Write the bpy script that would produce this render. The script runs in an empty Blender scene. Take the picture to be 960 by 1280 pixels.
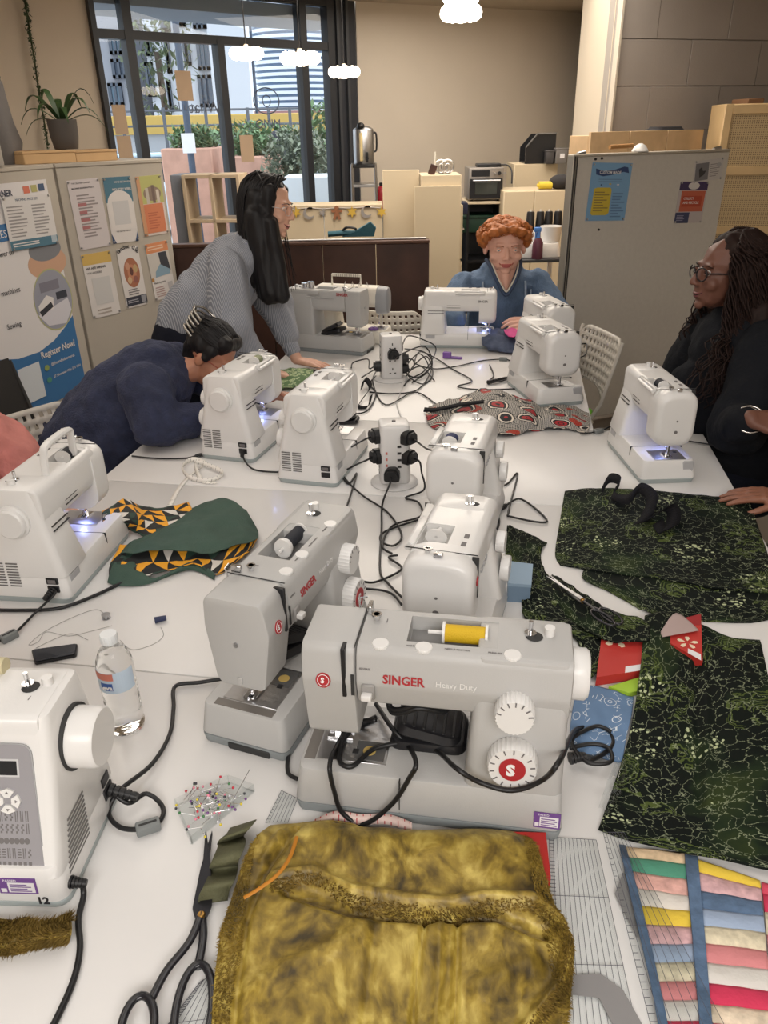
import bpy, bmesh, math, random
import numpy as np
from mathutils import Vector, Matrix, noise as mnoise

MT, MR, V3, Dg = Matrix.Translation, Matrix.Rotation, Vector, math.radians
scene = bpy.context.scene
COL = scene.collection
random.seed(7)
PI = math.pi
TZ = 0.74                                   # height of the table tops
# ------------------------------------------------------------------ camera
FPX = 961.0
CAM = V3((0.0, 0.0, 1.75))
_dn = V3((36.0, 1920.0, 961.0)).normalized()          # world down, seen in the camera (x right, y down, z forward)
_up = -_dn
_fw = V3((0, 0, 1)) - V3((0, 0, 1)).dot(_up)*_up
_fw.normalize()
_rt = _fw.cross(_up)
if _rt.x < 0:
    _rt = -_rt
RC = Matrix((_rt, _fw, _up))                              # world = RC @ cam
cam_data = bpy.data.cameras.new('camera')
cam_data.sensor_fit = 'VERTICAL'
cam_data.sensor_height = 36.0
cam_data.lens = FPX/1280.0*36.0
cam_data.clip_start = 0.05
cam_data.clip_end = 600
cam = bpy.data.objects.new('camera', cam_data)
COL.objects.link(cam)
_x = RC @ V3((1, 0, 0)); _y = RC @ V3((0, -1, 0)); _z = RC @ V3((0, 0, -1))
cam.matrix_world = Matrix(((_x.x, _y.x, _z.x, CAM.x), (_x.y, _y.y, _z.y, CAM.y), (_x.z, _y.z, _z.z, CAM.z), (0, 0, 0, 1)))
scene.camera = cam
# ------------------------------------------------------------------ view, world, added fill lights out of frame
vs = scene.view_settings
scene.display_settings.display_device = 'sRGB'
vs.view_transform = 'Standard'
vs.look = 'None'
vs.gamma = 1.0
vs.use_curve_mapping = False
vs.exposure = -0.2
world = bpy.data.worlds.new('sky')
scene.world = world
world.use_nodes = True
_nt = world.node_tree
_bg = _nt.nodes['Background']
_tc = _nt.nodes.new('ShaderNodeTexCoord')
_sp = _nt.nodes.new('ShaderNodeSeparateXYZ')
_rp = _nt.nodes.new('ShaderNodeValToRGB')
_nt.links.new(_tc.outputs['Generated'], _sp.inputs[0])
_nt.links.new(_sp.outputs['Z'], _rp.inputs[0])
_rp.color_ramp.elements[0].color = (0.60, 0.66, 0.72, 1)
_rp.color_ramp.elements[1].color = (1.6, 1.7, 1.8, 1)
_nt.links.new(_rp.outputs[0], _bg.inputs[0])
_bg.inputs[1].default_value = 2.1
def area_light(name, loc, size, power, color, rot=(0, 0, 0), size_y=None):
    d = bpy.data.lights.new(name, 'AREA')
    d.energy = power; d.color = color; d.size = size
    if size_y:
        d.shape = 'RECTANGLE'; d.size_y = size_y
    o = bpy.data.objects.new(name, d); COL.objects.link(o)
    o.location = loc; o.rotation_euler = rot
    return o
WARM = (1.0, 0.83, 0.66)
NEAR, FAR = (1.0, 0.965, 0.925), (1.0, 0.91, 0.80)
area_light('ceiling_fill_light', (0.1, 1.5, 2.70), 1.6, 20, NEAR, (0, 0, 0), 2.4)  # this and the next four: added fill lights under the ceiling, without fixtures
area_light('ceiling_fill_light', (0.2, -2.0, 2.70), 3.2, 205, NEAR, (0, 0, 0), 2.0)  # added behind the camera to brighten surfaces facing it
area_light('ceiling_fill_light', (0.4, 5.4, 2.70), 2.4, 85, FAR, (0, 0, 0), 1.8)
area_light('ceiling_fill_light', (1.0, 7.3, 2.70), 2.0, 28, FAR, (0, 0, 0), 1.0)
area_light('ceiling_fill_light', (-1.7, 2.8, 2.70), 1.0, 20, FAR, (0, 0, 0), 2.2)
# ------------------------------------------------------------------ measuring: a pixel of the photograph to a point of the room
def ray(px, py):
    return RC @ V3(((px - 480.0)/FPX, (py - 640.0)/FPX, 1.0))
def atz(px, py, z=TZ):
    r = ray(px, py); return CAM+r*((z - CAM.z)/r.z)
def aty(px, py, y):
    r = ray(px, py); return CAM+r*(y/r.y)
def onplane(px, py, p0, n):
    r = ray(px, py); return CAM+r*((p0 - CAM).dot(n)/r.dot(n))
# ------------------------------------------------------------------ materials
def principled(name):
    m = bpy.data.materials.new(name); m.use_nodes = True
    return m, m.node_tree, m.node_tree.nodes['Principled BSDF']
def setin(b, key, val):
    if key in b.inputs: b.inputs[key].default_value = val
_mats = {}
def mat(name, color, rough=0.5, metal=0.0, vary=None, bump=None, sheen=0, coat=0, emit=0, spec=None, trans=0, alpha=1, ior=1.45):
    """procedural material; vary=(scale, amount) mottles the colour, bump=(scale, strength) gives fine relief"""
    if name in _mats: return _mats[name]
    m, nt, b = principled(name)
    c = (*color, 1)
    b.inputs['Base Color'].default_value = c
    b.inputs['Roughness'].default_value = rough
    b.inputs['Metallic'].default_value = metal
    b.inputs['IOR'].default_value = ior
    if sheen:
        setin(b, 'Sheen Weight', sheen); setin(b, 'Sheen Roughness', 0.4); setin(b, 'Sheen Tint', (*[min(1, x*2 + .1) for x in color], 1))
    if spec is not None: setin(b, 'Specular IOR Level', spec)
    if coat: setin(b, 'Coat Weight', coat); setin(b, 'Coat Roughness', 0.1)
    if emit:
        setin(b, 'Emission Color', c); setin(b, 'Emission Strength', emit)
    if trans: setin(b, 'Transmission Weight', trans)
    if alpha < 1: b.inputs['Alpha'].default_value = alpha
    if vary or bump:
        tc = nt.nodes.new('ShaderNodeTexCoord')
    if vary:
        n = nt.nodes.new('ShaderNodeTexNoise'); n.inputs['Scale'].default_value = vary[0]; n.inputs['Detail'].default_value = 5
        r = nt.nodes.new('ShaderNodeValToRGB'); a = vary[1]
        r.color_ramp.elements[0].position = 0.3; r.color_ramp.elements[1].position = 0.7
        r.color_ramp.elements[0].color = (*[x*(1 - a) for x in color], 1)
        r.color_ramp.elements[1].color = (*[min(1, x*(1+a)) for x in color], 1)
        nt.links.new(tc.outputs['Object'], n.inputs['Vector']); nt.links.new(n.outputs[0], r.inputs[0])
        nt.links.new(r.outputs[0], b.inputs['Base Color'])
    if bump:
        n = nt.nodes.new('ShaderNodeTexNoise'); n.inputs['Scale'].default_value = bump[0]; n.inputs['Detail'].default_value = 4
        bp = nt.nodes.new('ShaderNodeBump'); bp.inputs['Strength'].default_value = bump[1]; bp.inputs['Distance'].default_value = 0.01
        nt.links.new(tc.outputs['Object'], n.inputs['Vector']); nt.links.new(n.outputs[0], bp.inputs['Height'])
        nt.links.new(bp.outputs[0], b.inputs['Normal'])
    _mats[name] = m
    return m
def hexc(r, g, b):
    f = lambda v: ((v/255 + .055)/1.055) ** 2.4 if v > 10 else v/255/12.92
    return (f(r), f(g), f(b))
class NG:
    """small helper for node graphs"""
    def __init__(s, m): s.nt = m.node_tree; s.b = s.nt.nodes['Principled BSDF']
    def n(s, t, **kw):
        x = s.nt.nodes.new(t)
        for k, v in kw.items(): setattr(x, k, v)
        return x
    def l(s, a, b): s.nt.links.new(a, b)
    def coord(s, kind='UV', scale=(1, 1, 1)):
        t = s.n('ShaderNodeTexCoord'); mp = s.n('ShaderNodeMapping'); mp.inputs['Scale'].default_value = scale
        s.l(t.outputs[kind], mp.inputs[0]); return mp.outputs[0]
    def math(s, op, a, b=None):
        x = s.n('ShaderNodeMath', operation=op)
        for i, v in enumerate((a, b)):
            if v is None: continue
            if hasattr(v, 'is_linked'): s.l(v, x.inputs[i])
            else: x.inputs[i].default_value = v
        return x.outputs[0]
    def mix(s, f, a, b):
        x = s.n('ShaderNodeMix', data_type='RGBA')
        for i, v in ((0, f), (6, a), (7, b)):
            if hasattr(v, 'is_linked'): s.l(v, x.inputs[i])
            elif isinstance(v, (int, float)): x.inputs[i].default_value = v
            else: x.inputs[i].default_value = (*v, 1)
        return x.outputs[2]
    def ramp(s, f, stops, const=False):
        r = s.n('ShaderNodeValToRGB'); cr = r.color_ramp
        if const: cr.interpolation = 'CONSTANT'
        while len(cr.elements) < len(stops): cr.elements.new(0.5)
        for e, (p, c) in zip(cr.elements, stops): e.position = p; e.color = (*c, 1)
        s.l(f, r.inputs[0]); return r.outputs[0]
    def noise(s, vec, scale, detail=4):
        x = s.n('ShaderNodeTexNoise'); x.inputs['Scale'].default_value = scale; x.inputs['Detail'].default_value = detail
        s.l(vec, x.inputs['Vector']); return x.outputs
    def vor(s, vec, scale, feature='F1', rnd=1.0):
        x = s.n('ShaderNodeTexVoronoi', feature=feature); x.inputs['Scale'].default_value = scale; x.inputs['Randomness'].default_value = rnd
        s.l(vec, x.inputs['Vector']); return x.outputs
    def color(s, c): s.l(c, s.b.inputs['Base Color'])
    def bump(s, h, strength=.3, dist=.004):
        bp = s.n('ShaderNodeBump'); bp.inputs['Strength'].default_value = strength; bp.inputs['Distance'].default_value = dist
        s.l(h, bp.inputs['Height']); s.l(bp.outputs[0], s.b.inputs['Normal'])
# ------------------------------------------------------------------ objects
def link(name, me, m=None, parent=None, smooth=None):
    o = bpy.data.objects.new(name, me); COL.objects.link(o)
    if m is not None:
        for x in (m if isinstance(m, (list, tuple)) else [m]): me.materials.append(x)
    if parent is not None: o.parent = parent
    if smooth is not None and len(me.polygons):
        me.polygons.foreach_set('use_smooth', [True]*len(me.polygons))
        if smooth < 179: me.set_sharp_from_angle(angle=Dg(smooth))
    return o
def obj(name, bm, m=None, parent=None, smooth=40):
    me = bpy.data.meshes.new(name)
    bmesh.ops.recalc_face_normals(bm, faces=bm.faces)
    bm.to_mesh(me); bm.free()
    return link(name, me, m, parent, smooth)
def tag(o, label, cat, group=None, kind=None):
    if label: o['label'] = label
    if cat: o['category'] = cat
    if group: o['group'] = group
    if kind: o['kind'] = kind
    return o
def thing(name, label, cat, loc=(0, 0, 0), rz=0.0, group=None):
    o = bpy.data.objects.new(name, None); COL.objects.link(o)
    o.empty_display_size = 0.05; o.location = loc; o.rotation_euler = (0, 0, rz)
    return tag(o, label, cat, group)
def struct(name, bm, m, parent=None, smooth=40):
    o = obj(name, bm, m, parent, smooth)
    if parent is None: o['kind'] = 'structure'
    return o
def dup(root, label, group=None, name=None):
    r = root.copy(); COL.objects.link(r)
    r['label'] = label
    if group: r['group'] = group
    for ch in list(root.children):
        c = ch.copy(); COL.objects.link(c); c.parent = r
        for g in list(ch.children):
            d = g.copy(); COL.objects.link(d); d.parent = c
    return r
# ------------------------------------------------------------------ shapes
def B(): return bmesh.new()
def box(bm, x0, x1, y0, y1, z0, z1, bev=0.0, seg=2, M=None):
    v = [bm.verts.new((x, y, z)) for x in (x0, x1) for y in (y0, y1) for z in (z0, z1)]
    fs = [bm.faces.new([v[i] for i in q]) for q in ((0, 1, 3, 2), (4, 6, 7, 5), (0, 4, 5, 1), (2, 3, 7, 6), (0, 2, 6, 4), (1, 5, 7, 3))]
    out = list(v)
    if bev > 0:
        es = list({e for f in fs for e in f.edges})
        r = bmesh.ops.bevel(bm, geom=es, offset=bev, segments=seg, profile=0.5, affect='EDGES')
        out = list({w for w in r['verts']} | {w for w in v if w.is_valid})
    if M is not None:
        bmesh.ops.transform(bm, matrix=M, verts=[w for w in out if w.is_valid])
    return bm
def loft(bm, rings, close=True, caps=True):
    R = [[bm.verts.new(p) for p in r] for r in rings]
    n = len(R[0])
    for a, b in zip(R, R[1:]):
        for i in range(n if close else n - 1):
            j = (i+1) % n
            bm.faces.new((a[i], a[j], b[j], b[i]))
    if caps and close:
        bm.faces.new(list(reversed(R[0]))); bm.faces.new(R[-1])
    return bm
def rr(a0, a1, b0, b1, r, n=4):
    """rounded rectangle, list of (a, b)"""
    r = min(r, (a1 - a0)/2 - 1e-5, (b1 - b0)/2 - 1e-5); out = []
    for cx, cy, s in ((a1 - r, b0+r, -90), (a1 - r, b1 - r, 0), (a0+r, b1 - r, 90), (a0+r, b0+r, 180)):
        for k in range(n+1):
            t = Dg(s+90*k/n); out.append((cx+r*math.cos(t), cy+r*math.sin(t)))
    return out
def block(bm, axis, levels, end=0.006, n=4):
    """rounded-rectangle loft along an axis; levels = (t, a0, a1, b0, b1, r)"""
    L = []
    f, l = levels[0], levels[-1]
    def inset(v, e, dt): return (v[0]+dt, v[1]+e, v[2] - e, v[3]+e, v[4] - e, max(v[5] - e * .5, .001))
    if end > 0:
        L += [inset(f, end, 0), inset(f, end * .3, end * .3), (f[0]+end, *f[1:])]+list(levels[1:-1]) + [(l[0] - end, *l[1:]), inset(l, end * .3, -end * .3), inset(l, end, 0)]
    else: L = list(levels)
    rings = []
    for t, a0, a1, b0, b1, r in L:
        q = rr(a0, a1, b0, b1, r, n)
        rings.append([{'x': (t, a, b), 'y': (a, t, b), 'z': (a, b, t)}[axis] for a, b in q])
    return loft(bm, rings)
def frame_of(d):
    d = V3(d).normalized()
    a = V3((0, 0, 1)) if abs(d.z) < 0.9 else V3((1, 0, 0))
    u = d.cross(a).normalized(); return u, d.cross(u).normalized()
def cyl(bm, p0, p1, r0, r1=None, n=16, caps=True):
    p0, p1 = V3(p0), V3(p1); r1 = r0 if r1 is None else r1
    u, w = frame_of(p1 - p0)
    c = [(math.cos(2*PI*k/n), math.sin(2*PI*k/n)) for k in range(n)]
    return loft(bm, [[p+(u*a+w*b)*r for a, b in c] for p, r in ((p0, r0), (p1, r1))], caps=caps)
def lathe(bm, prof, axis='z', at=(0, 0, 0), n=24):
    """prof = (radius, height)"""
    at = V3(at); rings = []
    for r, h in prof:
        ring = []
        for k in range(n):
            a = r*math.cos(2*PI*k/n); b = r*math.sin(2*PI*k/n)
            ring.append(at+V3({'z': (a, b, h), 'x': (h, a, b), 'y': (a, h, b)}[axis]))
        rings.append(ring)
    return loft(bm, rings)
def catmull(pts, sub=6, closed=False):
    P = [V3(p) for p in pts]
    if len(P) < 3: return P
    out = []; n = len(P)
    for i in range(n if closed else n - 1):
        if closed: p0, p1, p2, p3 = P[i - 1], P[i], P[(i+1) % n], P[(i+2) % n]
        else: p0, p1, p2, p3 = P[max(i - 1, 0)], P[i], P[i+1], P[min(i+2, n - 1)]
        for k in range(sub):
            t = k/sub
            out.append(0.5*((2*p1)+(p2 - p0)*t+(2*p0 - 5*p1+4*p2 - p3)*t*t+(3*p1 - p0 - 3*p2+p3)*t ** 3))
    if not closed: out.append(P[-1])
    return out
def tube(bm, pts, r, n=8, closed=False, taper=None, flat=1.0):
    P = [V3(p) for p in pts]; m = len(P)
    T = []
    for i in range(m):
        a = P[(i - 1) % m] if (closed or i > 0) else P[0]; b = P[(i+1) % m] if (closed or i < m - 1) else P[-1]
        d = (b - a); T.append(d.normalized() if d.length > 1e-9 else V3((0, 0, 1)))
    u, w = frame_of(T[0]); rings = []
    for i in range(m):
        u = (u - T[i]*u.dot(T[i]))
        u = u.normalized() if u.length > 1e-6 else frame_of(T[i])[0]
        w = T[i].cross(u)
        rad = r if taper is None else r*taper(i/(m - 1))
        rings.append([P[i]+(u*math.cos(2*PI*k/n)+w*math.sin(2*PI*k/n)*flat)*rad for k in range(n)])
    if closed:
        R = [[bm.verts.new(p) for p in q] for q in rings]
        for i in range(m):
            a, b = R[i], R[(i+1) % m]
            for k in range(n): bm.faces.new((a[k], a[(k+1) % n], b[(k+1) % n], b[k]))
        return bm
    return loft(bm, rings)
def ball(bm, c, r, sub=2, M=None):
    rx = r if isinstance(r, (tuple, list)) else (r, r, r)
    T = MT(c) @ (M or Matrix()) @ Matrix.Diagonal((*rx, 1))
    bmesh.ops.create_icosphere(bm, subdivisions=sub, radius=1, matrix=T)
    return bm
def prism(bm, poly, z0, z1, M=None):
    a = [bm.verts.new((x, y, z0)) for x, y in poly]; b = [bm.verts.new((x, y, z1)) for x, y in poly]; n = len(poly)
    bm.faces.new(list(reversed(a))); bm.faces.new(b)
    for i in range(n): bm.faces.new((a[i], a[(i+1) % n], b[(i+1) % n], b[i]))
    if M is not None: bmesh.ops.transform(bm, matrix=M, verts=a+b)
    return bm
def cut(o, cutter):
    """take the cutter bmesh out of mesh object o, for good"""
    me = bpy.data.meshes.new('cutter'); bmesh.ops.recalc_face_normals(cutter, faces=cutter.faces); cutter.to_mesh(me); cutter.free()
    c = bpy.data.objects.new('cutter', me); COL.objects.link(c); c.matrix_world = o.matrix_world.copy() if o.parent is None else Matrix(); c.parent = o.parent
    md = o.modifiers.new('cut', 'BOOLEAN'); md.operation = 'DIFFERENCE'; md.object = c; md.solver = 'EXACT'
    bake(o); bpy.data.objects.remove(c)
def bake(o):
    bpy.context.view_layer.update()
    dg = bpy.context.evaluated_depsgraph_get()
    me = bpy.data.meshes.new_from_object(o.evaluated_get(dg), preserve_all_data_layers=True, depsgraph=dg)
    o.modifiers.clear(); old = o.data; o.data = me; bpy.data.meshes.remove(old)
_fontcache = {}
def text(s, size, m, parent, M, name='lettering', align='LEFT', depth=0.0002, bold=0.0):
    key = (s, size, align, depth, bold)
    if key not in _fontcache:
        cu = bpy.data.curves.new('t', 'FONT'); cu.body = s; cu.size = size; cu.align_x = align; cu.extrude = depth; cu.offset = bold; cu.resolution_u = 2
        o = bpy.data.objects.new('t', cu); COL.objects.link(o)
        bpy.context.view_layer.update()
        dg = bpy.context.evaluated_depsgraph_get()
        me = bpy.data.meshes.new_from_object(o.evaluated_get(dg))
        bpy.data.objects.remove(o); _fontcache[key] = me
    me = _fontcache[key].copy(); me.materials.clear()
    o = link(name, me, m, parent); o.matrix_local = M
    return o
def place(loc, X, Y):
    X = V3(X).normalized(); Y = V3(Y); Y = (Y - X*Y.dot(X)).normalized(); Z = X.cross(Y); l = V3(loc)
    return Matrix(((X.x, Y.x, Z.x, l.x), (X.y, Y.y, Z.y, l.y), (X.z, Y.z, Z.z, l.z), (0, 0, 0, 1)))
def rotz(a): return MR(a, 4, 'Z')
def cable_pts(spec, z=TZ, lift=0.004):
    """spec of (px, py[, h]) on the table"""
    return [atz(s[0], s[1], z+(s[2] if len(s) > 2 else lift)) for s in spec]
# common materials
WHITE_PL = mat('white_plastic', (0.75, 0.74, 0.725), 0.33, bump=(220, .03), coat=.15)
CREAM_PL = mat('cream_plastic', (0.70, 0.66, 0.58), 0.4)
GREY_PL = mat('grey_plastic', (0.46, 0.455, 0.445), 0.42, bump=(500, .06))
SOLE_PL = mat('sole_plastic', (0.22, 0.24, 0.245), 0.45)
SOLE_W = mat('pale_sole_plastic', (0.33, 0.37, 0.37), 0.45)
BLACK_PL = mat('black_plastic', (0.012, 0.012, 0.014), 0.35)
CABLE = mat('cable_rubber', (0.010, 0.010, 0.011), 0.42)
CHROME = mat('chrome', (0.75, 0.75, 0.76), 0.18, 1.0)
STEEL = mat('brushed_steel', (0.50, 0.50, 0.51), 0.32, 1.0, bump=(90, .1))
DARKLINE = mat('dark_line', (0.03, 0.03, 0.03), 0.7)
RED_INK = mat('red_ink', hexc(168, 42, 48), 0.5)
GREY_INK = mat('grey_ink', (0.16, 0.15, 0.15), 0.6)
PALE_INK = mat('pale_ink', (0.75, 0.74, 0.72), 0.6)
WHITE_INK = mat('white_ink', (0.82, 0.82, 0.82), 0.6)
BLACK_INK = mat('black_ink', (0.015, 0.015, 0.018), 0.6)
PURPLE = mat('purple_sticker', hexc(110, 75, 140), 0.5)
WHITE_STK = mat('white_sticker', (0.75, 0.74, 0.76), 0.5)
BLUE_LED = mat('blue_led', (0.30, 0.40, 1.0), 0.4, emit=14)
# ================================================================== setting
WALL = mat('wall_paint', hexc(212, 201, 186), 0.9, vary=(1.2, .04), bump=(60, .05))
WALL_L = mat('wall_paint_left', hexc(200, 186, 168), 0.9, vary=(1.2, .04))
CEIL = mat('ceiling_paint', hexc(190, 178, 160), 0.95)
COLM = mat('column_paint', hexc(205, 192, 172), 0.85)
CONC = mat('grey_blockwork', hexc(160, 152, 145), 0.9, vary=(3, .05), bump=(120, .12))
MORTAR = mat('block_mortar', hexc(156, 149, 141), 0.95)
FLOORM = mat('floor_vinyl', hexc(120, 112, 104), 0.5, vary=(2, .1))
FRAME = mat('window_frame_metal', (0.022, 0.025, 0.032), 0.45)
def quadwall(bm, a, b, z0, z1, th):
    """wall from a to b (plan points), thickness th to the left of a->b"""
    a, b = V3(a), V3(b); d = (b - a).normalized(); n = V3((-d.y, d.x))*th
    prism(bm, [(a.x, a.y), (b.x, b.y), (b.x+n.x, b.y+n.y), (a.x+n.x, a.y+n.y)], z0, z1)
    return bm
ZC = 2.76
WP0 = V3((-0.42, 8.0, 0)); WD = V3((-0.76, -0.64, 0)).normalized(); WN = V3((0.64, -0.76, 0)).normalized()
def wp(u, z, off=0.0): return WP0+WD*u+V3((0, 0, z))+WN*off
room = [(-3.2, -4.2), (3.4, -4.2), (3.4, 9.87), (-0.17, 8.2), (wp(-0.02, 0)).to_2d(), (wp(2.16, 0)).to_2d(), (-3.2, 5.70)]
bm = B(); prism(bm, [tuple(p) for p in room], -0.08, 0.0); struct('floor', bm, FLOORM)
bm = B(); prism(bm, [tuple(p) for p in room], ZC, ZC+0.1); struct('ceiling', bm, CEIL)
bm = B(); quadwall(bm, (3.4, 9.87), (-0.17, 8.2), 0, ZC, -0.12); struct('wall_back', bm, WALL)
bm = B(); quadwall(bm, (3.4, -4.2), (3.4, 9.87), 0, ZC, -0.12); struct('wall_right', bm, WALL)
bm = B(); quadwall(bm, (-3.2, -4.2), (3.4, -4.2), 0, ZC, -0.12); struct('wall_front', bm, WALL)
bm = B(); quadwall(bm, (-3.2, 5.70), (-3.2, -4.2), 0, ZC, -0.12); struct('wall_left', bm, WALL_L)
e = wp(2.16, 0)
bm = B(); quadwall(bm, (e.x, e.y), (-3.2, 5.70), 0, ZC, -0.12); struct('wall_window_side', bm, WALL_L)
# cream column on the right and the grey block wall beside it
bm = B()
c0, c1 = aty(716, 160, 6.6), aty(757, 165, 5.75)
prism(bm, [(c1.x - .02, c1.y - .02), (c1.x + .3, c1.y + .1), (c1.x+1.1, 8.7), (c0.x*1.36, 8.9), (c0.x, 6.6), (c0.x - .01, 6.2)], 0, ZC)
struct('column', bm, COLM)
G0 = V3((aty(758, 165, 5.7).x, 5.7, 0)); GD = V3((math.cos(Dg(17)), math.sin(Dg(17)), 0)); GN = V3((GD.y, -GD.x, 0))
bm = B(); a = G0 - GN*0.006; b = a+GD*2.4; quadwall(bm, (a.x, a.y), (b.x, b.y), 0, ZC, 0.10)
gw = struct('wall_partition', bm, MORTAR)
bw_, bh_ = 0.545, 0.262
bm = B(); box(bm, 0, bw_, -0.012, 0, 0, bh_, 0.002, 1)
me = bpy.data.meshes.new('block'); bmesh.ops.recalc_face_normals(bm, faces=bm.faces); bm.to_mesh(me); bm.free(); me.materials.append(CONC)
bm = B(); box(bm, 0, bw_/2 - .002, -0.012, 0, 0, bh_, 0.002, 1); mh = bpy.data.meshes.new('block'); bmesh.ops.recalc_face_normals(bm, faces=bm.faces); bm.to_mesh(mh); bm.free(); mh.materials.append(CONC)
for r in range(7):
    for c in range(-1, 4):
        x0 = c*(bw_ + .004)+(bw_/2 if r % 2 else 0)+0.02
        if x0 < -.3 or x0 > 1.9: continue
        o = bpy.data.objects.new('block', me if x0 > 0 else mh); x0 = max(x0, .02); COL.objects.link(o); o.parent = gw
        p = G0+GD*x0+V3((0, 0, 0.90+r*(bh_ + .004)))
        o.matrix_world = place(p+GN*random.uniform(-.002, .002), GD, V3((0, 0, 1)).cross(GD))
bm = B(); p = G0+GN * .03
box(bm, -0.008, 0.012, -0.02, 0.03, 0, ZC, .003, 1, M=MT((p.x, p.y, 0)) @ rotz(Dg(17)))
struct('trim_1', bm, mat('trim_paint', hexc(196, 186, 170), 0.6))
# window: dark metal frame, one pane per opening
def wbox(bm, u0, u1, z0, z1, off0=-.05, off1=.05, bev=.004):
    c = [wp(u, 0, f) for u, f in ((u0, off0), (u1, off0), (u1, off1), (u0, off1))]
    prism(bm, [(p.x, p.y) for p in c], z0, z1); return bm
TR = 2.40
bm = B(); wbox(bm, 1.12 + .005, 2.16, 0.0, .06); win = struct('window_1', bm, FRAME)
def wpart(name, *a):
    bm = B(); wbox(bm, *a); return obj(name, bm, FRAME, win)
for u, hw, zt in ((2.15, .02, ZC), (1.89, .035, ZC), (1.12, .032, TR), (0.295, .034, ZC), (0.0, .035, ZC)):
    wpart('mullion', u - hw, u+hw, 0.0, zt)
wpart('transom', 0.0, 2.15, TR - .03, TR + .03, -.045, .045)
wpart('head_rail', 0.0, 2.15, ZC - .06, ZC, -.045, .045)
wpart('bottom_rail', 0.0, 1.12, 0.0, .06)
GLASS = bpy.data.materials.new('window_glass'); GLASS.use_nodes = True
nt = GLASS.node_tree; nt.nodes.clear()
no = nt.nodes.new('ShaderNodeOutputMaterial'); ms = nt.nodes.new('ShaderNodeMixShader'); tr_ = nt.nodes.new('ShaderNodeBsdfTransparent'); gl = nt.nodes.new('ShaderNodeBsdfGlossy'); fr = nt.nodes.new('ShaderNodeFresnel')
gl.inputs['Roughness'].default_value = 0.02; fr.inputs[0].default_value = 1.45; tr_.inputs[0].default_value = (.93, .96, .97, 1)
nt.links.new(fr.outputs[0], ms.inputs[0]); nt.links.new(tr_.outputs[0], ms.inputs[1]); nt.links.new(gl.outputs[0], ms.inputs[2]); nt.links.new(ms.outputs[0], no.inputs[0])
def pane(u0, u1, z0, z1):
    bm = B(); q = [bm.verts.new(wp(u, z, 0)) for u, z in ((u0, z0), (u1, z0), (u1, z1), (u0, z1))]; bm.faces.new(q)
    me = bpy.data.meshes.new('pane'); bm.to_mesh(me); bm.free(); return link('pane', me, GLASS, win)
for u0, u1 in ((1.925, 2.13), (1.152, 1.855), (.329, 1.088), (.035, .261)): pane(u0, u1, .06, TR - .03)
for u0, u1 in ((1.925, 2.13), (.329, 1.855), (.035, .261)): pane(u0, u1, TR + .03, ZC - .06)
# dark jamb between the window and the back wall
bm = B(); wbox(bm, -.30, -.035, 0, ZC, -.12, .02); struct('trim_2', bm, mat('dark_jamb', (0.030, 0.033, 0.042), 0.5))
bm = B(); wbox(bm, -.20, -.17, 0, ZC, .02, .05); wbox(bm, -.10, -.07, 0, ZC, .02, .045); struct('trim_3', bm, mat('jamb_rib', (0.05, 0.055, 0.065), 0.4))
# portal: lets the renderer find the sky through the glass
pd = bpy.data.lights.new('window_portal', 'AREA'); pd.shape = 'RECTANGLE'; pd.size = 2.2; pd.size_y = 2.7; pd.cycles.is_portal = True
po = bpy.data.objects.new('window_portal', pd); COL.objects.link(po); q = wp(1.07, 1.38, -.12)
po.location = q; po.rotation_euler = (Dg(90), 0, Dg(-139.9))
# writing on the glass, seen from behind, and paper sheets taped to it
winM = lambda u, z: place(wp(u, z, .012), WD, V3((0, 0, 1)))      # x runs leftwards as seen from inside: mirrored
sg = thing('window_lettering', 'mirrored dark cafe lettering with round crest printed on the window glass', 'lettering', wp(.7, 1.8))
WINK = mat('window_ink', (0.10, 0.12, 0.17), 0.6)
def wtext(s, size, u, z):
    t = text(s, size, WINK, None, Matrix(), name='lettering', align='CENTER'); t.parent = sg
    t.matrix_world = winM(u, z)
sg.location = wp(.7, 1.8)
bpy.context.view_layer.update()
wtext('MIMO', .10, .70, 1.76); wtext('What', .125, 1.30, 1.88); wtext("you love", .085, 1.52, 1.90)
bm = B(); tube(bm, [wp(.70 + .13*math.cos(t), 1.97 + .10*math.sin(t), .01) - wp(.7, 1.8) for t in np.linspace(0, 2*PI, 25)[:-1]], .005, 6, closed=True)
tube(bm, [wp(.70 + .04*math.cos(t), 1.97 + .045*math.sin(t), .01) - wp(.7, 1.8) for t in np.linspace(0, 2*PI, 15)[:-1]], .004, 6, closed=True)
obj('crest', bm, WINK, sg)
PAPER = mat('kraft_paper', hexc(190, 165, 140), 0.85)
for i, (a, b_, lab) in enumerate((((139, 131), (161, 168), 'beige paper sheet stuck on left window pane, upper of two'), ((145, 170), (167, 199), 'beige paper sheet stuck on left window pane, lower of two'), ((218, 88), (242, 126), 'beige paper sheet with round print stuck on middle pane near lamp post'), ((299, 169), (318, 202), 'beige paper sheet stuck on the pane right of centre mullion'))):
    p = onplane(*a, wp(0, 0, .02), WN); q = onplane(*b_, wp(0, 0, .02), WN)
    w_ = (q - p).to_2d().length; X = -WD
    bm = B(); box(bm, 0, w_, q.z - p.z, 0, 0, .002)
    o = obj('paper_sheet', bm, PAPER); o.matrix_world = place(p, X, V3((0, 0, 1)))
    tag(o, lab, 'paper', 'paper sheets on the window')
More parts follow.
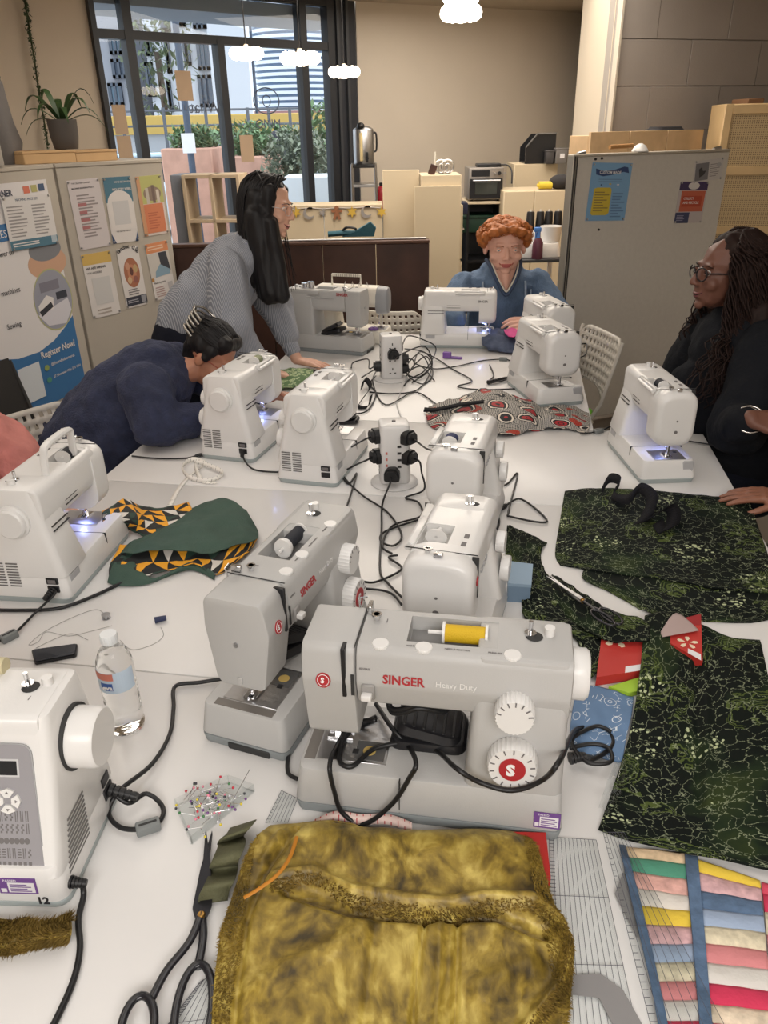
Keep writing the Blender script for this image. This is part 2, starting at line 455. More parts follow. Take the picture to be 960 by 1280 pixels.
# ------------------------------------------------------------------ the street
PAVE = mat('pavement', hexc(190, 192, 194), 0.9, vary=(.5, .06))
bm = B(); prism(bm, [(-150, 7.2), (-3.4, 5.6), (wp(2.2, 0, -.1)).to_2d(), (wp(-.2, 0, -.1)).to_2d(), (3, 9.9), (150, 30), (150, 260), (-150, 260)], -.2, -.06)
struct('ground', bm, PAVE)
def ext(px0, py0, px1, py1, Y):
    a, b = aty(px0, py0, Y), aty(px1, py1, Y); return min(a.x, b.x), max(a.x, b.x), min(a.z, b.z), max(a.z, b.z)
FAC1 = mat('facade_grey', hexc(150, 152, 160), 0.9, vary=(.4, .06)); FAC2 = mat('facade_pale', hexc(188, 192, 200), 0.9)
PANE = mat('far_glass', hexc(96, 122, 142), 0.15, coat=.5); PANED = mat('far_dark_glass', hexc(62, 74, 92), 0.2)
def far_building(label, rect, Y, depth, m, wins):
    x0, x1, z0, z1 = rect
    t = thing('apartment_building', label, 'building', ((x0+x1)/2, Y, 0))
    bm = B(); box(bm, x0, x1, Y, Y+depth, -.1, z1); o = obj('wall', bm, m, t); o.matrix_parent_inverse = MT(t.location).inverted()
    for (a, b, c, d, k) in wins:
        u0, u1, v0, v1 = ext(a, b, c, d, Y)
        bm = B()
        for s in ((u0, u1, v0, v0 + .12), (u0, u1, v1 - .12, v1), (u0, u0 + .12, v0, v1), (u1 - .12, u1, v0, v1), ((u0+u1)/2 - .05, (u0+u1)/2 + .05, v0, v1)):
            box(bm, s[0], s[1], Y - .15, Y, s[2], s[3])
        f = obj('window', bm, mat('far_frame', hexc(80, 88, 100), .6), t); f.matrix_parent_inverse = MT(t.location).inverted()
        bm = B(); box(bm, u0, u1, Y - .08, Y - .02, v0, v1); p = obj('pane', bm, (PANE, PANED)[k], f)
    return t
far_building('grey apartment block behind the left pane with dark windows', ext(60, -60, 178, 160, 36), 36, 10, FAC1,
             [(135, 42, 154, 68, 0), (135, 104, 156, 132, 0), (139, 74, 160, 98, 1), (98, 44, 118, 66, 1), (100, 78, 120, 100, 1), (156, -10, 172, 14, 1)])
far_building('pale apartment block with tall dark windows behind the middle pane', ext(166, -60, 270, 150, 33), 33, 10, FAC2,
             [(181, 78, 196, 121, 1), (181, 46, 192, 70, 0), (205, 48, 216, 92, 1), (208, 100, 218, 140, 1), (240, 14, 259, 36, 1), (228, 50, 240, 82, 1), (245, 50, 264, 88, 0), (247, 94, 268, 134, 1), (200, 18, 214, 40, 0), (222, 16, 233, 34, 0)])
# round tower of balconies
tc_ = aty(366, 100, 105)
t = thing('tower_block', 'round glass residential tower with white balcony bands on every floor', 'building', (tc_.x, 105+6, 0))
z_lo, z_hi = aty(366, 140, 105).z, aty(366, -40, 105).z
bm = B(); cyl(bm, (0, 0, z_lo - 1), (0, 0, z_hi), 5.0, n=28); obj('glazing', bm, mat('tower_glass', hexc(110, 140, 172), .25), t)
nfl = 22; fl = (z_hi - z_lo)/nfl
for k in range(nfl):
    bm = B(); cyl(bm, (0, 0, z_lo+k*fl), (0, 0, z_lo+k*fl + .34), 5.55, n=28); obj('balcony', bm, mat('balcony_white', hexc(214, 224, 234), .7), t)
x0, x1, z0, z1 = ext(318, 139, 412, 153, 100)
bm = B(); box(bm, x0, x1, 100, 104, 0, z1); tag(obj('brick_building', bm, mat('far_brick', hexc(150, 112, 110), .9)), 'low reddish brick building at the foot of the round tower', 'building')
# yellow flood barrier and its railing
x0, x1, z0, z1 = ext(90, 151, 430, 166, 26)
t = thing('road_bridge', 'yellow edged concrete bridge with railing crossing behind the street', 'bridge', (0, 26, 0))
bm = B(); box(bm, x0, x1, 26, 26.6, z0 + .05, z1 + .1, .02, 1); o = obj('yellow_edge', bm, mat('yellow_band', hexc(205, 172, 96), .8), t); o.matrix_parent_inverse = MT((0, -26, 0))
bm = B(); box(bm, x0, x1, 26.1, 26.7, -.1, z0 + .05, 0); o = obj('deck', bm, mat('bridge_concrete', hexc(176, 180, 186), .9), t); o.matrix_parent_inverse = MT((0, -26, 0))
for k in range(12):
    px = 130+k*26; q = aty(px, 170, 25.5)
    bm = B(); cyl(bm, (q.x, 25.5, -.06), (q.x, 25.5, q.z + .75), .05, n=6); o = obj('post', bm, mat('rail_grey', hexc(90, 94, 102), .6), t); o.matrix_parent_inverse = MT((0, -26, 0))
bm = B()
for h in (.75, .35): cyl(bm, (x0, 25.5, q.z+h), (x1, 25.5, q.z+h), .035, n=6)
o = obj('rail', bm, mat('rail_grey', (0, 0, 0)), t); o.matrix_parent_inverse = MT((0, -26, 0))
# brick planters, hedges
def foliage(bm, c, r, n, size, seed=1):
    rnd = random.Random(seed)
    for _ in range(n):
        d = V3((rnd.gauss(0, 1), rnd.gauss(0, 1), rnd.gauss(0, 1))).normalized()*(rnd.random() ** .4)
        p = V3(c)+V3((d.x*r[0], d.y*r[1], d.z*r[2])); u = V3((rnd.gauss(0, 1), rnd.gauss(0, 1), rnd.gauss(0, 1))).normalized(); w, _v = frame_of(u)
        s = size*rnd.uniform(.6, 1.3)
        q = [p - u*s, p+w*s * .4, p+u*s, p - w*s * .4]
        bm.faces.new([bm.verts.new(x) for x in q])
    return bm
LEAF1 = mat('hedge_leaf', hexc(104, 132, 96), .8, vary=(3, .25)); LEAF2 = mat('dry_hedge_leaf', hexc(128, 136, 118), .8, vary=(3, .2)); LEAF3 = mat('street_tree_leaf', hexc(88, 100, 76), .8, vary=(3, .3))
for i, (a, Y, lab) in enumerate(((( 200, 186, 268, 222), 13, 'low reddish brick planter wall behind the cube shelf'), ((282, 196, 345, 232), 12.4, 'low reddish brick planter wall behind the standing woman'))):
    x0, x1, z0, z1 = ext(*a, Y); t = thing('brick_planter', lab, 'planter', ((x0+x1)/2, Y, 0))
    bm = B(); box(bm, x0 - t.location.x, x1 - t.location.x, 0, 1.2, -.06, z1, .02, 1); obj('wall', bm, mat('planter_brick', hexc(190, 148, 130), .9, vary=(6, .12)), t)
    bm = B(); foliage(bm, (0, .6, z1 + .12), ((x1 - x0)/2, .5, .22), 900, .07, i); o = obj('foliage', bm, LEAF1, t); o['kind'] = 'stuff'
for i, (px, py, Y, r, lab, m) in enumerate(((372, 206, 11.5, (.5, .45, .5), 'rounded grey green bush behind the white planter', LEAF2), (408, 195, 12.6, (.42, .5, .8), 'tall light green shrub at the right edge of window', LEAF1), (316, 178, 17, (1.2, .6, .4), 'low green hedge in front of the bridge', LEAF1), (196, 62, 27, (1.2, 1, 2.2), 'thin autumn tree in front of the pale apartment block', LEAF3))):
    q = aty(px, py, Y); t = thing(('bush', 'shrub', 'hedge', 'tree')[i], lab, 'plant', (q.x, Y, -.06))
    bm = B(); foliage(bm, (0, 0, q.z + .06), r, (2200, 2000, 1600, 420)[i], (.06, .06, .09, .16)[i], 20+i); o = obj('foliage', bm, m, t); o['kind'] = 'stuff'
    bm = B(); tube(bm, [(0, 0, 0), (.03, 0, q.z * .5), (0, 0, q.z)], .05 if i < 3 else .1, 6); obj('stem', bm, mat('bark', hexc(90, 80, 72), .9), t)
x0, x1, z0, z1 = ext(352, 222, 440, 245, 9.9)
bm = B(); box(bm, x0, x1 + .4, 9.9, 10.7, -.06, z1, .02, 2); tag(obj('white_planter', bm, mat('planter_white', hexc(206, 212, 218), .8)), 'long white concrete planter below the bushes outside', 'planter')
bm = B()
q = aty(355, 225, 9.6); tube(bm, catmull([(q.x - .13, 9.6, -.06), (q.x - .13, 9.6, .75), (q.x, 9.6, .95), (q.x + .13, 9.6, .75), (q.x + .13, 9.6, -.06)], 6), .022, 8)
tag(obj('cycle_stand', bm, STEEL), 'steel hoop cycle stand on the pavement outside', 'cycle stand')
# lamp post
q = aty(237, 180, 12)
t = thing('lamp_post', 'slim dark lamp post outside the middle window pane with white notice', 'lamp post', (q.x, 12, -.06))
bm = B(); cyl(bm, (0, 0, 0), (0, 0, 5.5), .05, .04, 10); obj('pole', bm, mat('post_grey', hexc(70, 82, 100), .5), t)
bm = B(); box(bm, -.09, .09, -.07, -.05, 1.53, 1.78); obj('notice', bm, WHITE_STK, t)
bm = B(); box(bm, -.1, .1, -.5, .05, 5.45, 5.55, .02); obj('lantern', bm, mat('post_grey', (0, 0, 0)), t)
# pylon-like mast
q = aty(318, 100, 45); bm = B(); cyl(bm, (q.x, 45, 0), (q.x, 45, 12), .09, .05, 8)
tag(obj('mast', bm, mat('post_grey', (0, 0, 0))), 'thin tall mast standing against the sky left of the tower', 'mast')
q = aty(296, 120, 60); t = thing('pylon', 'pale lattice pylon against the sky beside the round tower', 'pylon', (q.x, 60, 0))
bm = B()
for sx in (-1, 1): tube(bm, [(sx*1.1, 0, 0), (sx * .45, 0, 8), (sx * .15, 0, 13)], .07, 5)
for k in range(9): 
    w0 = 1.1 - k * .1; s = 1 if k % 2 else -1
    tube(bm, [(-s*w0, 0, 1+k*1.25), (s*(w0 - .1), 0, 2.2+k*1.25)], .04, 4)
obj('lattice', bm, mat('pylon_paint', hexc(150, 176, 200), .7), t)
# parked pale car
q = aty(172, 195, 14)
t = thing('parked_car', 'pale blue parked car outside the left window panes', 'car', (q.x - .5, 16.2, -.06), Dg(6))
CARP = mat('car_paint', hexc(176, 200, 214), .25, coat=.8)
def carsec(x, w, z0, z1): return [(x, a, b) for a, b in rr(-w, w, z0, z1, .18, 4)]
bm = B(); loft(bm, [carsec(-1.9, .6, .35, .7), carsec(-1.75, .78, .25, .85), carsec(-.9, .85, .22, .95), carsec(.9, .85, .22, .98), carsec(1.7, .8, .25, .9), carsec(1.95, .6, .35, .7)]); obj('body', bm, CARP, t, 60)
bm = B(); loft(bm, [carsec(-1.0, .74, .8, 1.0), carsec(-.35, .66, .8, 1.42), carsec(.8, .64, .8, 1.44), carsec(1.5, .7, .8, 1.05)]); obj('cabin', bm, mat('car_glass', (.03, .04, .05), .1), t, 60)
bm = B(); loft(bm, [carsec(-.42, .60, 1.36, 1.45), carsec(.85, .58, 1.36, 1.47)]); obj('roof', bm, CARP, t, 60)
for sx in (-1.2, 1.25):
    for sy in (-.82, .82):
        bm = B(); lathe(bm, [(.18, -.1), (.32, -.1), (.33, 0), (.32, .1), (.18, .1)], 'y', (sx, sy, .33), 20); obj('wheel', bm, BLACK_PL, t)
# passer-by
q = aty(347, 205, 15)
t = thing('person', 'passer-by in dark coat walking on the pavement outside the window', 'person', (q.x, 15, -.06))
bm = B()
loft(bm, [[(a, b, z) for a, b in rr(-w, w, -d_, d_, .12, 4)] for z, w, d_ in ((.05, .10, .1), (.5, .12, .11), (.85, .2, .14), (1.1, .2, .13), (1.4, .24, .13), (1.52, .1, .09), (1.58, .06, .06))])
o = obj('coat', bm, mat('dark_coat', (.03, .035, .05), .8), t, 60)
bm = B(); ball(bm, (0, 0, 1.68), (.09, .11, .12), 2); obj('head', bm, mat('dark_coat', (0, 0, 0)), t, 60)
for s in (-1, 1): bm = B(); tube(bm, [(s * .22, 0, 1.42), (s * .29, -.02, 1.15), (s * .26, -.12, .9)], .055, 8); obj('sleeve', bm, mat('dark_coat', (0, 0, 0)), t, 60)
# canopy above the glass outside
bm = B(); wbox(bm, -.4, 2.8, 2.60, 2.70, -.75, -.06); struct('trim_4', bm, mat('canopy_grey', hexc(120, 130, 142), .8))
# ================================================================== tables
TABLE = mat('table_laminate', hexc(222, 220, 218), 0.36, vary=(2.5, .025), coat=.1)
TEDGE = mat('table_edge', hexc(205, 200, 194), .5)
LEGM = mat('table_leg_paint', hexc(190, 188, 185), .4)
TA = Dg(-9.8)
TU = V3((math.cos(TA), math.sin(TA), 0)); TV = V3((-math.sin(TA), math.cos(TA), 0))
def tv(u, v, z=0.0): return TU*u+TV*v+V3((0, 0, z))
def table(label, u0, u1, v0, v1):
    c = tv((u0+u1)/2, (v0+v1)/2)
    t = thing('table', label, 'table', (c.x, c.y, 0), TA, 'white tables pushed together')
    w, d = (u1 - u0)/2 - .0015, (v1 - v0)/2 - .0015
    bm = B(); box(bm, -w, w, -d, d, TZ - .028, TZ, .003, 2); obj('tabletop', bm, TABLE, t)
    bm = B()
    for sy in (-1, 1): box(bm, -w + .08, w - .08, sy*(d - .06) - .012, sy*(d - .06) + .012, TZ - .07, TZ - .028)
    obj('apron', bm, LEGM, t)
    for sx in (-1, 1):
        for sy in (-1, 1):
            bm = B(); cyl(bm, (sx*(w - .08), sy*(d - .06), 0), (sx*(w - .08), sy*(d - .06), TZ - .028), .022, .025, 14); obj('leg', bm, LEGM, t)
table('white table nearest the front, under the gold velvet', -1.3, .70, -.12, .285)
table('white table under the two grey machines and the water bottle', -1.3, .70, .285, 1.19)
table('white table in the middle, under the near power tower', -1.3, .70, 1.19, 2.10)
table('white table under the lit machine on the right edge', -1.3, .70, 2.10, 2.76)
table('white table at the far end where the red-haired person sits', -1.12, .315, 2.76, 4.14)
# ================================================================== display cupboards on the left and their posters
BOARD = mat('cupboard_front', hexc(176, 168, 156), .55, vary=(8, .02))
BOARDT = mat('cupboard_side', hexc(176, 168, 156), .5)
SEAM = mat('dark_gap', (.02, .02, .02), .8)
b0, b1, b2 = V3((-1.80, 4.02, 0)), V3((-1.69, 4.41, 0)), V3((-1.262, 4.957, 0))
def cupboard(label, a, b, h, depth, name='cupboard'):
    d = (b - a).normalized(); nrm = V3((d.y, -d.x, 0)); L = (b - a).length
    t = thing(name, label, 'cupboard', a, math.atan2(d.y, d.x), 'display cupboards')
    bm = B(); box(bm, 0, L, .02, depth, 0, h, .004, 1); obj('carcass', bm, BOARDT, t)
    bm = B(); box(bm, .004, L - .004, 0, .02, .05, h - .012, .003, 1); obj('door', bm, BOARD, t)
    bm = B(); box(bm, 0, L, -.004, depth, h - .012, h + .008, .003, 1); obj('top_board', bm, BOARDT, t)
    return t, a, d, nrm
dA = (b1 - b0).normalized()
cupboard('left beige cupboard carrying the big blue and white banner', b0 - dA * .75, b1 - dA * .006, 1.6, .42)
dB = (b2 - b1).normalized()
cupboard('beige cupboard carrying six small posters', b1+dB * .006, b2, 1.6, .42)
nA = V3((dA.y, -dA.x, 0)); nB = V3((dB.y, -dB.x, 0))
inkc = {}
def ink(c):
    if c not in inkc: inkc[c] = mat('print_%d' % len(inkc), hexc(*[v * .86+18 for v in c]), .6)
    return inkc[c]
def poster(label, tl, tr, bl, plane, elems, base=(226, 220, 216), name='poster', th=.0015, group=None, pins=True):
    """sheet whose corners are read off the photo on a known wall plane; elems in 0..1 of its width and height"""
    p0, n = plane
    p0 = p0+n * .003
    a, b, c = onplane(*tl, p0, n), onplane(*tr, p0, n), onplane(*bl, p0, n)
    w, h = (b - a).length, (c - a).length
    X = (b - a).normalized(); Y = (a - c).normalized(); Y = (Y - X*Y.dot(X)).normalized()
    M = place(a, X, Y)
    if M.col[2].to_3d().dot(n) < 0: print('poster faces away', label)
    bm = B(); box(bm, 0, w, -h, 0, -th, 0)
    o = obj(name, bm, ink(base)); o.matrix_world = M; tag(o, label, 'poster', group)
    k = 0
    for e in elems:
        k += 1; z = .0003+k * .00012
        if e[0] == 'r':
            _, x0, y0, x1, y1, c = e; bm = B(); box(bm, x0*w, x1*w, -y1*h, -y0*h, z - .0002, z); obj('printed_panel', bm, ink(c), o)
        elif e[0] == 'd':
            _, x, y, rx, ry, c = e; bm = B(); prism(bm, [(x*w+rx*w*math.cos(q), -y*h+ry*h*math.sin(q)) for q in np.linspace(0, 2*PI, 33)[:-1]], z - .0002, z); obj('printed_disc', bm, ink(c), o)
        elif e[0] == 'p':
            bm = B(); prism(bm, [(x*w, -y*h) for x, y in e[1]], z - .0002, z); obj('printed_shape', bm, ink(e[2]), o)
        elif e[0] == 'l':
            _, x0, y0, x1, y1, nl, c = e; bm = B(); rnd = random.Random(nl)
            for i in range(nl):
                yy = -(y0+(y1 - y0)*(i + .5)/nl)*h; t_ = (y1 - y0)/nl*h * .22
                box(bm, x0*w, (x0+(x1 - x0)*rnd.uniform(.55, 1))*w, yy - t_, yy+t_, z - .0002, z)
            obj('printed_lines', bm, ink(c), o)
        elif e[0] == 't':
            _, x, y, s, st, c = e[:6]; text(st, s*h, ink(c), o, place((x*w, -y*h, z), (1, 0, 0), (0, 1, 0)), bold=(e[6] if len(e) > 6 else 0)*s*h)
    if pins:
        for x, y in ((.04, .03), (.96, .03), (.04, .97), (.96, .97)):
            bm = B(); cyl(bm, (x*w, -y*h, 0), (x*w, -y*h, .006), .006, .005, 8); obj('pin', bm, STEEL, o)
    return o
PB = (b1.copy(), nB)
W_, K_, NAVY_, TEAL_ = (228, 222, 218), (40, 40, 44), (52, 74, 110), (66, 112, 134)
poster('white text-only sheet, top left of the six small posters', (83, 226), (123, 222), (101, 313), PB, [('t', .12, .06, .030, 'THE CRAFTED CORNER', K_), ('t', .1, .13, .030, 'MACHINE BOOKING POLICY', K_, .02), ('l', .2, .2, .85, .84, 14, (150, 140, 140)), ('l', .2, .3, .6, .74, 4, (176, 110, 110))], (214, 205, 205), group='six small posters')
poster('blue and white poster with blank square, top middle of six small posters', (128, 222), (162, 220), (140, 305), PB,
       [('r', 0, 0, 1, .38, TEAL_), ('d', .5, .40, .46, .2, W_), ('r', .04, .42, .96, .8, W_), ('t', .38, .09, .040, 'SOME BEGINNERS', W_), ('t', .28, .2, .046, 'INDUSTRY WEEK', W_, .02), ('r', .2, .36, .8, .72, (206, 204, 204)), ('t', .2, .83, .026, 'THE CRAFTED CORNER', K_), ('p', [(0, .84), (.14, 1), (0, 1)], NAVY_), ('p', [(1, .84), (1, 1), (.86, 1)], NAVY_)], group='six small posters')
poster('orange poster with green crowd picture, top right of six small posters', (169, 221), (200, 218), (180, 296), PB,
       [('r', 0, 0, .14, 1, (205, 150, 110)), ('r', .14, 0, 1, .46, (186, 186, 110)), ('d', .56, .3, .36, .12, (140, 120, 104)), ('r', .3, .2, .42, .46, (200, 190, 176)), ('r', .55, .16, .66, .46, (110, 90, 84)), ('r', .72, .24, .84, .46, (214, 200, 186)), ('r', .14, .47, .92, .96, (214, 124, 84)), ('l', .26, .6, .84, .9, 7, (186, 96, 66))], (222, 206, 196), group='six small posters')
poster('white poster with yellow header and blank square, bottom left of six small posters', (101, 319), (137, 313), (115, 399), PB,
       [('r', 0, 0, 1, .17, (216, 178, 92)), ('t', .08, .24, .05, 'WE ARE HIRING', K_, .02), ('t', .08, .31, .045, 'VOLUNTEERS', K_), ('r', .2, .38, .82, .8, (208, 206, 204)), ('l', .2, .86, .7, .97, 2, (170, 160, 150))], group='six small posters')
cc = poster('white crochet club poster with round orange wreath, bottom middle of six posters', (145, 312), (172, 307), (154, 387), PB,
       [('d', .52, .42, .36, .25, (170, 104, 74)), ('d', .52, .42, .2, .14, (196, 130, 96)), ('d', .5, .4, .08, .07, (96, 56, 50)), ('d', .36, .3, .1, .06, (206, 150, 120)), ('d', .7, .36, .1, .07, (190, 160, 110)), ('d', .64, .54, .11, .06, (150, 90, 80)), ('d', .36, .54, .1, .06, (206, 170, 130)), ('l', .2, .68, .85, .8, 3, (120, 116, 116)), ('r', .04, .82, 1, .97, (44, 46, 58)), ('r', .74, .83, .95, .95, (150, 150, 156)), ('l', .1, .86, .6, .93, 2, (170, 170, 176))], group='six small posters')
for i, chh in enumerate('Crochet Club'):
    th_ = Dg(150 - 120*i/11); ww = .155; x_ = .5*ww + .42*ww*math.cos(th_); y_ = -.185 * .40 + .115 * .42*math.sin(th_)
    if chh != ' ': text(chh, .030, ink(K_), cc, place((x_ - .006, y_ + .022, .002), (math.sin(th_), -math.cos(th_), 0), (math.cos(th_), math.sin(th_), 0)), bold=.0008)
poster('poster with photo of someone at a sewing bench, bottom right of six posters', (181, 306), (208, 300), (191, 377), PB,
       [('r', 0, 0, 1, .17, (222, 140, 92)), ('l', .08, .04, .8, .13, 2, (236, 200, 170)), ('r', .0, .18, 1, .6, (206, 200, 192)), ('p', [(.5, .18), (.86, .18), (.95, .52), (.55, .5)], (50, 52, 60)), ('p', [(.25, .5), (.5, .38), (.9, .5), (.9, .58), (.2, .6)], (130, 160, 180)), ('r', .0, .6, .12, .66, (170, 120, 60)), ('t', .06, .71, .05, 'Made by hand', K_), ('l', .1, .76, .55, .96, 5, (180, 150, 146)), ('r', .7, .72, .92, .86, (190, 186, 186))], group='six small posters')
# big banner on the left cupboard
PA = (b1.copy(), nA)
BLUE_ = (46, 104, 160)
q_tl, q_tr, q_bl = (-60, 236), (57, 224), (-32, 545)
bn = poster('tall white and blue banner with oval photo and Register Now on left cupboard', q_tl, q_tr, q_bl, PA,
       [('p', [(0, .70), (.25, .735), (.5, .74), (.7, .715), (.88, .67), (1, .63), (1, 1), (0, 1)], BLUE_),
        ('d', .82, .36, .24, .07, (205, 160, 130)), ('d', .82, .30, .2, .05, (120, 122, 128)),
        ('d', .80, .53, .245, .145, (176, 176, 120)), ('d', .80, .53, .235, .138, (150, 152, 166)), ('p', [(.58, .58), (.98, .54), (1.0, .60), (.9, .655), (.68, .64)], (214, 212, 220)), ('p', [(.60, .54), (.72, .50), (.80, .52), (.78, .57), (.6, .58)], (232, 228, 226)), ('p', [(.6, .565), (.76, .535), (.78, .56), (.62, .59)], (40, 42, 50)), ('r', .84, .50, .98, .535, (44, 48, 60)), ('r', .66, .44, .9, .485, (120, 118, 132)),
        ('r', .71, .02, .78, .05, (214, 112, 84)), ('r', .80, .018, .87, .048, (176, 170, 104)), ('r', .89, .016, .96, .046, NAVY_),
        ('t', .33, .052, .036, 'CORNER', (40, 46, 70), .02),
        ('r', .0, .16, .5, .23, BLUE_), ('t', .22, .215, .045, 'ABLES', W_), ('t', .22, .29, .034, 'answer to', K_), ('t', .22, .45, .034, 'machines', K_), ('t', .20, .595, .034, 'Sewing', K_),
        ('t', .50, .775, .045, 'Register Now!', W_, .015), ('t', .60, .825, .021, '@thecraftedcorneruk', W_), ('t', .60, .885, .018, '27 Silvertown Way, E16 1DH', W_),
        ('d', .54, .825, .03, .014, (140, 160, 80)), ('d', .54, .885, .03, .014, (70, 140, 120)), ('r', .2, .78, .46, .95, (214, 220, 226))], (228, 224, 224), name='banner', pins=False)
poster('machines price list sheet pinned over the top of the banner', (1, 247), (62, 242), (19, 313), (b1+nA * .008, nA),
       [('t', .26, .09, .07, 'MACHINES PRICE LIST', (60, 90, 120)), ('l', .06, .16, .46, .78, 10, (150, 146, 146)), ('l', .56, .16, .92, .78, 10, (150, 146, 146)), ('r', 0, .82, 1, 1, TEAL_), ('l', .05, .86, .6, .95, 2, W_), ('r', .86, .82, .98, .96, (170, 186, 196))], (222, 218, 216), name='price_list')
# things on the left cupboards
KRAFT = mat('cardboard', hexc(194, 160, 118), .85, vary=(5, .06)); KRAFTD = mat('cardboard_edge', hexc(160, 118, 70), .9)
def carton(label, loc, rz, w, d, h):
    t = thing('cardboard_box', label, 'box', loc, rz, 'cardboard boxes on the cupboard')
    bm = B(); box(bm, -w/2, w/2, -d/2, d/2, 0, h, .003, 1); obj('body', bm, KRAFT, t)
    bm = B(); box(bm, -w/2 - .003, w/2 + .003, -d/2 - .003, d/2 + .003, h, h + .012, .002, 1); obj('lid', bm, KRAFT, t)
    bm = B(); box(bm, -w/2 - .004, w/2 + .004, -.012, .012, h + .012, h + .0135); obj('tape', bm, KRAFTD, t)
ang = math.atan2(dB.y, dB.x)
TOPZ = 1.608
q = onplane(50, 196, b1 - nB * .16, nB); carton('flat cardboard box on cupboard, left of the pair under plant', (q.x, q.y, TOPZ), ang, .30, .2, .05)
q = onplane(103, 196, b1 - nB * .16, nB); carton('flat cardboard box on cupboard, right of the pair under plant', (q.x + .015, q.y + .025, TOPZ), ang, .26, .2, .046)
# potted plant
q = onplane(83, 184, b1 - nB * .14, nB)
t = thing('potted_plant', 'strap-leaved green plant in dark grey pot on cardboard boxes', 'plant', (q.x, q.y, 1.672))
POT = mat('dark_pot', hexc(84, 78, 74), .6)
bm = B(); lathe(bm, [(.058, 0), (.062, .004), (.073, .06), (.076, .12), (.076, .145), (.068, .145), (.066, .125), (.0, .125)], 'z', n=28); obj('pot', bm, POT, t)
bm = B(); lathe(bm, [(.0, .118), (.066, .118), (.066, .130), (.0, .132)], 'z', n=20); obj('soil', bm, mat('soil', (.03, .022, .016), .95, bump=(80, .5)), t)
LEAF = mat('plant_leaf', hexc(58, 84, 48), .4, vary=(8, .2))
rnd = random.Random(3)
for k, (a, ln, up_) in enumerate(((0, .24, .10), (25, .2, .2), (70, .2, .18), (110, .2, .15), (160, .26, .17), (185, .24, .1), (215, .22, .04), (250, .2, .12), (300, .2, .1), (335, .23, .15), (20, .26, .06), (145, .16, .2))):
    a = Dg(a); bm = B(); L = []; n = 8
    for i in range(n+1):
        s = i/n; r = .01+ln*s*(1 - .15*s); z = .13+up_*math.sin(s*1.9)*1.0 - .10*s*s*s
        w = .017*math.sin(PI*min(1, .12+s * .88)) + .001
        c = V3((math.cos(a)*r, math.sin(a)*r, z)); sd = V3((-math.sin(a), math.cos(a), 0))*w
        L.append([c - sd, c - V3((0, 0, .004)), c+sd, c+V3((0, 0, .0015))])
    loft(bm, L); obj('leaf', bm, LEAF, t, 60)
# white cupboard-top cabinet and grey tote at the far left
q = onplane(4, 205, b1 - nB * .0, nB); q = aty(-10, 205, 3.95)
t = thing('white_cabinet', 'small white cabinet standing on the left cupboard at the photo edge', 'cabinet', (q.x, 3.95, TOPZ), Dg(70))
bm = B(); box(bm, -.3, .05, -.02, .28, 0, .26, .006, 2); obj('body', bm, mat('white_cabinet_paint', hexc(176, 170, 160), .5), t)
bm = B(); box(bm, -.29, .04, -.036, -.02, .01, .25, .004, 2); obj('door', bm, mat('white_cabinet_paint', (0, 0, 0)), t)
q = aty(14, 195, 4.45)
t = thing('tote_bag', 'slumped grey tote bag with dark rim beside the white cabinet', 'bag', (q.x - .08, 4.45, TOPZ))
bm = B(); L = []
for z, w, d_ in ((0, .11, .08), (.1, .125, .09), (.2, .12, .08), (.3, .11, .07), (.37, .10, .055), (.40, .09, .05)):
    L.append([(a + .01*math.sin(z*20), b, z) for a, b in rr(-w, w, -d_, d_, .05, 5)])
loft(bm, L); obj('bag', bm, mat('grey_canvas', hexc(112, 108, 106), .85, bump=(30, .3)), t, 70)
bm = B(); tube(bm, [(.095*math.cos(a), .055*math.sin(a), .395 + .012*math.sin(2*a)) for a in np.linspace(0, 2*PI, 25)[:-1]], .012, 8, closed=True); obj('rim', bm, BLACK_PL, t, 60)
# trailing artificial vine on the wall
bm = B(); vb = B(); P = []
wl0 = wp(2.16, 0, .03); wl1 = V3((-3.2, 5.70, 0)); wdir = (wl1 - wl0).normalized(); wn = V3((wdir.y, -wdir.x, 0)); wn = wn if wn.y < 0 else -wn
for px, py in ((30, -5), (34, 20), (38, 45), (43, 75), (48, 110), (54, 145), (60, 182)):
    P.append(onplane(px, py, wl0+wn * .03, wn))
P = catmull(P, 8)
tube(vb, P, .006, 6)
vine = obj('hanging_vine', vb, mat('vine_stem', hexc(60, 70, 46), .8)); tag(vine, 'thin green garland vine hanging down the left wall', 'garland')
for p in P: foliage(bm, p, (.022, .022, .03), 7, .018, int(p.z*1000))
o = obj('leaves', bm, mat('vine_leaf', hexc(66, 84, 56), .7), vine); o['kind'] = 'stuff'
# ================================================================== back of the room
CREAM = mat('cream_board', hexc(206, 190, 162), .6); CREAM2 = mat('cream_board_side', hexc(196, 180, 152), .6)
DWOOD = mat('dark_wood', hexc(66, 42, 34), .45, vary=(6, .3)); 
def fbox(px0, py0, px1, Y, h0=0.0):
    a = aty(px0, py0, Y); b = aty(px1, py0, Y); return a.x, b.x, a.z
# dark wood partition (booth back)
x0, x1, z = fbox(200, 306, 537, 5.0)
t = thing('booth_partition', 'low dark brown wooden partition behind the far tables', 'partition', ((x0+x1)/2, 5.0, 0))
w = (x1 - x0)/2; nb = 5
for i in range(nb):
    bm = B(); box(bm, -w+2*w*i/nb + .002, -w+2*w*(i+1)/nb - .002, 0, .05, 0, z - .02, .003, 1); obj('panel', bm, DWOOD, t)
bm = B(); box(bm, -w, w, -.008, .07, z - .02, z, .004, 2); obj('top_rail', bm, mat('dark_wood_top', hexc(86, 60, 48), .35), t)
bm = B(); tube(bm, [(-w + .6, .03, z + .006), (w - .02, .03, z + .006)], .006, 8); obj('metal_strip', bm, STEEL, t)
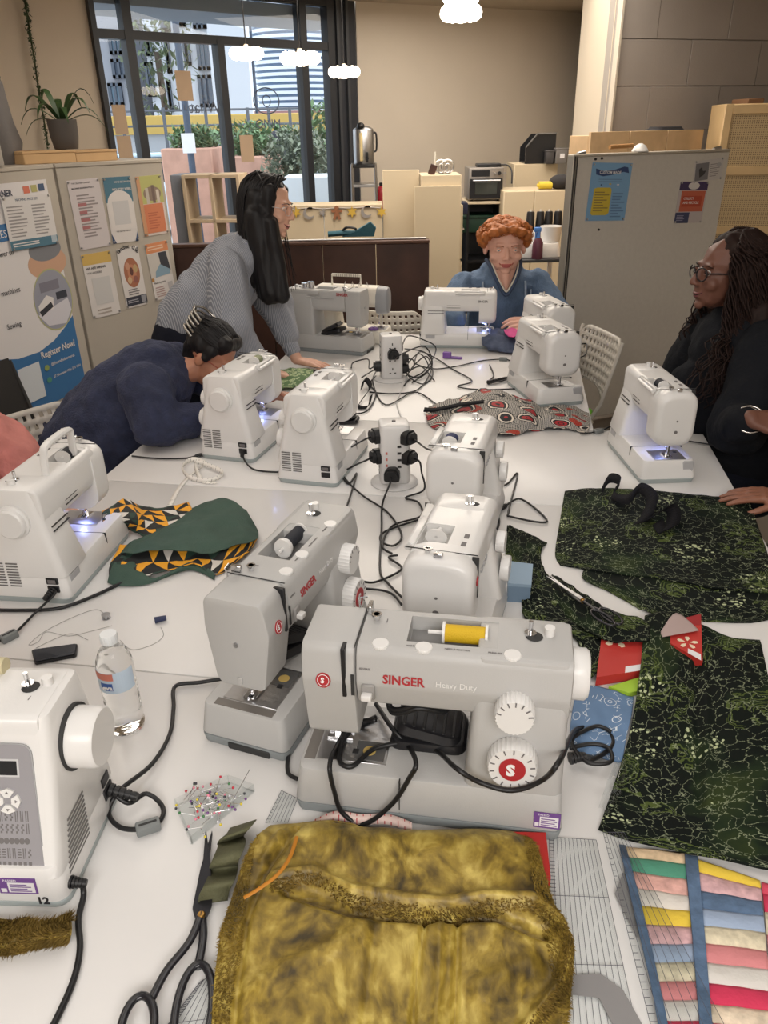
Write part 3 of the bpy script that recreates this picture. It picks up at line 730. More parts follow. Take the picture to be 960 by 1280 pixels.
# teal bag on the ledge
q = aty(440, 306, 5.12)
t = thing('teal_bag', 'folded teal bag lying on the dark partition', 'bag', (q.x, 5.14, z + .012))
TEALM = mat('teal_cloth', hexc(42, 84, 96), .8, bump=(40, .3))
bm = B()
for (pts, r) in (([(-.15, 0, .015), (-.05, .0, .02), (.05, 0, .015)], .028),):
    tube(bm, catmull(pts, 6), r, 10, flat=.6)
prism(bm, [(-.06, .0), (.14, .0), (.155, .05), (.12, .085), (.03, .035)], -.03, .03, M=MR(PI/2, 4, 'X'))
obj('bag', bm, TEALM, t); bm = B(); tube(bm, catmull([(-.06, 0, .03), (-.03, -.02, .055), (.02, -.02, .05), (.03, 0, .03)], 5), .008, 6); obj('strap', bm, BLACK_PL, t)
# cream counter front with the garland
x0, x1, z = fbox(330, 258, 478, 6.2)
t = thing('cream_counter', 'cream low counter front with cut-out garland below the window', 'counter', (x0, 6.2, 0))
L = x1 - x0
for i in range(2):
    bm = B(); box(bm, L*i/2 + .002, L*(i+1)/2 - .002, 0, .04, 0, z - .02, .002, 1); obj('panel', bm, CREAM, t)
bm = B(); box(bm, 0, L, -.01, .3, z - .02, z, .003, 1); obj('counter_top', bm, CREAM2, t)
GOLDP = mat('gold_card', hexc(206, 170, 70), .5); SILV = mat('silver_card', hexc(170, 164, 160), .4, .4); GINGER = mat('gingerbread_card', hexc(146, 96, 66), .7)
def star_poly(r, r2, n=5): return [((r if k % 2 == 0 else r2)*math.sin(PI*k/n), (r if k % 2 == 0 else r2)*math.cos(PI*k/n)) for k in range(2*n)]
bm = B(); P = [aty(px, py, 6.19) for px, py in ((362, 262), (386, 260), (403, 261), (421, 260), (440, 260), (458, 259), (478, 260))]
tube(bm, catmull(P, 4), .0025, 5); tag(obj('garland_string', bm, SILV), 'thin string of the garland along the cream counter', 'string')
for i, (px, py, k, lab) in enumerate(((370, 265, 's', 'gold star of the garland nearest the standing woman'), (386, 267, 'm', 'silver crescent moon beside the leftmost gold star'), (403, 266, 'ss', 'small silver star left of the gingerbread man'), (421, 266, 'g', 'brown gingerbread man in the middle of garland'), (440, 265, 's', 'gold star right of the gingerbread man'), (458, 265, 'm', 'silver crescent moon near the right garland end'), (477, 265, 's', 'gold star at the right end of garland'))):
    q = aty(px, py, 6.188)
    bm = B(); R_ = MR(PI/2, 4, 'X')
    if k in ('s', 'ss'): prism(bm, star_poly(.042 if k == 's' else .03, .02 if k == 's' else .013, 6), -.003, .003, M=R_)
    elif k == 'm':
        a = [(.042*math.cos(t_), .042*math.sin(t_)) for t_ in np.linspace(Dg(50), Dg(330), 16)]
        b = [(.012 + .034*math.cos(t_), .012 + .034*math.sin(t_)) for t_ in np.linspace(Dg(315), Dg(60), 14)]
        prism(bm, a+b, -.003, .003, M=R_)
    else:
        poly = [(-.012, .02), (-.04, .022), (-.042, .004), (-.015, .002), (-.03, -.045), (-.012, -.05), (0, -.02), (.012, -.05), (.03, -.045), (.015, .002), (.042, .004), (.04, .022), (.012, .02), (.018, .04), (0, .052), (-.018, .04)]
        prism(bm, poly, -.003, .003, M=R_)
    o = obj(('gold_star', 'crescent_moon', 'silver_star', 'gingerbread_man')[{'s': 0, 'm': 1, 'ss': 2, 'g': 3}[k]], bm, {'s': GOLDP, 'm': SILV, 'ss': SILV, 'g': GINGER}[k])
    o.location = q; tag(o, lab, 'ornament', 'garland ornaments')
# tall cream panel and low cream cabinet
x0, x1, z = fbox(478, 213, 524, 6.25)
bm = B(); box(bm, x0, x1, 6.25, 6.29, 0, z, .003, 1); tag(obj('cream_room_divider', bm, CREAM), 'tall plain cream board right of the garland counter', 'divider')
x0, x1, z = fbox(518, 233, 577, 6.0)
t = thing('cream_cabinet', 'cream cabinet back with wire ornaments standing on top', 'cabinet', (x0, 6.0, 0)); L = x1 - x0
bm = B(); box(bm, 0, L, 0, .03, 0, z, .003, 1); obj('back_panel', bm, CREAM2, t)
bm = B(); box(bm, .05, L, .03, .42, 0, z + .07, .003, 1); obj('carcass', bm, CREAM, t)
for k in range(3):
    bm = B(); box(bm, L, L + .02, .05, .40, .05+k * .4, .43+k * .4, .003, 1); d = obj('drawer', bm, CREAM2, t)
    bm = B(); tube(bm, [(L + .02, .15, .25+k * .4), (L + .04, .16, .25+k * .4), (L + .04, .3, .25+k * .4), (L + .02, .31, .25+k * .4)], .006, 6); obj('handle', bm, STEEL, d)
zt = z + .07
def at6(px, Y=6.15): return aty(px, 230, Y).x
for i, (px, lab) in enumerate(((559, 'small wire ring ornament on the cream cabinet, right of pair'), (551, 'small wire ring ornament on the cream cabinet, left of pair'))):
    bm = B(); X = at6(px); tube(bm, [(X + .045*math.cos(a), 6.15, zt + .05 + .045*math.sin(a)) for a in np.linspace(0, 2*PI, 21)[:-1]], .007, 6, closed=True)
    tube(bm, [(X + .02*math.cos(a), 6.14, zt + .04 + .03*math.sin(a)) for a in np.linspace(0, 2*PI, 13)[:-1]], .004, 6, closed=True)
    tag(obj('wire_ornament', bm, STEEL), lab, 'ornament', 'wire ornaments')
bm = B(); X = at6(543); cyl(bm, (X, 6.1, zt), (X, 6.1, zt + .15), .008, .006, 8); tag(obj('candle', bm, mat('candle_wax', hexc(220, 214, 200), .5)), 'thin white taper candle standing on the cream cabinet', 'candle')
bm = B(); X = at6(538); box(bm, -.025, .025, -.01, .01, 0, .07, .003, 1, M=MT((X, 6.1, zt)) @ MR(.35, 4, 'Y')); tag(obj('small_frame', bm, DWOOD), 'small leaning dark wooden block beside the candle', 'ornament')
# clutter on the open shelf beside it
q = aty(569, 247, 6.3); bm = B()
for k in range(7): ball(bm, (q.x+random.uniform(-.05, .05), 6.3+random.uniform(-.04, .04), q.z+random.uniform(-.05, .06)), random.uniform(.025, .045), 2)
tag(obj('plastic_bag', bm, mat('crumpled_bag', hexc(176, 150, 136), .6, bump=(40, .5)), None, 60), 'crumpled pinkish plastic bag on the drawers by the oven', 'bag')
q = aty(572, 256, 6.2); bm = B(); box(bm, q.x - .07, q.x + .07, 6.12, 6.3, q.z - .06, q.z + .02, .008, 2); tag(obj('navy_pouch', bm, mat('navy_cloth', (.02, .022, .05), .8)), 'dark navy pouch beneath the crumpled bag', 'pouch')
# step stand, urn, fire extinguisher
t = thing('step_ladder', 'silver step ladder stand with shelves beside the window jamb', 'ladder', (aty(456, 255, 7.4).x - .0, 7.45, 0))
q0 = aty(441, 205, 7.4); q1 = aty(470, 205, 7.4); w = (q1.x - q0.x)/2
for s in (-1, 1):
    for sy in (-1, 1):
        bm = B(); tube(bm, [(s*(w + .02), sy * .14, 0), (s*w, sy * .12, q0.z)], .012, 8); obj('leg', bm, STEEL, t)
for k, zz in enumerate((.35, .75, 1.10, 1.18 + .1, q0.z - .03)):
    bm = B(); box(bm, -w, w, -.13, .13, zz, zz + .025, .004, 1); obj('step', bm, STEEL if k != 4 else BLACK_PL, t)
q = aty(455, 205, 7.42)
t = thing('water_urn', 'tall stainless steel hot water urn on the ladder stand', 'urn', (q.x, 7.45, q0.z - .005))
bm = B(); lathe(bm, [(.085, 0), (.09, .01), (.09, .27), (.084, .28), (.05, .30), (.0, .305)], 'z', n=28); obj('body', bm, STEEL, t)
bm = B(); cyl(bm, (-.02, -.095, .03), (-.02, -.095, .25), .014, n=10); obj('sight_glass', bm, mat('sight_glass', hexc(220, 200, 150), .2), t)
bm = B(); ball(bm, (-.02, -.06, .30), (.035, .04, .03), 2); obj('lid_knob', bm, BLACK_PL, t, 60)
bm = B(); cyl(bm, (.03, -.09, .05), (.03, -.14, .05), .014, n=10); cyl(bm, (.03, -.13, .05), (.03, -.13, .02), .01, n=8); box(bm, .02, .04, -.15, -.12, .06, .1, .003, 1); obj('tap', bm, BLACK_PL, t)
bm = B(); tube(bm, catmull([(.09, 0, .25), (.11, 0, .24), (.115, 0, .18), (.11, 0, .11), (.09, 0, .1)], 4), .008, 8); obj('handle', bm, BLACK_PL, t)
q = aty(472, 232, 7.6)
t = thing('fire_extinguisher', 'red fire extinguisher standing beside the ladder stand', 'extinguisher', (q.x + .035, 7.6, 1.02))
bm = B(); lathe(bm, [(.0, 0), (.05, 0), (.055, .01), (.055, .2), (.04, .235), (.02, .25), (.0, .25)], 'z', n=20); obj('cylinder', bm, mat('extinguisher_red', hexc(150, 30, 40), .35), t)
bm = B(); box(bm, -.02, .05, -.012, .012, .25, .28, .004, 1); obj('valve', bm, BLACK_PL, t)
bm = B(); box(bm, q.x - .03, q.x + .10, 7.53, 7.7, 0, 1.02, .004, 1); tag(obj('grey_plinth', bm, mat('plinth_grey', hexc(120, 118, 116), .7)), 'narrow grey plinth under the red fire extinguisher', 'plinth')
# cube shelf by the window with grey side panel
x0, x1, z = fbox(228, 219, 297, 6.0)
t = thing('cube_shelf', 'pale wooden open cube shelf standing in front of the window', 'shelf', (x0, 6.0, 0), Dg(-3)); L = x1 - x0
SHW = mat('pale_wood', hexc(206, 186, 158), .6, vary=(5, .06))
for k in range(3):
    bm = B(); xx = L*k/2; box(bm, xx - .012, xx + .012, 0, .3, 0, z, .002, 1); obj('upright', bm, SHW, t)
for k in range(5):
    bm = B(); zz = z - .012 - k * .3; box(bm, .012, L - .012, 0, .3, zz - .012, zz + .012, .002, 1); obj('shelf_board', bm, SHW, t)
bm = B(); x0, x1, _ = fbox(212, 219, 226, 6.05); zz = aty(220, 219, 6.05).z; box(bm, x0, x1, 6.05, 6.35, 0, zz, .003, 1); tag(obj('grey_board', bm, mat('grey_board', hexc(140, 146, 158), .6)), 'tall blue-grey board leaning left of the cube shelf', 'board')
# oven on its trolley, crate below
x0, x1, z = fbox(584, 252, 627, 6.5); L = x1 - x0
t = thing('oven_trolley', 'black trolley with white worktop carrying the small oven', 'trolley', (x0, 6.5, 0))
bm = B(); box(bm, -.02, L, -.03, .4, z - .02, z, .003, 1); obj('worktop', bm, CREAM, t)
bm = B(); box(bm, 0, .02, 0, .38, 0, z - .02); box(bm, L - .02, L, 0, .38, 0, z - .02); box(bm, .02, L - .02, .34, .38, 0, z - .02); obj('frame', bm, BLACK_PL, t)
for zz in (.35, .75): bm = B(); box(bm, .02, L - .02, 0, .34, zz, zz + .02); obj('shelf_board', bm, BLACK_PL, t)
bm = B(); box(bm, -.12, L - .05, .02, .3, .98, 1.10, .01, 2); box(bm, -.13, L - .04, .01, .31, 1.09, 1.11, .004, 1); o = obj('green_crate', bm, mat('crate_green', hexc(28, 58, 44), .5)); o.location = (x0, 6.5, -.0); tag(o, 'dark green plastic crate inside the black trolley', 'crate')
bm = B(); box(bm, x0 - .35, x0 + .3, 6.93, 6.97, 0, 1.2); tag(obj('black_bin', bm, BLACK_PL), 'tall black panel beside the oven trolley', 'panel')
q0, q1 = aty(585, 252, 6.5), aty(630, 209, 6.5); L = q1.x - q0.x; H = q1.z - q0.z
t = thing('toaster_oven', 'silver and black table-top oven on the trolley', 'oven', (q0.x, 6.49, z))
bm = B(); box(bm, 0, L, 0, .34, .012, H, .008, 2); obj('body', bm, mat('oven_steel', hexc(150, 144, 138), .35, .6), t)
bm = B(); box(bm, .008, L - .008, -.012, 0, .02, H * .68, .004, 1); d = obj('door', bm, BLACK_PL, t)
bm = B(); box(bm, .05, L - .05, -.016, -.012, .05, H * .58, .002, 1); obj('window', bm, mat('oven_glass', (.05, .055, .05), .08), d)
bm = B(); tube(bm, [(.03, -.012, H * .63), (.03, -.035, H * .63), (L - .03, -.035, H * .63), (L - .03, -.012, H * .63)], .006, 8); obj('handle', bm, STEEL, d)
bm = B(); box(bm, .02, .16, -.006, 0, H * .74, H * .93, .002, 1); obj('display', bm, BLACK_PL, t)
for i, xx in enumerate((.20, .235, .275)):
    bm = B(); cyl(bm, (xx, -.014, H * .83), (xx, 0, H * .83), .014 if i == 1 else .008, n=12); obj('knob', bm, STEEL if i != 1 else BLACK_PL, t)
for sx in (.03, L - .03): bm = B(); cyl(bm, (sx, .05, 0), (sx, .05, .013), .012, n=10); obj('foot', bm, BLACK_PL, t)
bm = B(); box(bm, .07, .26, .06, .2, 0, .025, .008, 2); tube(bm, catmull([(.26, .1, .012), (.31, .1, .01), (.34, .05, -.03), (.34, .02, -.12)], 5), .006, 6); o = obj('extension_block', bm, BLACK_PL); o.location = (q0.x, 6.5, z+H); tag(o, 'black mains extension block on top of the oven', 'extension block')
# white cabinets right of it
def cab(label, px0, py, px1, Y, depth, nd, name='white_cabinet'):
    x0, x1, z = fbox(px0, py, px1, Y); L = x1 - x0
    t = thing(name, label, 'cabinet', (x0, Y, 0), 0)
    bm = B(); box(bm, 0, L, .02, depth, 0, z, .003, 1); obj('carcass', bm, CREAM2, t)
    for k in range(nd):
        bm = B(); box(bm, L*k/nd + .003, L*(k+1)/nd - .003, 0, .02, .05, z - .004, .003, 1); d = obj('door', bm, CREAM, t)
        bm = B(); xx = L*(k+(.9 if k == 0 else .1))/nd; tube(bm, [(xx, 0, .6), (xx, -.025, .6), (xx, -.025, .72), (xx, 0, .72)], .005, 6); obj('handle', bm, STEEL, d)
    return x0, x1, z
_, _, zA = cab('cream two-door cabinet behind the thread cones', 630, 239, 707, 6.3, .42, 2)
xa, xb, zB = cab('cream single-door cabinet at back carrying the black crate', 643, 205, 698, 7.0, .4, 1)
q0, q1 = aty(657, 203, 6.98), aty(697, 165, 6.98)
t = thing('black_crate', 'black sloping stacking crate on the back cabinet', 'crate', (q0.x, 7.0, zB))
L = q1.x - q0.x; H = q1.z - q0.z
poly = [(0, 0), (L, 0), (L, H), (.09, H), (0, .12)]
bm = B(); prism(bm, poly, -.30, -.285, M=MR(PI/2, 4, 'X')); prism(bm, poly, -.03, -.015, M=MR(PI/2, 4, 'X')); box(bm, 0, L, .02, .3, 0, .012); box(bm, L - .012, L, .02, .3, 0, H); obj('shell', bm, BLACK_PL, t)
bm = B(); tube(bm, [(0, .01, .12), (.09, .01, H), (L, .01, H)], .008, 6); obj('rim', bm, mat('rim_grey', hexc(90, 88, 86), .5), t)
for i, (pa, pb, pt, m, lab) in enumerate(((682, 694, 188, mat('smoky_plastic', hexc(66, 64, 66), .3), 'small smoky plastic tub before the black crate'), (694, 711, 185, mat('grey_tub', hexc(112, 108, 106), .5), 'small grey tub with white label before the black crate'))):
    a, b = aty(pa, 203, 6.9), aty(pb, pt, 6.9); t = thing('storage_tub', lab, 'tub', (a.x, 6.9, zB - .0))
    L = b.x - a.x; H = b.z - zB
    bm = B(); block(bm, 'z', [(0, 0, L - .006, 0, .08, .01), (H - .01, 0, L, 0, .09, .01)], .004); obj('body', bm, m, t)
    bm = B(); box(bm, -.003, L + .003, -.003, .093, H - .012, H, .003, 1); obj('lid', bm, m, t)
    if i: bm = B(); box(bm, L * .35, L * .7, -.004, 0, H * .35, H * .65); obj('label', bm, WHITE_STK, t)
q = aty(683, 236, 6.4); bm = B(); cyl(bm, (q.x - .06, 6.4, zA + .03), (q.x + .04, 6.4, zA + .03), .028, n=14); cyl(bm, (q.x - .075, 6.4, zA + .03), (q.x - .06, 6.4, zA + .03), .012, n=10); tag(obj('yellow_tape_roll', bm, mat('yellow_plastic', hexc(214, 190, 60), .5)), 'yellow tape dispenser lying on the two-door cabinet', 'tape')
q = aty(701, 236, 6.4); bm = B(); ball(bm, (q.x, 6.42, zA + .05), (.09, .08, .055), 3); tag(obj('rounded_hat', bm, mat('dark_cloth', (.03, .028, .03), .9), None, 60), 'dark rounded cap lying on the two-door cabinet', 'hat')
# trolley with overlocker, thread cones and spray bottle
q0, q1 = aty(640, 325, 5.2), aty(706, 325, 5.2); zt = q0.z
t = thing('white_trolley', 'small white trolley carrying the overlocker behind the red-haired person', 'trolley', (q0.x, 5.2, 0)); L = q1.x - q0.x
bm = B(); box(bm, 0, L, 0, .4, zt - .02, zt, .004, 1); obj('top_board', bm, mat('trolley_dark', (.03, .03, .032), .5), t)
for zz in (.25, .62): bm = B(); box(bm, .02, L - .02, .02, .38, zz, zz + .02, .003, 1); obj('shelf_board', bm, WHITE_PL, t)
for sx in (.015, L - .015):
    for sy in (.02, .38): bm = B(); box(bm, sx - .015, sx + .015, sy - .015, sy + .015, 0, zt - .02, .003, 1); obj('post', bm, WHITE_PL, t)
t = thing('overlocker', 'white overlocking machine on the trolley with four cone pins', 'sewing machine', (q0.x+L * .5, 5.38, zt))
bm = B(); block(bm, 'z', [(0, -.16, .16, -.13, .1, .03), (.09, -.15, .15, -.11, .1, .03)], .008); block(bm, 'z', [(.08, -.15, .0, -.08, .1, .03), (.15, -.14, .0, -.06, .1, .03)], .008); obj('body', bm, WHITE_PL, t)
bm = B(); lathe(bm, [(.05, 0), (.06, .008), (.072, .1), (.066, .1), (.056, .015), (0, .015)], 'z', (.10, -.03, .088), 24); obj('waste_tray', bm, WHITE_PL, t)
bm = B(); box(bm, -.16, .16, .1, .16, .13, .145, .003, 1); box(bm, -.02, .02, .08, .12, .05, .14); obj('cone_stand', bm, WHITE_PL, t)
for k, px in enumerate((662, 674, 684.5, 696)):
    q = aty(px, 290, 5.51); lab = ('leftmost', 'second from left', 'third from left', 'rightmost')[k]
    tt = thing('thread_cone', 'black thread cone standing behind the overlocker, %s of four' % lab, 'thread cone', (q.x, 5.51, zt + .146), 0, 'black thread cones')
    bm = B(); lathe(bm, [(.022, 0), (.031, .004), (.030, .03), (.026, .11), (.022, .118), (.010, .118)], 'z', n=16); obj('thread', bm, BLACK_PL, tt)
    bm = B(); cyl(bm, (0, 0, 0), (0, 0, .13), .006, n=8); obj('pin', bm, WHITE_PL, tt)
q = aty(674, 322, 5.16)
t = thing('spray_bottle', 'blue-topped spray bottle with dark red liquid on the trolley', 'bottle', (q.x, 5.235, zt))
bm = B(); lathe(bm, [(.034, 0), (.036, .005), (.034, .1), (.018, .13), (.0, .131)], 'z', n=18); obj('bottle', bm, mat('red_liquid', hexc(86, 44, 60), .3), t)
bm = B(); cyl(bm, (0, 0, .13), (0, 0, .17), .014, .012, 12); box(bm, -.03, .016, -.012, .012, .165, .195, .006, 2); box(bm, -.022, -.014, -.006, .006, .12, .17, .002, 1); obj('trigger_head', bm, mat('spray_blue', hexc(70, 120, 190), .4), t)
# ================================================================== grey partition on the right
r0 = V3((1.07, 4.61, 0)); r1 = V3((2.11, 5.06, 0)); rd = (r1 - r0).normalized(); rn = V3((rd.y, -rd.x, 0))
GREYP = mat('partition_cloth', hexc(208, 204, 196), .8, vary=(40, .03), bump=(160, .12))
t = thing('office_partition', 'tall light grey office partition with metal edge on the right', 'partition', r0, math.atan2(rd.y, rd.x))
L = (r1 - r0).length
bm = B(); box(bm, .03, L, 0, .05, .04, 1.585, .004, 1); obj('panel', bm, GREYP, t)
bm = B(); box(bm, 0, .03, -.005, .055, .0, 1.595, .004, 1); obj('edge_post', bm, mat('post_alu', hexc(142, 138, 130), .4, .3), t)
bm = B(); box(bm, .006, .011, -.009, -.005, .0, 1.59); box(bm, .022, .026, -.009, -.005, .0, 1.59); obj('post_groove', bm, DARKLINE, t)
bm = B(); box(bm, 0, L, -.005, .055, 1.585, 1.60, .004, 1); obj('top_rail', bm, mat('rail_beige', hexc(180, 172, 158), .5), t)
for xx in (.04, 1.02): bm = B(); cyl(bm, (xx, .02, 1.598), (xx + .05, .02, 1.606), .012, n=8); obj('clip', bm, STEEL, t)
PR = (r0.copy(), rn)
poster('light blue custom made poster with yellow panel on the grey partition', (741, 203), (791, 204), (736, 276), PR,
       [('p', [(.1, .1), (.3, .14), (.55, .12), (.8, .06), (.9, .07), (.94, .17), (.8, .15), (.55, .2), (.3, .23), (.12, .2)], (40, 66, 120)), ('t', .2, .185, .07, 'CUSTOM MADE', (236, 236, 240), .02), ('l', .2, .26, .8, .34, 2, (110, 150, 196)),
        ('p', [(.12, .44), (.2, .42), (.52, .42), (.56, .46), (.56, .86), (.5, .9), (.14, .9), (.1, .86)], (222, 196, 60)), ('l', .15, .48, .52, .84, 8, (150, 130, 60)), ('l', .6, .5, .95, .95, 9, (96, 136, 186)), ('d', .28, .375, .02, .012, (40, 66, 120)), ('d', .5, .36, .03, .015, (220, 190, 80)), ('d', .7, .37, .03, .012, (240, 240, 240))], (128, 180, 226))
poster('orange, navy and white event flyer on the grey partition', (851, 227), (886, 227), (844, 279), PR,
       [('r', 0, 0, 1, .2, (60, 44, 90)), ('d', .5, .1, .2, .09, (236, 232, 230)), ('r', .1, .22, .95, .72, (206, 96, 66)), ('r', .16, .34, .86, .6, (190, 70, 44)), ('t', .2, .43, .08, 'COLLECT', (240, 226, 220), .03), ('t', .2, .53, .08, 'AND RECYCLE', (240, 226, 220), .03), ('r', 0, .74, .5, 1, (52, 60, 96)), ('l', .06, .8, .44, .95, 4, (150, 150, 180))], (206, 196, 196))
poster('small white leaflet with dark photograph near the partition top right', (869, 202), (905, 197), (871, 227), PR,
       [('r', .04, .12, .5, .94, (120, 120, 126)), ('p', [(.16, .4), (.26, .3), (.3, .5), (.42, .5), (.34, .7), (.2, .8)], (50, 50, 54)), ('l', .55, .2, .95, .85, 7, (150, 146, 146)), ('d', .85, .3, .08, .1, (180, 180, 184))], (212, 208, 206))
# loose drawing pins and things on top
for i, (px, py, lab) in enumerate(((748, 287, 'lone dark drawing pin below the blue poster'), (744, 199, 'dark drawing pin above blue poster, left of pair'), (752, 198, 'dark drawing pin above blue poster, right of pair'))):
    q = onplane(px, py, r0, rn); bm = B(); cyl(bm, q, q+rn * .008, .007, .006, 8); tag(obj('drawing_pin', bm, BLACK_PL), lab, 'pin')
q = onplane(800, 188, r0 - rn * .025, rn)
bm = B(); lathe(bm, [(.045, 0), (.047, .004), (.03, .03), (.01, .042), (0, .043)], 'z', (q.x, q.y, 1.601), 18); tag(obj('white_cone_cap', bm, WHITE_PL), 'small white cone-shaped cap on the partition top rail', 'cap')
bm = B(); tube(bm, [q+V3((-.2, -.09, .022)), q+V3((-.05, -.02, .026))], .012, 8); o = obj('wooden_dowel', bm, mat('dowel_wood', hexc(176, 130, 80), .7)); tag(o, 'short wooden stick lying on the partition top rail', 'stick')
# wooden boxes behind on the wall ledge
WOODB = mat('box_pine', hexc(204, 172, 132), .6, vary=(9, .12))
t = thing('wooden_box', 'long pale plywood box standing behind the grey partition top', 'box', r0 - rn * .30+rd * .33, math.atan2(rd.y, rd.x))
zb = aty(760, 164, 5.35).z
for k in range(3):
    bm = B(); box(bm, k * .29 + .002, (k+1) * .29 - .002, 0, .02, 0, zb, .002, 1); obj('plank', bm, WOODB, t)
bm = B(); box(bm, 0, .87, .02, .2, 0, zb - .02, .002, 1); obj('carcass', bm, WOODB, t)
bm = B(); block(bm, 'z', [(zb - .017, .5, .78, .03, .19, .05), (zb + .02, .55, .76, .05, .17, .04)], .01); o = obj('dark_cloth', bm, mat('dark_cloth', (0, 0, 0))); o.matrix_world = MT(r0 - rn * .30+rd * .33) @ rotz(math.atan2(rd.y, rd.x)); tag(o, 'dark flat cloth lying on the plywood box', 'cloth')
# tall rattan cabinet
RW = mat('rattan_frame_wood', hexc(204, 174, 128), .55, vary=(8, .06)); RC_ = mat('cane_webbing', hexc(206, 182, 142), .8)
q = aty(904, 130, 5.25); zc = q.z
t = thing('rattan_cabinet', 'tall light wood cabinet with woven cane door panels at right edge', 'cabinet', (q.x + .02, 5.25, 0), Dg(-10))
bm = B(); box(bm, 0, .9, .03, .42, 0, zc, .004, 1); obj('carcass', bm, RW, t)
bm = B(); box(bm, .02, .88, .021, .029, .06, zc - .02); obj('dark_interior_sheet', bm, mat('cabinet_inside_shade', hexc(112, 92, 66), .8), t)  # added dark sheet: paints the shade of the interior behind the cane
zs = [.35, .74, 1.12, 1.47, zc - .03]
bm = B()
for xx in (0.0, .42, .46, .86): box(bm, xx + .0, xx + .045, 0, .03, .05, zc, .003, 1)
for zz in zs: box(bm, .045, .42, 0, .028, zz - .025, zz + .025, .002, 1); box(bm, .505, .86, 0, .028, zz - .025, zz + .025, .002, 1)
obj('door_frame', bm, RW, t)
for x0 in (.045, .505):
    for za, zb2 in zip(zs, zs[1:]):
        bm = B()
        z = za + .03
        while z < zb2 - .025: box(bm, x0, x0 + .375, .012, .016, z, z + .007); z += .0125
        x = x0 + .004
        while x < x0 + .37: box(bm, x, x + .007, .015, .019, za + .025, zb2 - .025); x += .0125
        o = obj('cane_panel', bm, RC_, t); o['kind'] = 'stuff'
bm = B(); box(bm, 0, .1, .05, .3, 0, .03, .004, 1); o = obj('paper_stack', bm, mat('brown_paper', hexc(130, 96, 70), .8)); o.location = (q.x + .2, 5.32, zc); tag(o, 'brown flat packet lying on top of the rattan cabinet', 'packet')
# ================================================================== pendant lamps: clusters of glowing globes
GLOBE = mat('glowing_globe', (1.0, .86, .68), .4, emit=9)
BRASS = mat('brass', hexc(170, 130, 70), .3, .9)
def pendant(label, px, py, Y, two=False, dia=.24):
    q = aty(px, py, Y)
    t = thing('pendant_lamp', label, 'lamp', (q.x, Y, q.z), 0, 'cloud pendant lamps')
    R = dia/2 - .036; n = 9
    for k in range(n):
        bm = B(); a = 2*PI*k/n; ball(bm, (R*math.cos(a), R*math.sin(a), 0), .036, 2); obj('globe', bm, GLOBE, t, 180)
    bm = B(); ball(bm, (0, 0, -.006), (.06, .06, .036), 2); obj('globe', bm, GLOBE, t, 180)
    if two:
        for k in range(5):
            bm = B(); a = 2*PI*k/5 + .3; ball(bm, (R * .78*math.cos(a), R * .78*math.sin(a), .066), .040, 2); obj('globe', bm, GLOBE, t, 180)
    bm = B(); cyl(bm, (0, 0, .02), (0, 0, .13 if two else .05), .02, .012, 14); obj('cap', bm, mat('lamp_cap', hexc(190, 180, 165), .5), t)
    bm = B(); cyl(bm, (0, 0, .05), (0, 0, ZC - q.z), .004, n=6); obj('cord', bm, CABLE, t)
pendant('cluster pendant lamp hanging highest, right of the window at photo top', 576, 16, 4.2, True, .20)
pendant('flat cluster pendant lamp before the right window mullion', 375, 73, 5.2)
pendant('flat cluster pendant lamp hanging before the dark window jamb', 430, 90, 6.2, dia=.23)
pendant('flat cluster pendant lamp hanging before the pane with crest', 308, 67, 5.6, dia=.22)
# ================================================================== sewing machines (local: needle end at -x, handwheel at +x, front at -y)
def anchor(world, local, deg):
    a = Dg(deg); c, s = math.cos(a), math.sin(a)
    return (world[0] - (c*local[0] - s*local[1]), world[1] - (s*local[0]+c*local[1]), TZ)
def section(poly, x): return [(x, a, b) for a, b in poly]
def scaled(poly, k):
    cy = sum(p[0] for p in poly)/len(poly); cz = sum(p[1] for p in poly)/len(poly)
    return [(cy+(a - cy)*k, cz+(b - cz)*k) for a, b in poly]
def loft_x(bm, poly, x0, x1, e=.005):
    loft(bm, [section(scaled(poly, .93), x0), section(scaled(poly, .985), x0+e * .35), section(poly, x0+e), section(poly, x1 - e), section(scaled(poly, .985), x1 - e * .35), section(scaled(poly, .93), x1)])
def fillet(poly, r, n=3):
    out = []; m = len(poly)
    for i in range(m):
        p = V3(poly[i]); a = V3(poly[i - 1]); b = V3(poly[(i+1) % m])
        d1 = (a - p); d2 = (b - p); k = min(r, d1.length * .45, d2.length * .45)
        s, e = p+d1.normalized()*k, p+d2.normalized()*k
        for j in range(n+1):
            t = j/n; out.append(tuple((s*(1 - t)+p*t)*(1 - t)+(p*(1 - t)+e*t)*t))
    return out
def knob(bm, c, axis, r, h, ridges=24, depth=.0015):
    c = V3(c); rings = []
    for rad, hh in ((r * .97, 0), (r, h * .1), (r, h * .85), (r * .95, h)):
        ring = []
        for k in range(ridges*2):
            rk = rad - (depth if k % 2 else 0); a = 2*PI*k/(ridges*2)
            p = (rk*math.cos(a), rk*math.sin(a))
            ring.append(c+V3({'y': (p[0], -hh, p[1]), 'x': (hh, p[0], p[1]), 'z': (p[0], p[1], hh)}[axis]))
        rings.append(ring)
    return loft(bm, rings)
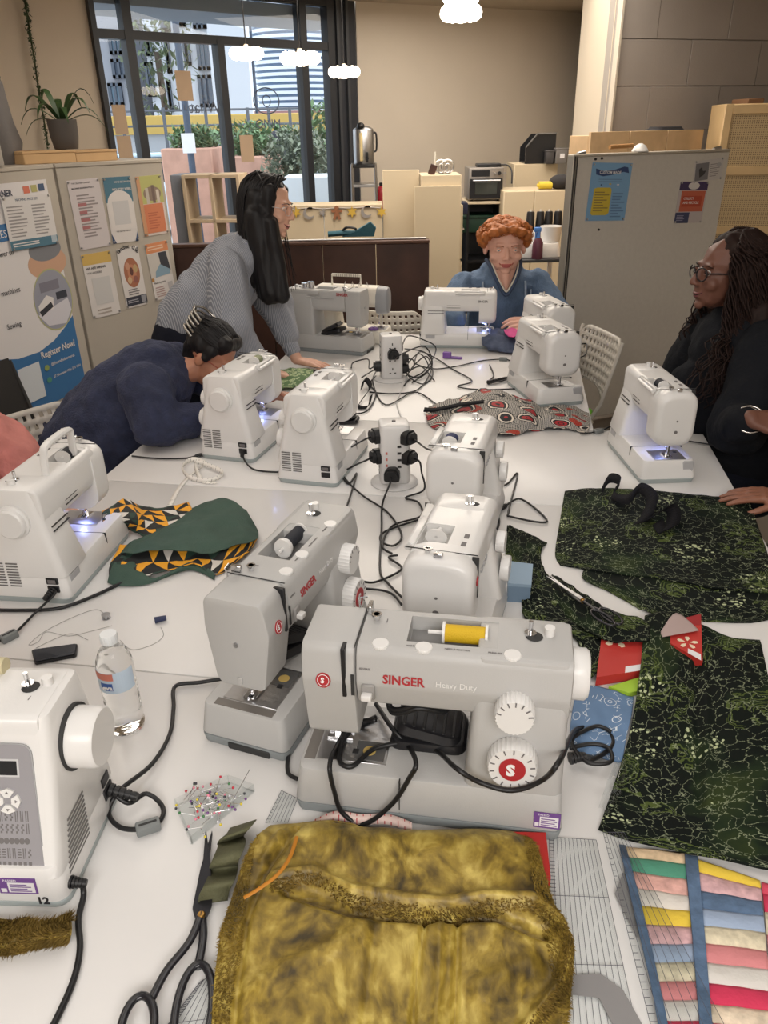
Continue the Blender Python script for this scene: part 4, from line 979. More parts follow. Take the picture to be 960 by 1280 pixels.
def spool_parts(t, x0, x1, y, z, thread, r=.017, flange=.019, cap=None):
    bm = B(); cyl(bm, (x0 + .004, y, z), (x1 - .004, y, z), r, n=18); s = obj('thread_spool', bm, thread, t)
    bm = B(); cyl(bm, (x0, y, z), (x0 + .004, y, z), flange, n=18); obj('spool_flange', bm, WHITE_PL, s); bm = B(); cyl(bm, (x1 - .004, y, z), (x1, y, z), flange, n=18); obj('spool_flange', bm, WHITE_PL, s)
    bm = B(); cyl(bm, (x0 - .022, y, z), (x1 + .006, y, z), .003, n=8)
    if cap: cyl(bm, (x0 - .008, y, z), (x0 - .0005, y, z), cap, n=18)
    obj('spool_pin', bm, WHITE_PL, s)
    return s
def needle_group(t, x, z0, ztop, plate, led=False):
    bm = B(); cyl(bm, (x, .0, z0 + .012), (x, .0, ztop), .0035, n=8); cyl(bm, (x + .016, 0, z0 + .02), (x + .016, 0, ztop), .003, n=8)
    cyl(bm, (x + .016, 0, z0 + .004), (x + .016, 0, z0 + .024), .0009, n=6); box(bm, x + .010, x + .022, -.006, .006, z0 + .022, z0 + .032, .001, 1); obj('needle_bar', bm, CHROME, t)
    bm = B(); box(bm, x - .012, x + .03, -.012, -.004, z0 + .002, z0 + .005); box(bm, x - .012, x + .03, .004, .012, z0 + .002, z0 + .005); box(bm, x - .002, x + .012, -.004, .004, z0 + .004, z0 + .014, .001, 1); obj('presser_foot', bm, CHROME, t)
    a, b, c, d = plate
    bm = B(); box(bm, a, b, c, d, z0, z0 + .0015, .0006, 1); p = obj('needle_plate', bm, STEEL, t)
    bm = B(); box(bm, x - .004, x + .022, -.003, .003, z0 + .0015, z0 + .0019); box(bm, x - .004, x + .022, .006, .009, z0 + .0015, z0 + .0019); obj('feed_slot', bm, DARKLINE, p)
    bm = B(); box(bm, x + .035, x + .045, -.04, -.03, z0 + .0015, z0 + .0022); obj('cover_button', bm, BLACK_PL, p)
def winder(t, x, y, z):
    bm = B(); cyl(bm, (x, y, z), (x, y, z + .022), .0035, n=10); cyl(bm, (x, y, z), (x, y, z + .004), .009, n=12); w = obj('bobbin_winder', bm, CHROME, t)
    bm = B(); cyl(bm, (x + .028, y + .004, z), (x + .028, y + .004, z + .012), .008, n=14); obj('winder_stop', bm, WHITE_PL, w)
    bm = B(); lathe(bm, [(.012, 0), (.013, .0006), (.012, .0012)], 'z', (x + .006, y - .005, z), 16); obj('winder_slot', bm, DARKLINE, w)
HD_SEC = fillet([(-.050, .285), (-.058, .276), (-.066, .232), (-.054, .19), (.052, .19), (.058, .21), (.057, .276), (.050, .285)], .006)
HD_HEAD = fillet([(-.050, .285), (-.058, .276), (-.066, .232), (-.048, .127), (-.040, .120), (.040, .120), (.048, .130), (.060, .230), (.057, .276), (.050, .285)], .006)
def hd_machine(label, loc, deg, s=1.0, spool=None, sticker=False, cap=None, back=False):
    t = thing('sewing_machine', label, 'sewing machine', loc, Dg(deg), 'sewing machines')
    t.scale = (s, s, s*1.09)
    bm = B(); block(bm, 'z', [(0, -.208, .210, -.088, .085, .014), (.018, -.210, .212, -.090, .087, .014)], .002); obj('sole', bm, SOLE_PL, t)
    bm = B(); block(bm, 'z', [(.018, -.210, .212, -.090, .087, .014), (.079, -.203, .207, -.082, .080, .014)], .004); bed = obj('bed', bm, GREY_PL, t)
    bm = B(); box(bm, -.2115, -.2085, -.055, .03, .0, .014, .002, 1); obj('grip_notch', bm, DARKLINE, t)
    bm = B(); box(bm, -.04, -.0385, -.0895, -.081, .02, .0795); box(bm, -.2, -.04, -.0862, -.0850, .022, .0235); obj('tray_seam', bm, DARKLINE, t)
    bm = B(); block(bm, 'z', [(.070, .058, .207, -.081, .078, .016), (.19, .066, .206, -.064, .062, .014), (.284, .07, .205, -.056, .056, .012)], .004); obj('column', bm, GREY_PL, t)
    bm = B(); loft_x(bm, HD_SEC, -.107, .207); arm = obj('arm', bm, GREY_PL, t)
    bm = B(); box(bm, -.035, .098, -.030, .036, .262, .30); cut(arm, bm)
    bm = B(); loft_x(bm, HD_HEAD, -.190, -.1085); obj('head', bm, GREY_PL, t)
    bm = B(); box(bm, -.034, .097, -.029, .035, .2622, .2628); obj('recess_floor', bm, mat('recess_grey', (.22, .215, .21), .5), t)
    # throat edge, slots, lines
    bm = B(); box(bm, -.128, -.1215, -.0655, -.045, .205, .2858, .001, 1); obj('thread_slot', bm, BLACK_PL, t)
    bm = B(); box(bm, -.114, -.109, -.066, -.0645, .21, .245); box(bm, -.1092, -.1078, -.058, .058, .2845, .2856); obj('head_seam', bm, DARKLINE, t)
    nrm = V3((0, -.99, .14)); up_ = V3((0, .16, .987))
    fy = lambda z: -.058 - (.276 - z)*(.008 / .044) - .0007
    bm = B(); box(bm, -.098, -.078, fy(.226) - .0015, fy(.226) + .004, .206, .232, .002, 1); lv = obj('reverse_housing', bm, mat('housing_grey', (.30, .29, .28), .5), t)
    bm = B(); box(bm, -.097, -.081, fy(.22) - .012, fy(.22), .212, .221, .002, 2); obj('reverse_lever', bm, WHITE_PL, lv)
    text('SINGER', .0185, RED_INK, t, place((-.066, fy(.236), .236), (1, 0, 0), up_), 'logo_lettering', bold=.0005)
    text('Heavy Duty', .0125, PALE_INK, t, place((.012, fy(.236), .238), (1, 0, 0), up_), 'model_lettering')
    text('REVERSE', .0045, GREY_INK, t, place((-.101, fy(.25), .2535), (1, 0, 0), up_), 'small_lettering')
    text('LENGTH', .005, GREY_INK, t, place((.112, fy(.27), .262), (1, 0, 0), up_), 'small_lettering')
    for s_, x_, y_ in (('TENSION', -.085, -.043), ('WIDTH', -.034, -.043), ('NEEDLE POSITION', .022, -.043), ('PRESSURE', .085, -.043)):
        text(s_, .0045, GREY_INK, t, place((x_, y_, .2857), (1, 0, 0), (0, 1, 0)), 'small_lettering')
    M_ = place((-.156, fy(.235) - .0006, .232), (1, 0, 0), up_)
    bm = B(); prism(bm, [(.0115*math.cos(q), .0115*math.sin(q)) for q in np.linspace(0, 2*PI, 25)[:-1]], -.001, .0004, M=M_); em = obj('emblem', bm, RED_INK, t)
    bm = B(); tube(bm, [M_ @ V3((.0088*math.cos(q), .0088*math.sin(q), .0006)) for q in np.linspace(0, 2*PI, 21)[:-1]], .0005, 4, closed=True); obj('emblem_ring', bm, WHITE_INK, em)
    text('S', .011, WHITE_INK, em, M_ @ MT((-.0035, -.0038, .0006)), 'emblem_letter', bold=.0006)
    # two big dials on the column front
    for z, r, rg in ((.214, .029, 28), (.132, .0375, 34)):
        yb = -.0655 if z > .2 else -.0725
        bm = B(); knob(bm, (.128 if r < .03 else .130, yb + .004, z), 'y', r, .026, rg, .0013); d = obj('stitch_dial', bm, WHITE_PL, t)
        yf = yb - .0225; cx = .128 if r < .03 else .130
        bm = B()
        for k in range(14 if r > .03 else 7):
            a = 2*PI*k/14 + .2; rr_ = r * .80
            Mk = place((cx+rr_*math.cos(a), yf, z+rr_*math.sin(a)), (math.cos(a), 0, math.sin(a)), (-math.sin(a), 0, math.cos(a)))
            box(bm, -.0035, .0035, -.0009, .0009, -.0004, .0004, M=Mk)
        obj('dial_marks', bm, GREY_INK, d)
        if r > .03:
            bm = B(); cyl(bm, (cx, yf + .001, z), (cx, yf - .0012, z), .0195, n=28); e2 = obj('dial_centre', bm, RED_INK, d)
            text('S', .026, WHITE_INK, e2, place((cx - .0085, yf - .0016, z - .009), (1, 0, 0), (0, 0, 1)), 'dial_letter', bold=.0014)
    bm = B(); lathe(bm, [(.030, 0), (.037, .003), (.037, .022), (.033, .027), (.0, .027)], 'x', (.2065, 0, .235), 28); obj('handwheel', bm, WHITE_PL, t)
    for x in (-.072, -.008, .120):
        bm = B(); knob(bm, (x, -.042, .2815), 'z', .013, .0052, 22, .0008); d = obj('top_dial', bm, WHITE_PL, t)
    winder(t, .145, .012, .285)
    bm = B(); cyl(bm, (-.088, .018, .285), (-.088, .018, .295), .005, n=10); cyl(bm, (-.088, .018, .292), (-.088, .018, .295), .008, n=10); box(bm, -.105, -.098, .03, .05, .285, .298, .001, 1); obj('thread_guide', bm, CHROME, t)
    bm = B(); tube(bm, [(-.12, .047, .285), (-.122, .05, .30), (-.108, .05, .302)], .0016, 6); obj('take_up_wire', bm, CHROME, t)
    text('1', .014, GREY_INK, t, place((-.075, .012, .2857), (1, 0, 0), (0, 1, 0)), 'small_lettering')
    bm = B(); cyl(bm, (-.1925, -.0, .205), (-.1885, 0, .205), .0045, n=10); obj('face_screw', bm, STEEL, t)
    bm = B(); box(bm, -.1935, -.189, -.004, .004, .128, .142, .001, 1); obj('thread_cutter', bm, GREY_PL, t)
    needle_group(t, -.158, .079, .135, (-.178, -.066, -.058, .05))
    bm = B(); box(bm, -.198, -.180, -.060, .058, .0788, .0798, .0004, 1); obj('slide_strip', bm, mat('strip_taupe', (.17, .155, .14), .45), t)
    bm = B(); box(bm, -.118, -.07, -.052, -.01, .0803, .081, .0005, 1); bc = obj('bobbin_cover', bm, mat('clear_cover', (.10, .10, .10), .08, coat=1), t)
    bm = B(); lathe(bm, [(.004, 0), (.0105, .0003), (.0105, .0008), (.004, .001)], 'z', (-.096, -.032, .081), 18); obj('bobbin', bm, mat('bobbin_thread', hexc(196, 168, 96), .6), bc)
    if spool:
        sp = spool_parts(t, .015, .083, .006, .280, spool, .013, .0165, cap)
    if sticker:
        M_ = place((.168, -.0893, .025), (1, 0, 0), (0, .08, .99))
        bm = B(); box(bm, 0, .04, 0, .027, -.0005, .0006, M=M_); st = obj('test_sticker', bm, PURPLE, t)
        bm = B(); box(bm, .009, .037, .003, .020, .0006, .0009, M=M_); box(bm, .002, .008, .003, .009, .0006, .0009, M=M_); obj('sticker_field', bm, WHITE_STK, st)
        text('PASSED', .005, WHITE_STK, st, M_ @ MT((.006, .0215, .0008)), 'sticker_lettering')
        bm = B(); [box(bm, .011, .035 - .003*(k % 2), .005+k * .0035, .0065+k * .0035, .0009, .0011, M=M_) for k in range(4)]; obj('sticker_lines', bm, PURPLE, st)
    if back:
        text('SINGER', .019, RED_INK, t, place((-.062, .0590, .262), (-1, 0, 0), (0, 0, 1)), 'logo_lettering', bold=.0004)
        bm = B(); box(bm, .03, .095, .0575, .066, .262, .282, .003, 2); box(bm, -.045, .10, .0565, .0625, .248, .252, .001, 1); obj('carry_handle', bm, GREY_PL, t)
        bm = B(); lathe(bm, [(0, 0), (.017, 0), (.017, .028), (0, .028)], 'z', (.09, .02, .286), 18); lathe(bm, [(0, 0), (.014, 0), (.014, .02), (0, .02)], 'z', (.125, .02, .286), 18); obj('metal_bobbins', bm, CHROME, t)
    return t
W_SEC = fillet([(-.044, .290), (-.056, .280), (-.060, .235), (-.052, .185), (.050, .185), (.057, .21), (.056, .276), (.046, .290)], .010)
WX, WY = .88, 1.2
def w_anchor(world, local, deg, s=1.0): return anchor(world, (local[0]*WX*s, local[1]*WY*s), deg)
def unsquash(bm, axis, c=0.0):
    f = {'x': 1/WX, 'y': 1/WY}
    for v in bm.verts:
        if axis == 'x': v.co.x = c+(v.co.x - c)*f['x']
        else: v.co.y = c+(v.co.y - c)*f['y']
    return bm
def w_machine(label, loc, deg, s=1.0, wide=False, spool=None, handle='flat', led=False, wx=WX, wy=WY, sz=1.0, sole=SOLE_W, logo_back=False, front_logo=False, body=None):
    body = body or WHITE_PL
    t = thing('sewing_machine', label, 'sewing machine', loc, Dg(deg), 'sewing machines')
    t.scale = (s*(1.0 if wide else wx), s*wy, s*sz)
    bm = B(); block(bm, 'z', [(0, -.196, .197, -.082, .082, .018), (.016, -.2, .2, -.085, .085, .018)], .002); obj('sole', bm, sole, t)
    bm = B(); block(bm, 'z', [(.014, -.2, .2, -.085, .085, .016), (.076, -.192, .197, -.076, .078, .016)], .005); obj('bed', bm, body, t)
    bm = B(); block(bm, 'z', [(.068, .062, .199, -.083, .083, .018), (.16, .07, .193, -.066, .066, .018), (.25, .076, .186, -.05, .05, .018), (.291, .08, .180, -.044, .045, .014)], .006); obj('column', bm, body, t)
    bm = B(); loft_x(bm, W_SEC, -.14, .178, .008); arm = obj('arm', bm, body, t)
    bm = B(); box(bm, -.125, -.012, -.004, .046, .266, .31); cut(arm, bm)
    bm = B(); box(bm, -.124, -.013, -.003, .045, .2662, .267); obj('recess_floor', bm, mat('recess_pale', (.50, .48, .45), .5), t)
    bm = B()
    for x, k in ((-.2, .70), (-.199, .80), (-.194, .91), (-.184, .98), (-.17, 1), (-.15, 1), (-.11, .99)):
        q = rr(-.060, .060, .118, .292, .040, 5)
        cz = .22
        loft_pts = [(x, a*k, cz+(b - cz)*k) for a, b in q]
        if x == -.2: RNG = [loft_pts]
        else: RNG.append(loft_pts)
    loft(bm, RNG); obj('head', bm, body, t, 60)
    bm = B(); box(bm, -.150, -.1485, -.06, .06, .292 - .0015, .2925); box(bm, -.146, -.142, -.0615, -.05, .19, .285, .001, 1); obj('head_seam', bm, DARKLINE, t)
    bm = B(); cyl(bm, (-.2005, .0, .17), (-.197, .0, .17), .0055, n=12); cyl(bm, (-.201, 0, .205), (-.199, 0, .205), .003, n=8); obj('face_screw', bm, GREY_INK, t)
    bm = B(); lathe(bm, [(.034, 0), (.041, .003), (.041, .010), (.036, .013), (.036, .024), (.032, .028), (.0, .028)], 'x', (.186, 0, .215), 30); unsquash(bm, 'y'); obj('handwheel', bm, body, t)
    bm = B()
    for c in range(2):
        for k in range(9):
            z = .045+k * .0075; x = .2 - (z - .07) * .06 if z > .07 else .199
            y0 = -.066+c * .030; box(bm, x - .004, x + .0012, y0, y0 + .024, z, z + .0028)
    o = obj('vent_slots', bm, mat('vent_shadow', (.16, .155, .15), .7), t); o['kind'] = 'stuff'
    bm = B()
    for z in (.034, .056): box(bm, .190, .2022, .042, .066, z, z + .017, .001, 1)
    so = obj('power_socket', bm, BLACK_PL, t)
    bm = B(); box(bm, .2022, .2032, .046, .062, .059, .069); obj('rocker_switch', bm, GREY_INK, so)
    bm = B()
    for k in range(2):
        box(bm, .075, .16, .0625 - .002+k*0, .0655 - k * .002, .178+k * .012, .1795+k * .012); box(bm, -.01, .06, .0545, .0574, .205+k * .012, .2065+k * .012)
    obj('back_grooves', bm, DARKLINE, t)
    bm = B(); box(bm, .12, .17, .0795, .0815, .050, .068); obj('rating_label', bm, mat('label_silver', (.42, .42, .43), .5), t)
    winder(t, .115, -.012, .290)
    bm = B(); cyl(bm, (-.165, .02, .291), (-.165, .02, .303), .004, n=10); cyl(bm, (-.165, .02, .299), (-.165, .02, .303), .008, n=10); box(bm, -.185, -.175, -.008, .008, .291, .302, .002, 1); obj('thread_guide', bm, CHROME, t)
    for x in (-.11, -.07):
        bm = B(); box(bm, x, x + .02, -.034, -.026, .290, .2912); obj('top_mark', bm, GREY_INK, t)
    # front dials
    for x, z, r in ((.128, .20, .026), (.128, .13, .031)):
        bm = B(); knob(bm, (x, -.063 if z > .15 else -.074, z), 'y', r, .016, 24, .001); unsquash(bm, 'x', x); obj('stitch_dial', bm, body, t)
    for k in range(3): bm = B(); box(bm, -.09+k * .03, -.075+k * .03, -.0615, -.058, .222, .232, .001, 1); obj('front_button', bm, mat('button_grey', (.40, .40, .41), .4), t)
    if front_logo:
        bm = B(); cyl(bm, (-.155, -.0605, .235), (-.155, -.0622, .235), .011, n=20); e_ = obj('emblem', bm, RED_INK, t)
        text('S', .012, WHITE_INK, e_, place((-.159, -.0626, .231), (1, 0, 0), (0, 0, 1)), 'emblem_letter', bold=.0005)
    if logo_back: text('SINGER', .016, GREY_INK, t, place((-.10, .0605, .235), (-1, 0, 0), (0, 0, 1)), 'logo_lettering', bold=.0003)
    # handle
    if handle == 'flat':
        bm = B(); tube(bm, [(.015, .052, .290), (.015, .060, .280), (-.13, .060, .280), (-.13, .052, .290)], .006, 8); box(bm, -.13, .015, .048, .060, .284, .293, .003, 2); obj('carry_handle', bm, body, t)
    elif handle == 'up':
        bm = B()
        P = [(.075, .035, .285), (.072, .038, .335), (.055, .040, .358), (-.062, .040, .358), (-.078, .038, .335), (-.08, .035, .285)]
        tube(bm, catmull(P, 5), .0085, 8, flat=.8)
        for k in range(6): box(bm, -.05+k * .018, -.045+k * .018, .033, .047, .350, .366, .001, 1)
        obj('carry_handle', bm, body, t)
    if spool: spool_parts(t, -.10, -.052, .021, .287, spool, .0145, .017)
    else:
        bm = B(); lathe(bm, [(.004, 0), (.019, 0), (.019, .003), (.004, .003)], 'x', (-.07, .021, .284), 20); cyl(bm, (-.07, .021, .284), (-.02, .021, .284), .003, n=8); obj('spool_pin', bm, body, t)
    needle_group(t, -.165, .0765, .135, (-.188, -.10, -.05, .045))
    bm = B(); box(bm, -.196, -.190, -.074, -.040, .018, .072, .003, 1); obj('free_arm_catch', bm, mat('button_grey', (0, 0, 0)), t)
    bm = B(); box(bm, -.055, -.0535, -.0815, .0815, .03, .0768); obj('tray_seam', bm, DARKLINE, t)
    if led:
        bm = B(); lathe(bm, [(0, 0), (.009, 0), (.009, .004), (0, .004)], 'z', (-.135, .015, .1165), 12); obj('sewing_light', bm, BLUE_LED, t)
        d = bpy.data.lights.new('sewing_light_beam', 'POINT'); d.energy = .32; d.color = (.32, .40, 1.0); d.shadow_soft_size = .008
        o = bpy.data.objects.new('sewing_light_beam', d); COL.objects.link(o); o.parent = t; o.location = (-.145, .0, .112)
    return t
YEL = mat('yellow_thread', hexc(214, 176, 30), .6, bump=(600, .3)); DKT = mat('charcoal_thread', hexc(40, 42, 50), .7, bump=(600, .3)); NVT = mat('blue_thread', hexc(48, 54, 92), .7); GRT = mat('olive_thread', hexc(140, 146, 116), .7)
A_M = hd_machine('grey sewing machine with yellow thread spool, nearest and facing the camera', anchor((-.156, .920), (-.21*1.02, -.09*1.02), -10), -10, s=1.02, spool=YEL, sticker=True)
B_M = hd_machine('grey sewing machine with dark spool, turned sideways left of the nearest one', anchor((-.18, 1.024), (-.21, -.09), 69), 69, spool=DKT, cap=.018)
G_M = hd_machine('grey sewing machine seen from behind, beside the standing woman', anchor((-.085, 3.735), (-.21, .087), 159), 159, s=.98, back=True)
D_M = w_machine('white sewing machine with raised carry handle and dark spool at left edge', w_anchor((-.750, 1.552), (.2, .085), -97), -97, handle='up', led=True, spool=DKT)
E_M = w_machine('white sewing machine with olive spool in front of the leaning navy woman', w_anchor((-.435, 2.399), (.2, .085), -107), -107, led=True, spool=GRT)
F_M = w_machine('white sewing machine without spool, right of the navy woman machine', w_anchor((-.144, 2.187), (.2, .085), -106), -106)
I_M = w_machine('white sewing machine with back turned before the red-haired person', anchor((.575, 3.835), (-.19, .098), 173), 173, s=.95, wide=True, led=True, logo_back=True)
K_M = w_machine('white round-faced sewing machine directly behind the wax print fabric', w_anchor((.615, 2.91), (-.2, .085), 102), 102)
J_M = w_machine('white sewing machine at the far right table corner beside red-haired person', w_anchor((.71, 3.42), (-.2, .085), 100), 100, s=.97)
L_M = w_machine('white sewing machine with blue light beside the woman in black', w_anchor((.784, 2.175), (-.2, .085), 92), 92, led=True, spool=DKT, wy=1.03)
M_M = w_machine('white sewing machine with navy spool beside the near power tower', w_anchor((.109, 1.792), (-.2, .055), 74), 74, spool=NVT, sz=.95, wx=.82)
N_M = w_machine('white sewing machine with empty spool pin directly behind the nearest grey one', w_anchor((.036, 1.258), (-.2, .050), 73), 73, front_logo=True, sz=.95, wx=.82)
# electronic machine at bottom left
t = thing('sewing_machine', 'white electronic sewing machine numbered 12 with display panel at bottom left', 'sewing machine', anchor((-.474, .748), (.218, -.100), -3), Dg(-3), 'sewing machines')
C_M = t
bm = B(); block(bm, 'z', [(0, -.225, .222, -.100, .118, .02), (.012, -.226, .223, -.101, .119, .02)], .002); obj('sole', bm, SOLE_W, t)
bm = B(); block(bm, 'z', [(.010, -.226, .223, -.101, .119, .02), (.078, -.22, .219, -.098, .112, .02)], .005); obj('bed', bm, WHITE_PL, t)
bm = B(); block(bm, 'z', [(.05, .030, .2205, -.0985, .116, .016), (.20, .030, .2195, -.050, .104, .016), (.287, .030, .215, -.022, .094, .014)], .008); obj('column', bm, WHITE_PL, t)
bm = B(); block(bm, 'x', [(-.2, -.028, .092, .18, .290, .014), (.205, -.028, .092, .18, .290, .014)], .008); arm = obj('arm', bm, WHITE_PL, t)
bm = B(); box(bm, -.06, .028, .03, .08, .27, .31); cut(arm, bm)
bm = B(); box(bm, -.059, .027, .031, .079, .2702, .2712); obj('recess_floor', bm, WHITE_PL, t)
bm = B(); block(bm, 'x', [(-.226, -.05, .092, .12, .291, .035), (-.12, -.05, .092, .12, .291, .035)], .012); obj('head', bm, WHITE_PL, t)
def cf(z): return -.0985+(z - .05)*(.0485 / .15)          # front of the column at height z
ny = V3((0, .3077, .9515))
PAN = mat('panel_grey', hexc(150, 148, 152), .4)
M_ = place((.004, cf(.056) - .0016, .056), (1, 0, 0), ny)
bm = B(); prism(bm, fillet([(-.02, 0), (.196, 0), (.186, .205), (-.02, .205)], .018, 5), -.001, .0006, M=M_); pn = obj('control_panel', bm, PAN, t)
bm = B(); prism(bm, fillet([(-.021, -.001), (.1975, -.001), (.1875, .2065), (-.021, .2065)], .018, 5), -.002, .0001, M=M_); obj('panel_rim', bm, mat('panel_rim', (.38, .38, .39), .4), t)
bm = B(); box(bm, .07, .166, .160, .181, .0006, .0012, M=M_); obj('display', bm, mat('lcd', (.02, .022, .025), .15), pn)
bm = B(); box(bm, .067, .169, .157, .184, .0004, .0009, M=M_); obj('display_frame', bm, mat('lcd_frame', (.55, .55, .56), .5), pn)
for k in range(4):
    a = PI/2*k; bm = B(); prism(bm, [(.150+math.cos(a+d_)*r_, .122+math.sin(a+d_)*r_) for r_, d_ in ((.007, -.6), (.018, -.62), (.019, 0), (.018, .62), (.007, .6))], .0004, .004, M=M_); bt = obj('arrow_button', bm, WHITE_PL, pn)
    bm = B(); prism(bm, [(.150+math.cos(a+d_)*r_, .122+math.sin(a+d_)*r_) for r_, d_ in ((.015, 0), (.0115, -.22), (.0115, .22))], .004, .0044, M=M_); obj('arrow_mark', bm, GREY_INK, bt)
rnd = random.Random(12)
for r_ in range(5):
    z0 = .094 - r_ * .019
    bm = B()
    x = -.015
    while x < .178:
        k = rnd.choice((0, 1, 2, 3)); w = .005
        if r_ == 2: prism(bm, [(x + .004*math.cos(q), z0 + .004 + .005*math.sin(q)) for q in np.linspace(0, 2*PI, 9)[:-1]], .0006, .0009, M=M_)
        elif r_ == 4: box(bm, x, x + .0045, z0 - .005, z0 + .010, .0006, .0009, M=M_)
        elif k == 0: box(bm, x, x + .0014, z0 - .004, z0 + .012, .0006, .0009, M=M_); box(bm, x + .003, x + .0042, z0 - .004, z0 + .012, .0006, .0009, M=M_)
        elif k == 1:
            for q in range(4): box(bm, x, x + .005, z0 - .003+q * .004, z0 - .0012+q * .004, .0006, .0009, M=M_)
        else:
            for q in range(4): box(bm, x+(.002 if q % 2 else 0), x+(.0045 if q % 2 else .0025), z0 - .003+q * .0036, z0+q * .0036, .0006, .0009, M=M_)
        x += .0075
    obj('stitch_chart', bm, GREY_INK, pn)
M2 = place((.128, -.1008, .030), (1, 0, 0), (0, .05, 1))
bm = B(); box(bm, .0, .056, 0, .030, -.003, .0006, M=M2); st = obj('test_sticker', bm, PURPLE, t)
bm = B(); box(bm, .014, .053, .003, .022, .0006, .0009, M=M2); box(bm, .003, .011, .003, .010, .0006, .0009, M=M2); obj('sticker_field', bm, WHITE_STK, st)
text('PASSED', .006, WHITE_STK, st, M2 @ MT((.008, .0235, .0008)), 'sticker_lettering')
bm = B(); [box(bm, .017, .048 - .006*(k % 2), .005+k * .004, .0068+k * .004, .0009, .0011, M=M2) for k in range(4)]; obj('sticker_lines', bm, PURPLE, st)
text('12', .019, BLACK_INK, t, place((.178, -.1016, .010), (1, 0, 0), (0, .03, 1)), 'machine_number', bold=.0007)
bm = B(); lathe(bm, [(.040, -.006), (.0455, .0), (.0455, .036), (.042, .041), (.0, .041)], 'x', (.2215, .030, .208), 32); hw = obj('handwheel', bm, WHITE_PL, t)
bm = B(); lathe(bm, [(.050, -.008), (.050, .001)], 'x', (.2215, .030, .208), 32); obj('wheel_gap', bm, DARKLINE, hw)
bm = B()
def cside(z): return .2206 - max(0, z - .05) * .006
for k in range(11): z = .040+k * .0075; box(bm, cside(z) - .003, cside(z) + .0012, -.075+k * .003, .0+k * .001, z, z + .0028)
o = obj('vent_slots', bm, mat('vent_shadow', (0, 0, 0)), t); o['kind'] = 'stuff'
bm = B(); box(bm, .214, .2238, .064, .094, .036, .056, .001, 1); box(bm, .214, .2225, .066, .092, .062, .080, .001, 1); so = obj('power_socket', bm, BLACK_PL, t)
bm = B(); cyl(bm, (.219, -.078, .028), (.2245, -.078, .028), .009, n=16); obj('pedal_socket', bm, BLACK_PL, t)
winder(t, .160, .045, .290)
text('1', .012, GREY_INK, t, place((.172, .012, .2905), (1, 0, 0), (0, 1, 0)), 'small_lettering')
bm = B(); box(bm, .10, .114, -.005, .003, .290, .2935, .001, 1); obj('top_mark', bm, CREAM_PL, t)
bm = B(); tube(bm, catmull([(-.06, .094, .286), (-.04, .100, .290), (.08, .100, .290), (.10, .094, .286)], 4), .009, 8, flat=.7); obj('carry_handle', bm, CREAM_PL, t)
bm = B(); cyl(bm, (.055, .078, .298), (.112, .078, .298), .013, n=16); obj('thread_spool', bm, mat('cream_thread', hexc(206, 196, 160), .7), t)
# cream vintage machine behind the grey one seen from behind
t = thing('sewing_machine', 'older cream sewing machine with raised handle and grey face cover at back', 'sewing machine', (-.145, 4.10, TZ), Dg(163), 'sewing machines'); H_M = t; t.scale = (.98,)*3
bm = B(); block(bm, 'z', [(0, -.20, .20, -.085, .085, .02), (.065, -.195, .20, -.08, .08, .02)], .006); obj('bed', bm, CREAM_PL, t)
bm = B(); block(bm, 'z', [(.06, .07, .2, -.075, .075, .02), (.28, .09, .19, -.055, .055, .02)], .006); obj('column', bm, CREAM_PL, t)
bm = B(); block(bm, 'x', [(-.15, -.055, .055, .18, .285, .03), (.19, -.055, .055, .18, .285, .02)], .01); obj('arm', bm, CREAM_PL, t)
bm = B(); block(bm, 'x', [(-.205, -.05, .05, .145, .282, .045), (-.14, -.056, .056, .14, .286, .045)], .012, 6); obj('face_cover', bm, mat('face_grey', hexc(150, 152, 156), .35), t)
bm = B(); lathe(bm, [(.035, 0), (.04, .004), (.04, .02), (.034, .025), (0, .025)], 'x', (.19, 0, .22), 24); obj('handwheel', bm, CREAM_PL, t)
bm = B(); tube(bm, [(.11, .0, .28), (.11, 0, .335), (-.05, 0, .335), (-.05, 0, .28)], .006, 8); box(bm, -.05, .11, -.006, .006, .328, .343, .002, 1)
h = obj('carry_handle', bm, CREAM_PL, t)
bm = B(); [box(bm, -.04+k * .012, -.034+k * .012, -.007, .007, .3285, .3425) for k in range(12)]; obj('handle_ribs', bm, mat('rib_beige', (.4, .37, .32), .6), h)
for x in (-.10, -.06, -.02, .02): bm = B(); tube(bm, [(x, .03, .285), (x + .006, .03, .31), (x + .012, .03, .285)], .0018, 6); obj('thread_guide', bm, CHROME, t)
needle_group(t, -.165, .066, .15, (-.19, -.10, -.05, .045))
# ================================================================== cloth
def cr1(P, t):
    n = len(P) - 1; x = min(max(t, 0), 1)*n; i = min(int(x), n - 1); f = x - i
    p0, p1, p2, p3 = P[max(i - 1, 0)], P[i], P[i+1], P[min(i+2, n)]
    return 0.5*((2*p1)+(p2 - p0)*f+(2*p0 - 5*p1+4*p2 - p3)*f*f+(3*p1 - p0 - 3*p2+p3)*f ** 3)
def grid_surface(rows, nu, nv):
    """rows of control points (Vectors) -> nv+1 by nu+1 points"""
    out = []
    for j in range(nv+1):
        ctrl = [cr1([r[i] for r in rows], j/nv) for i in range(len(rows[0]))]
        out.append([cr1(ctrl, i/nu) for i in range(nu+1)])
    return out
def dist_poly(p, poly):
    d = 1e9
    for a, b in zip(poly, poly[1:]):
        ab = b - a; l = ab.length_squared; t = 0 if l == 0 else max(0, min(1, (p - a).dot(ab)/l)); d = min(d, (p - a - ab*t).length)
    return d
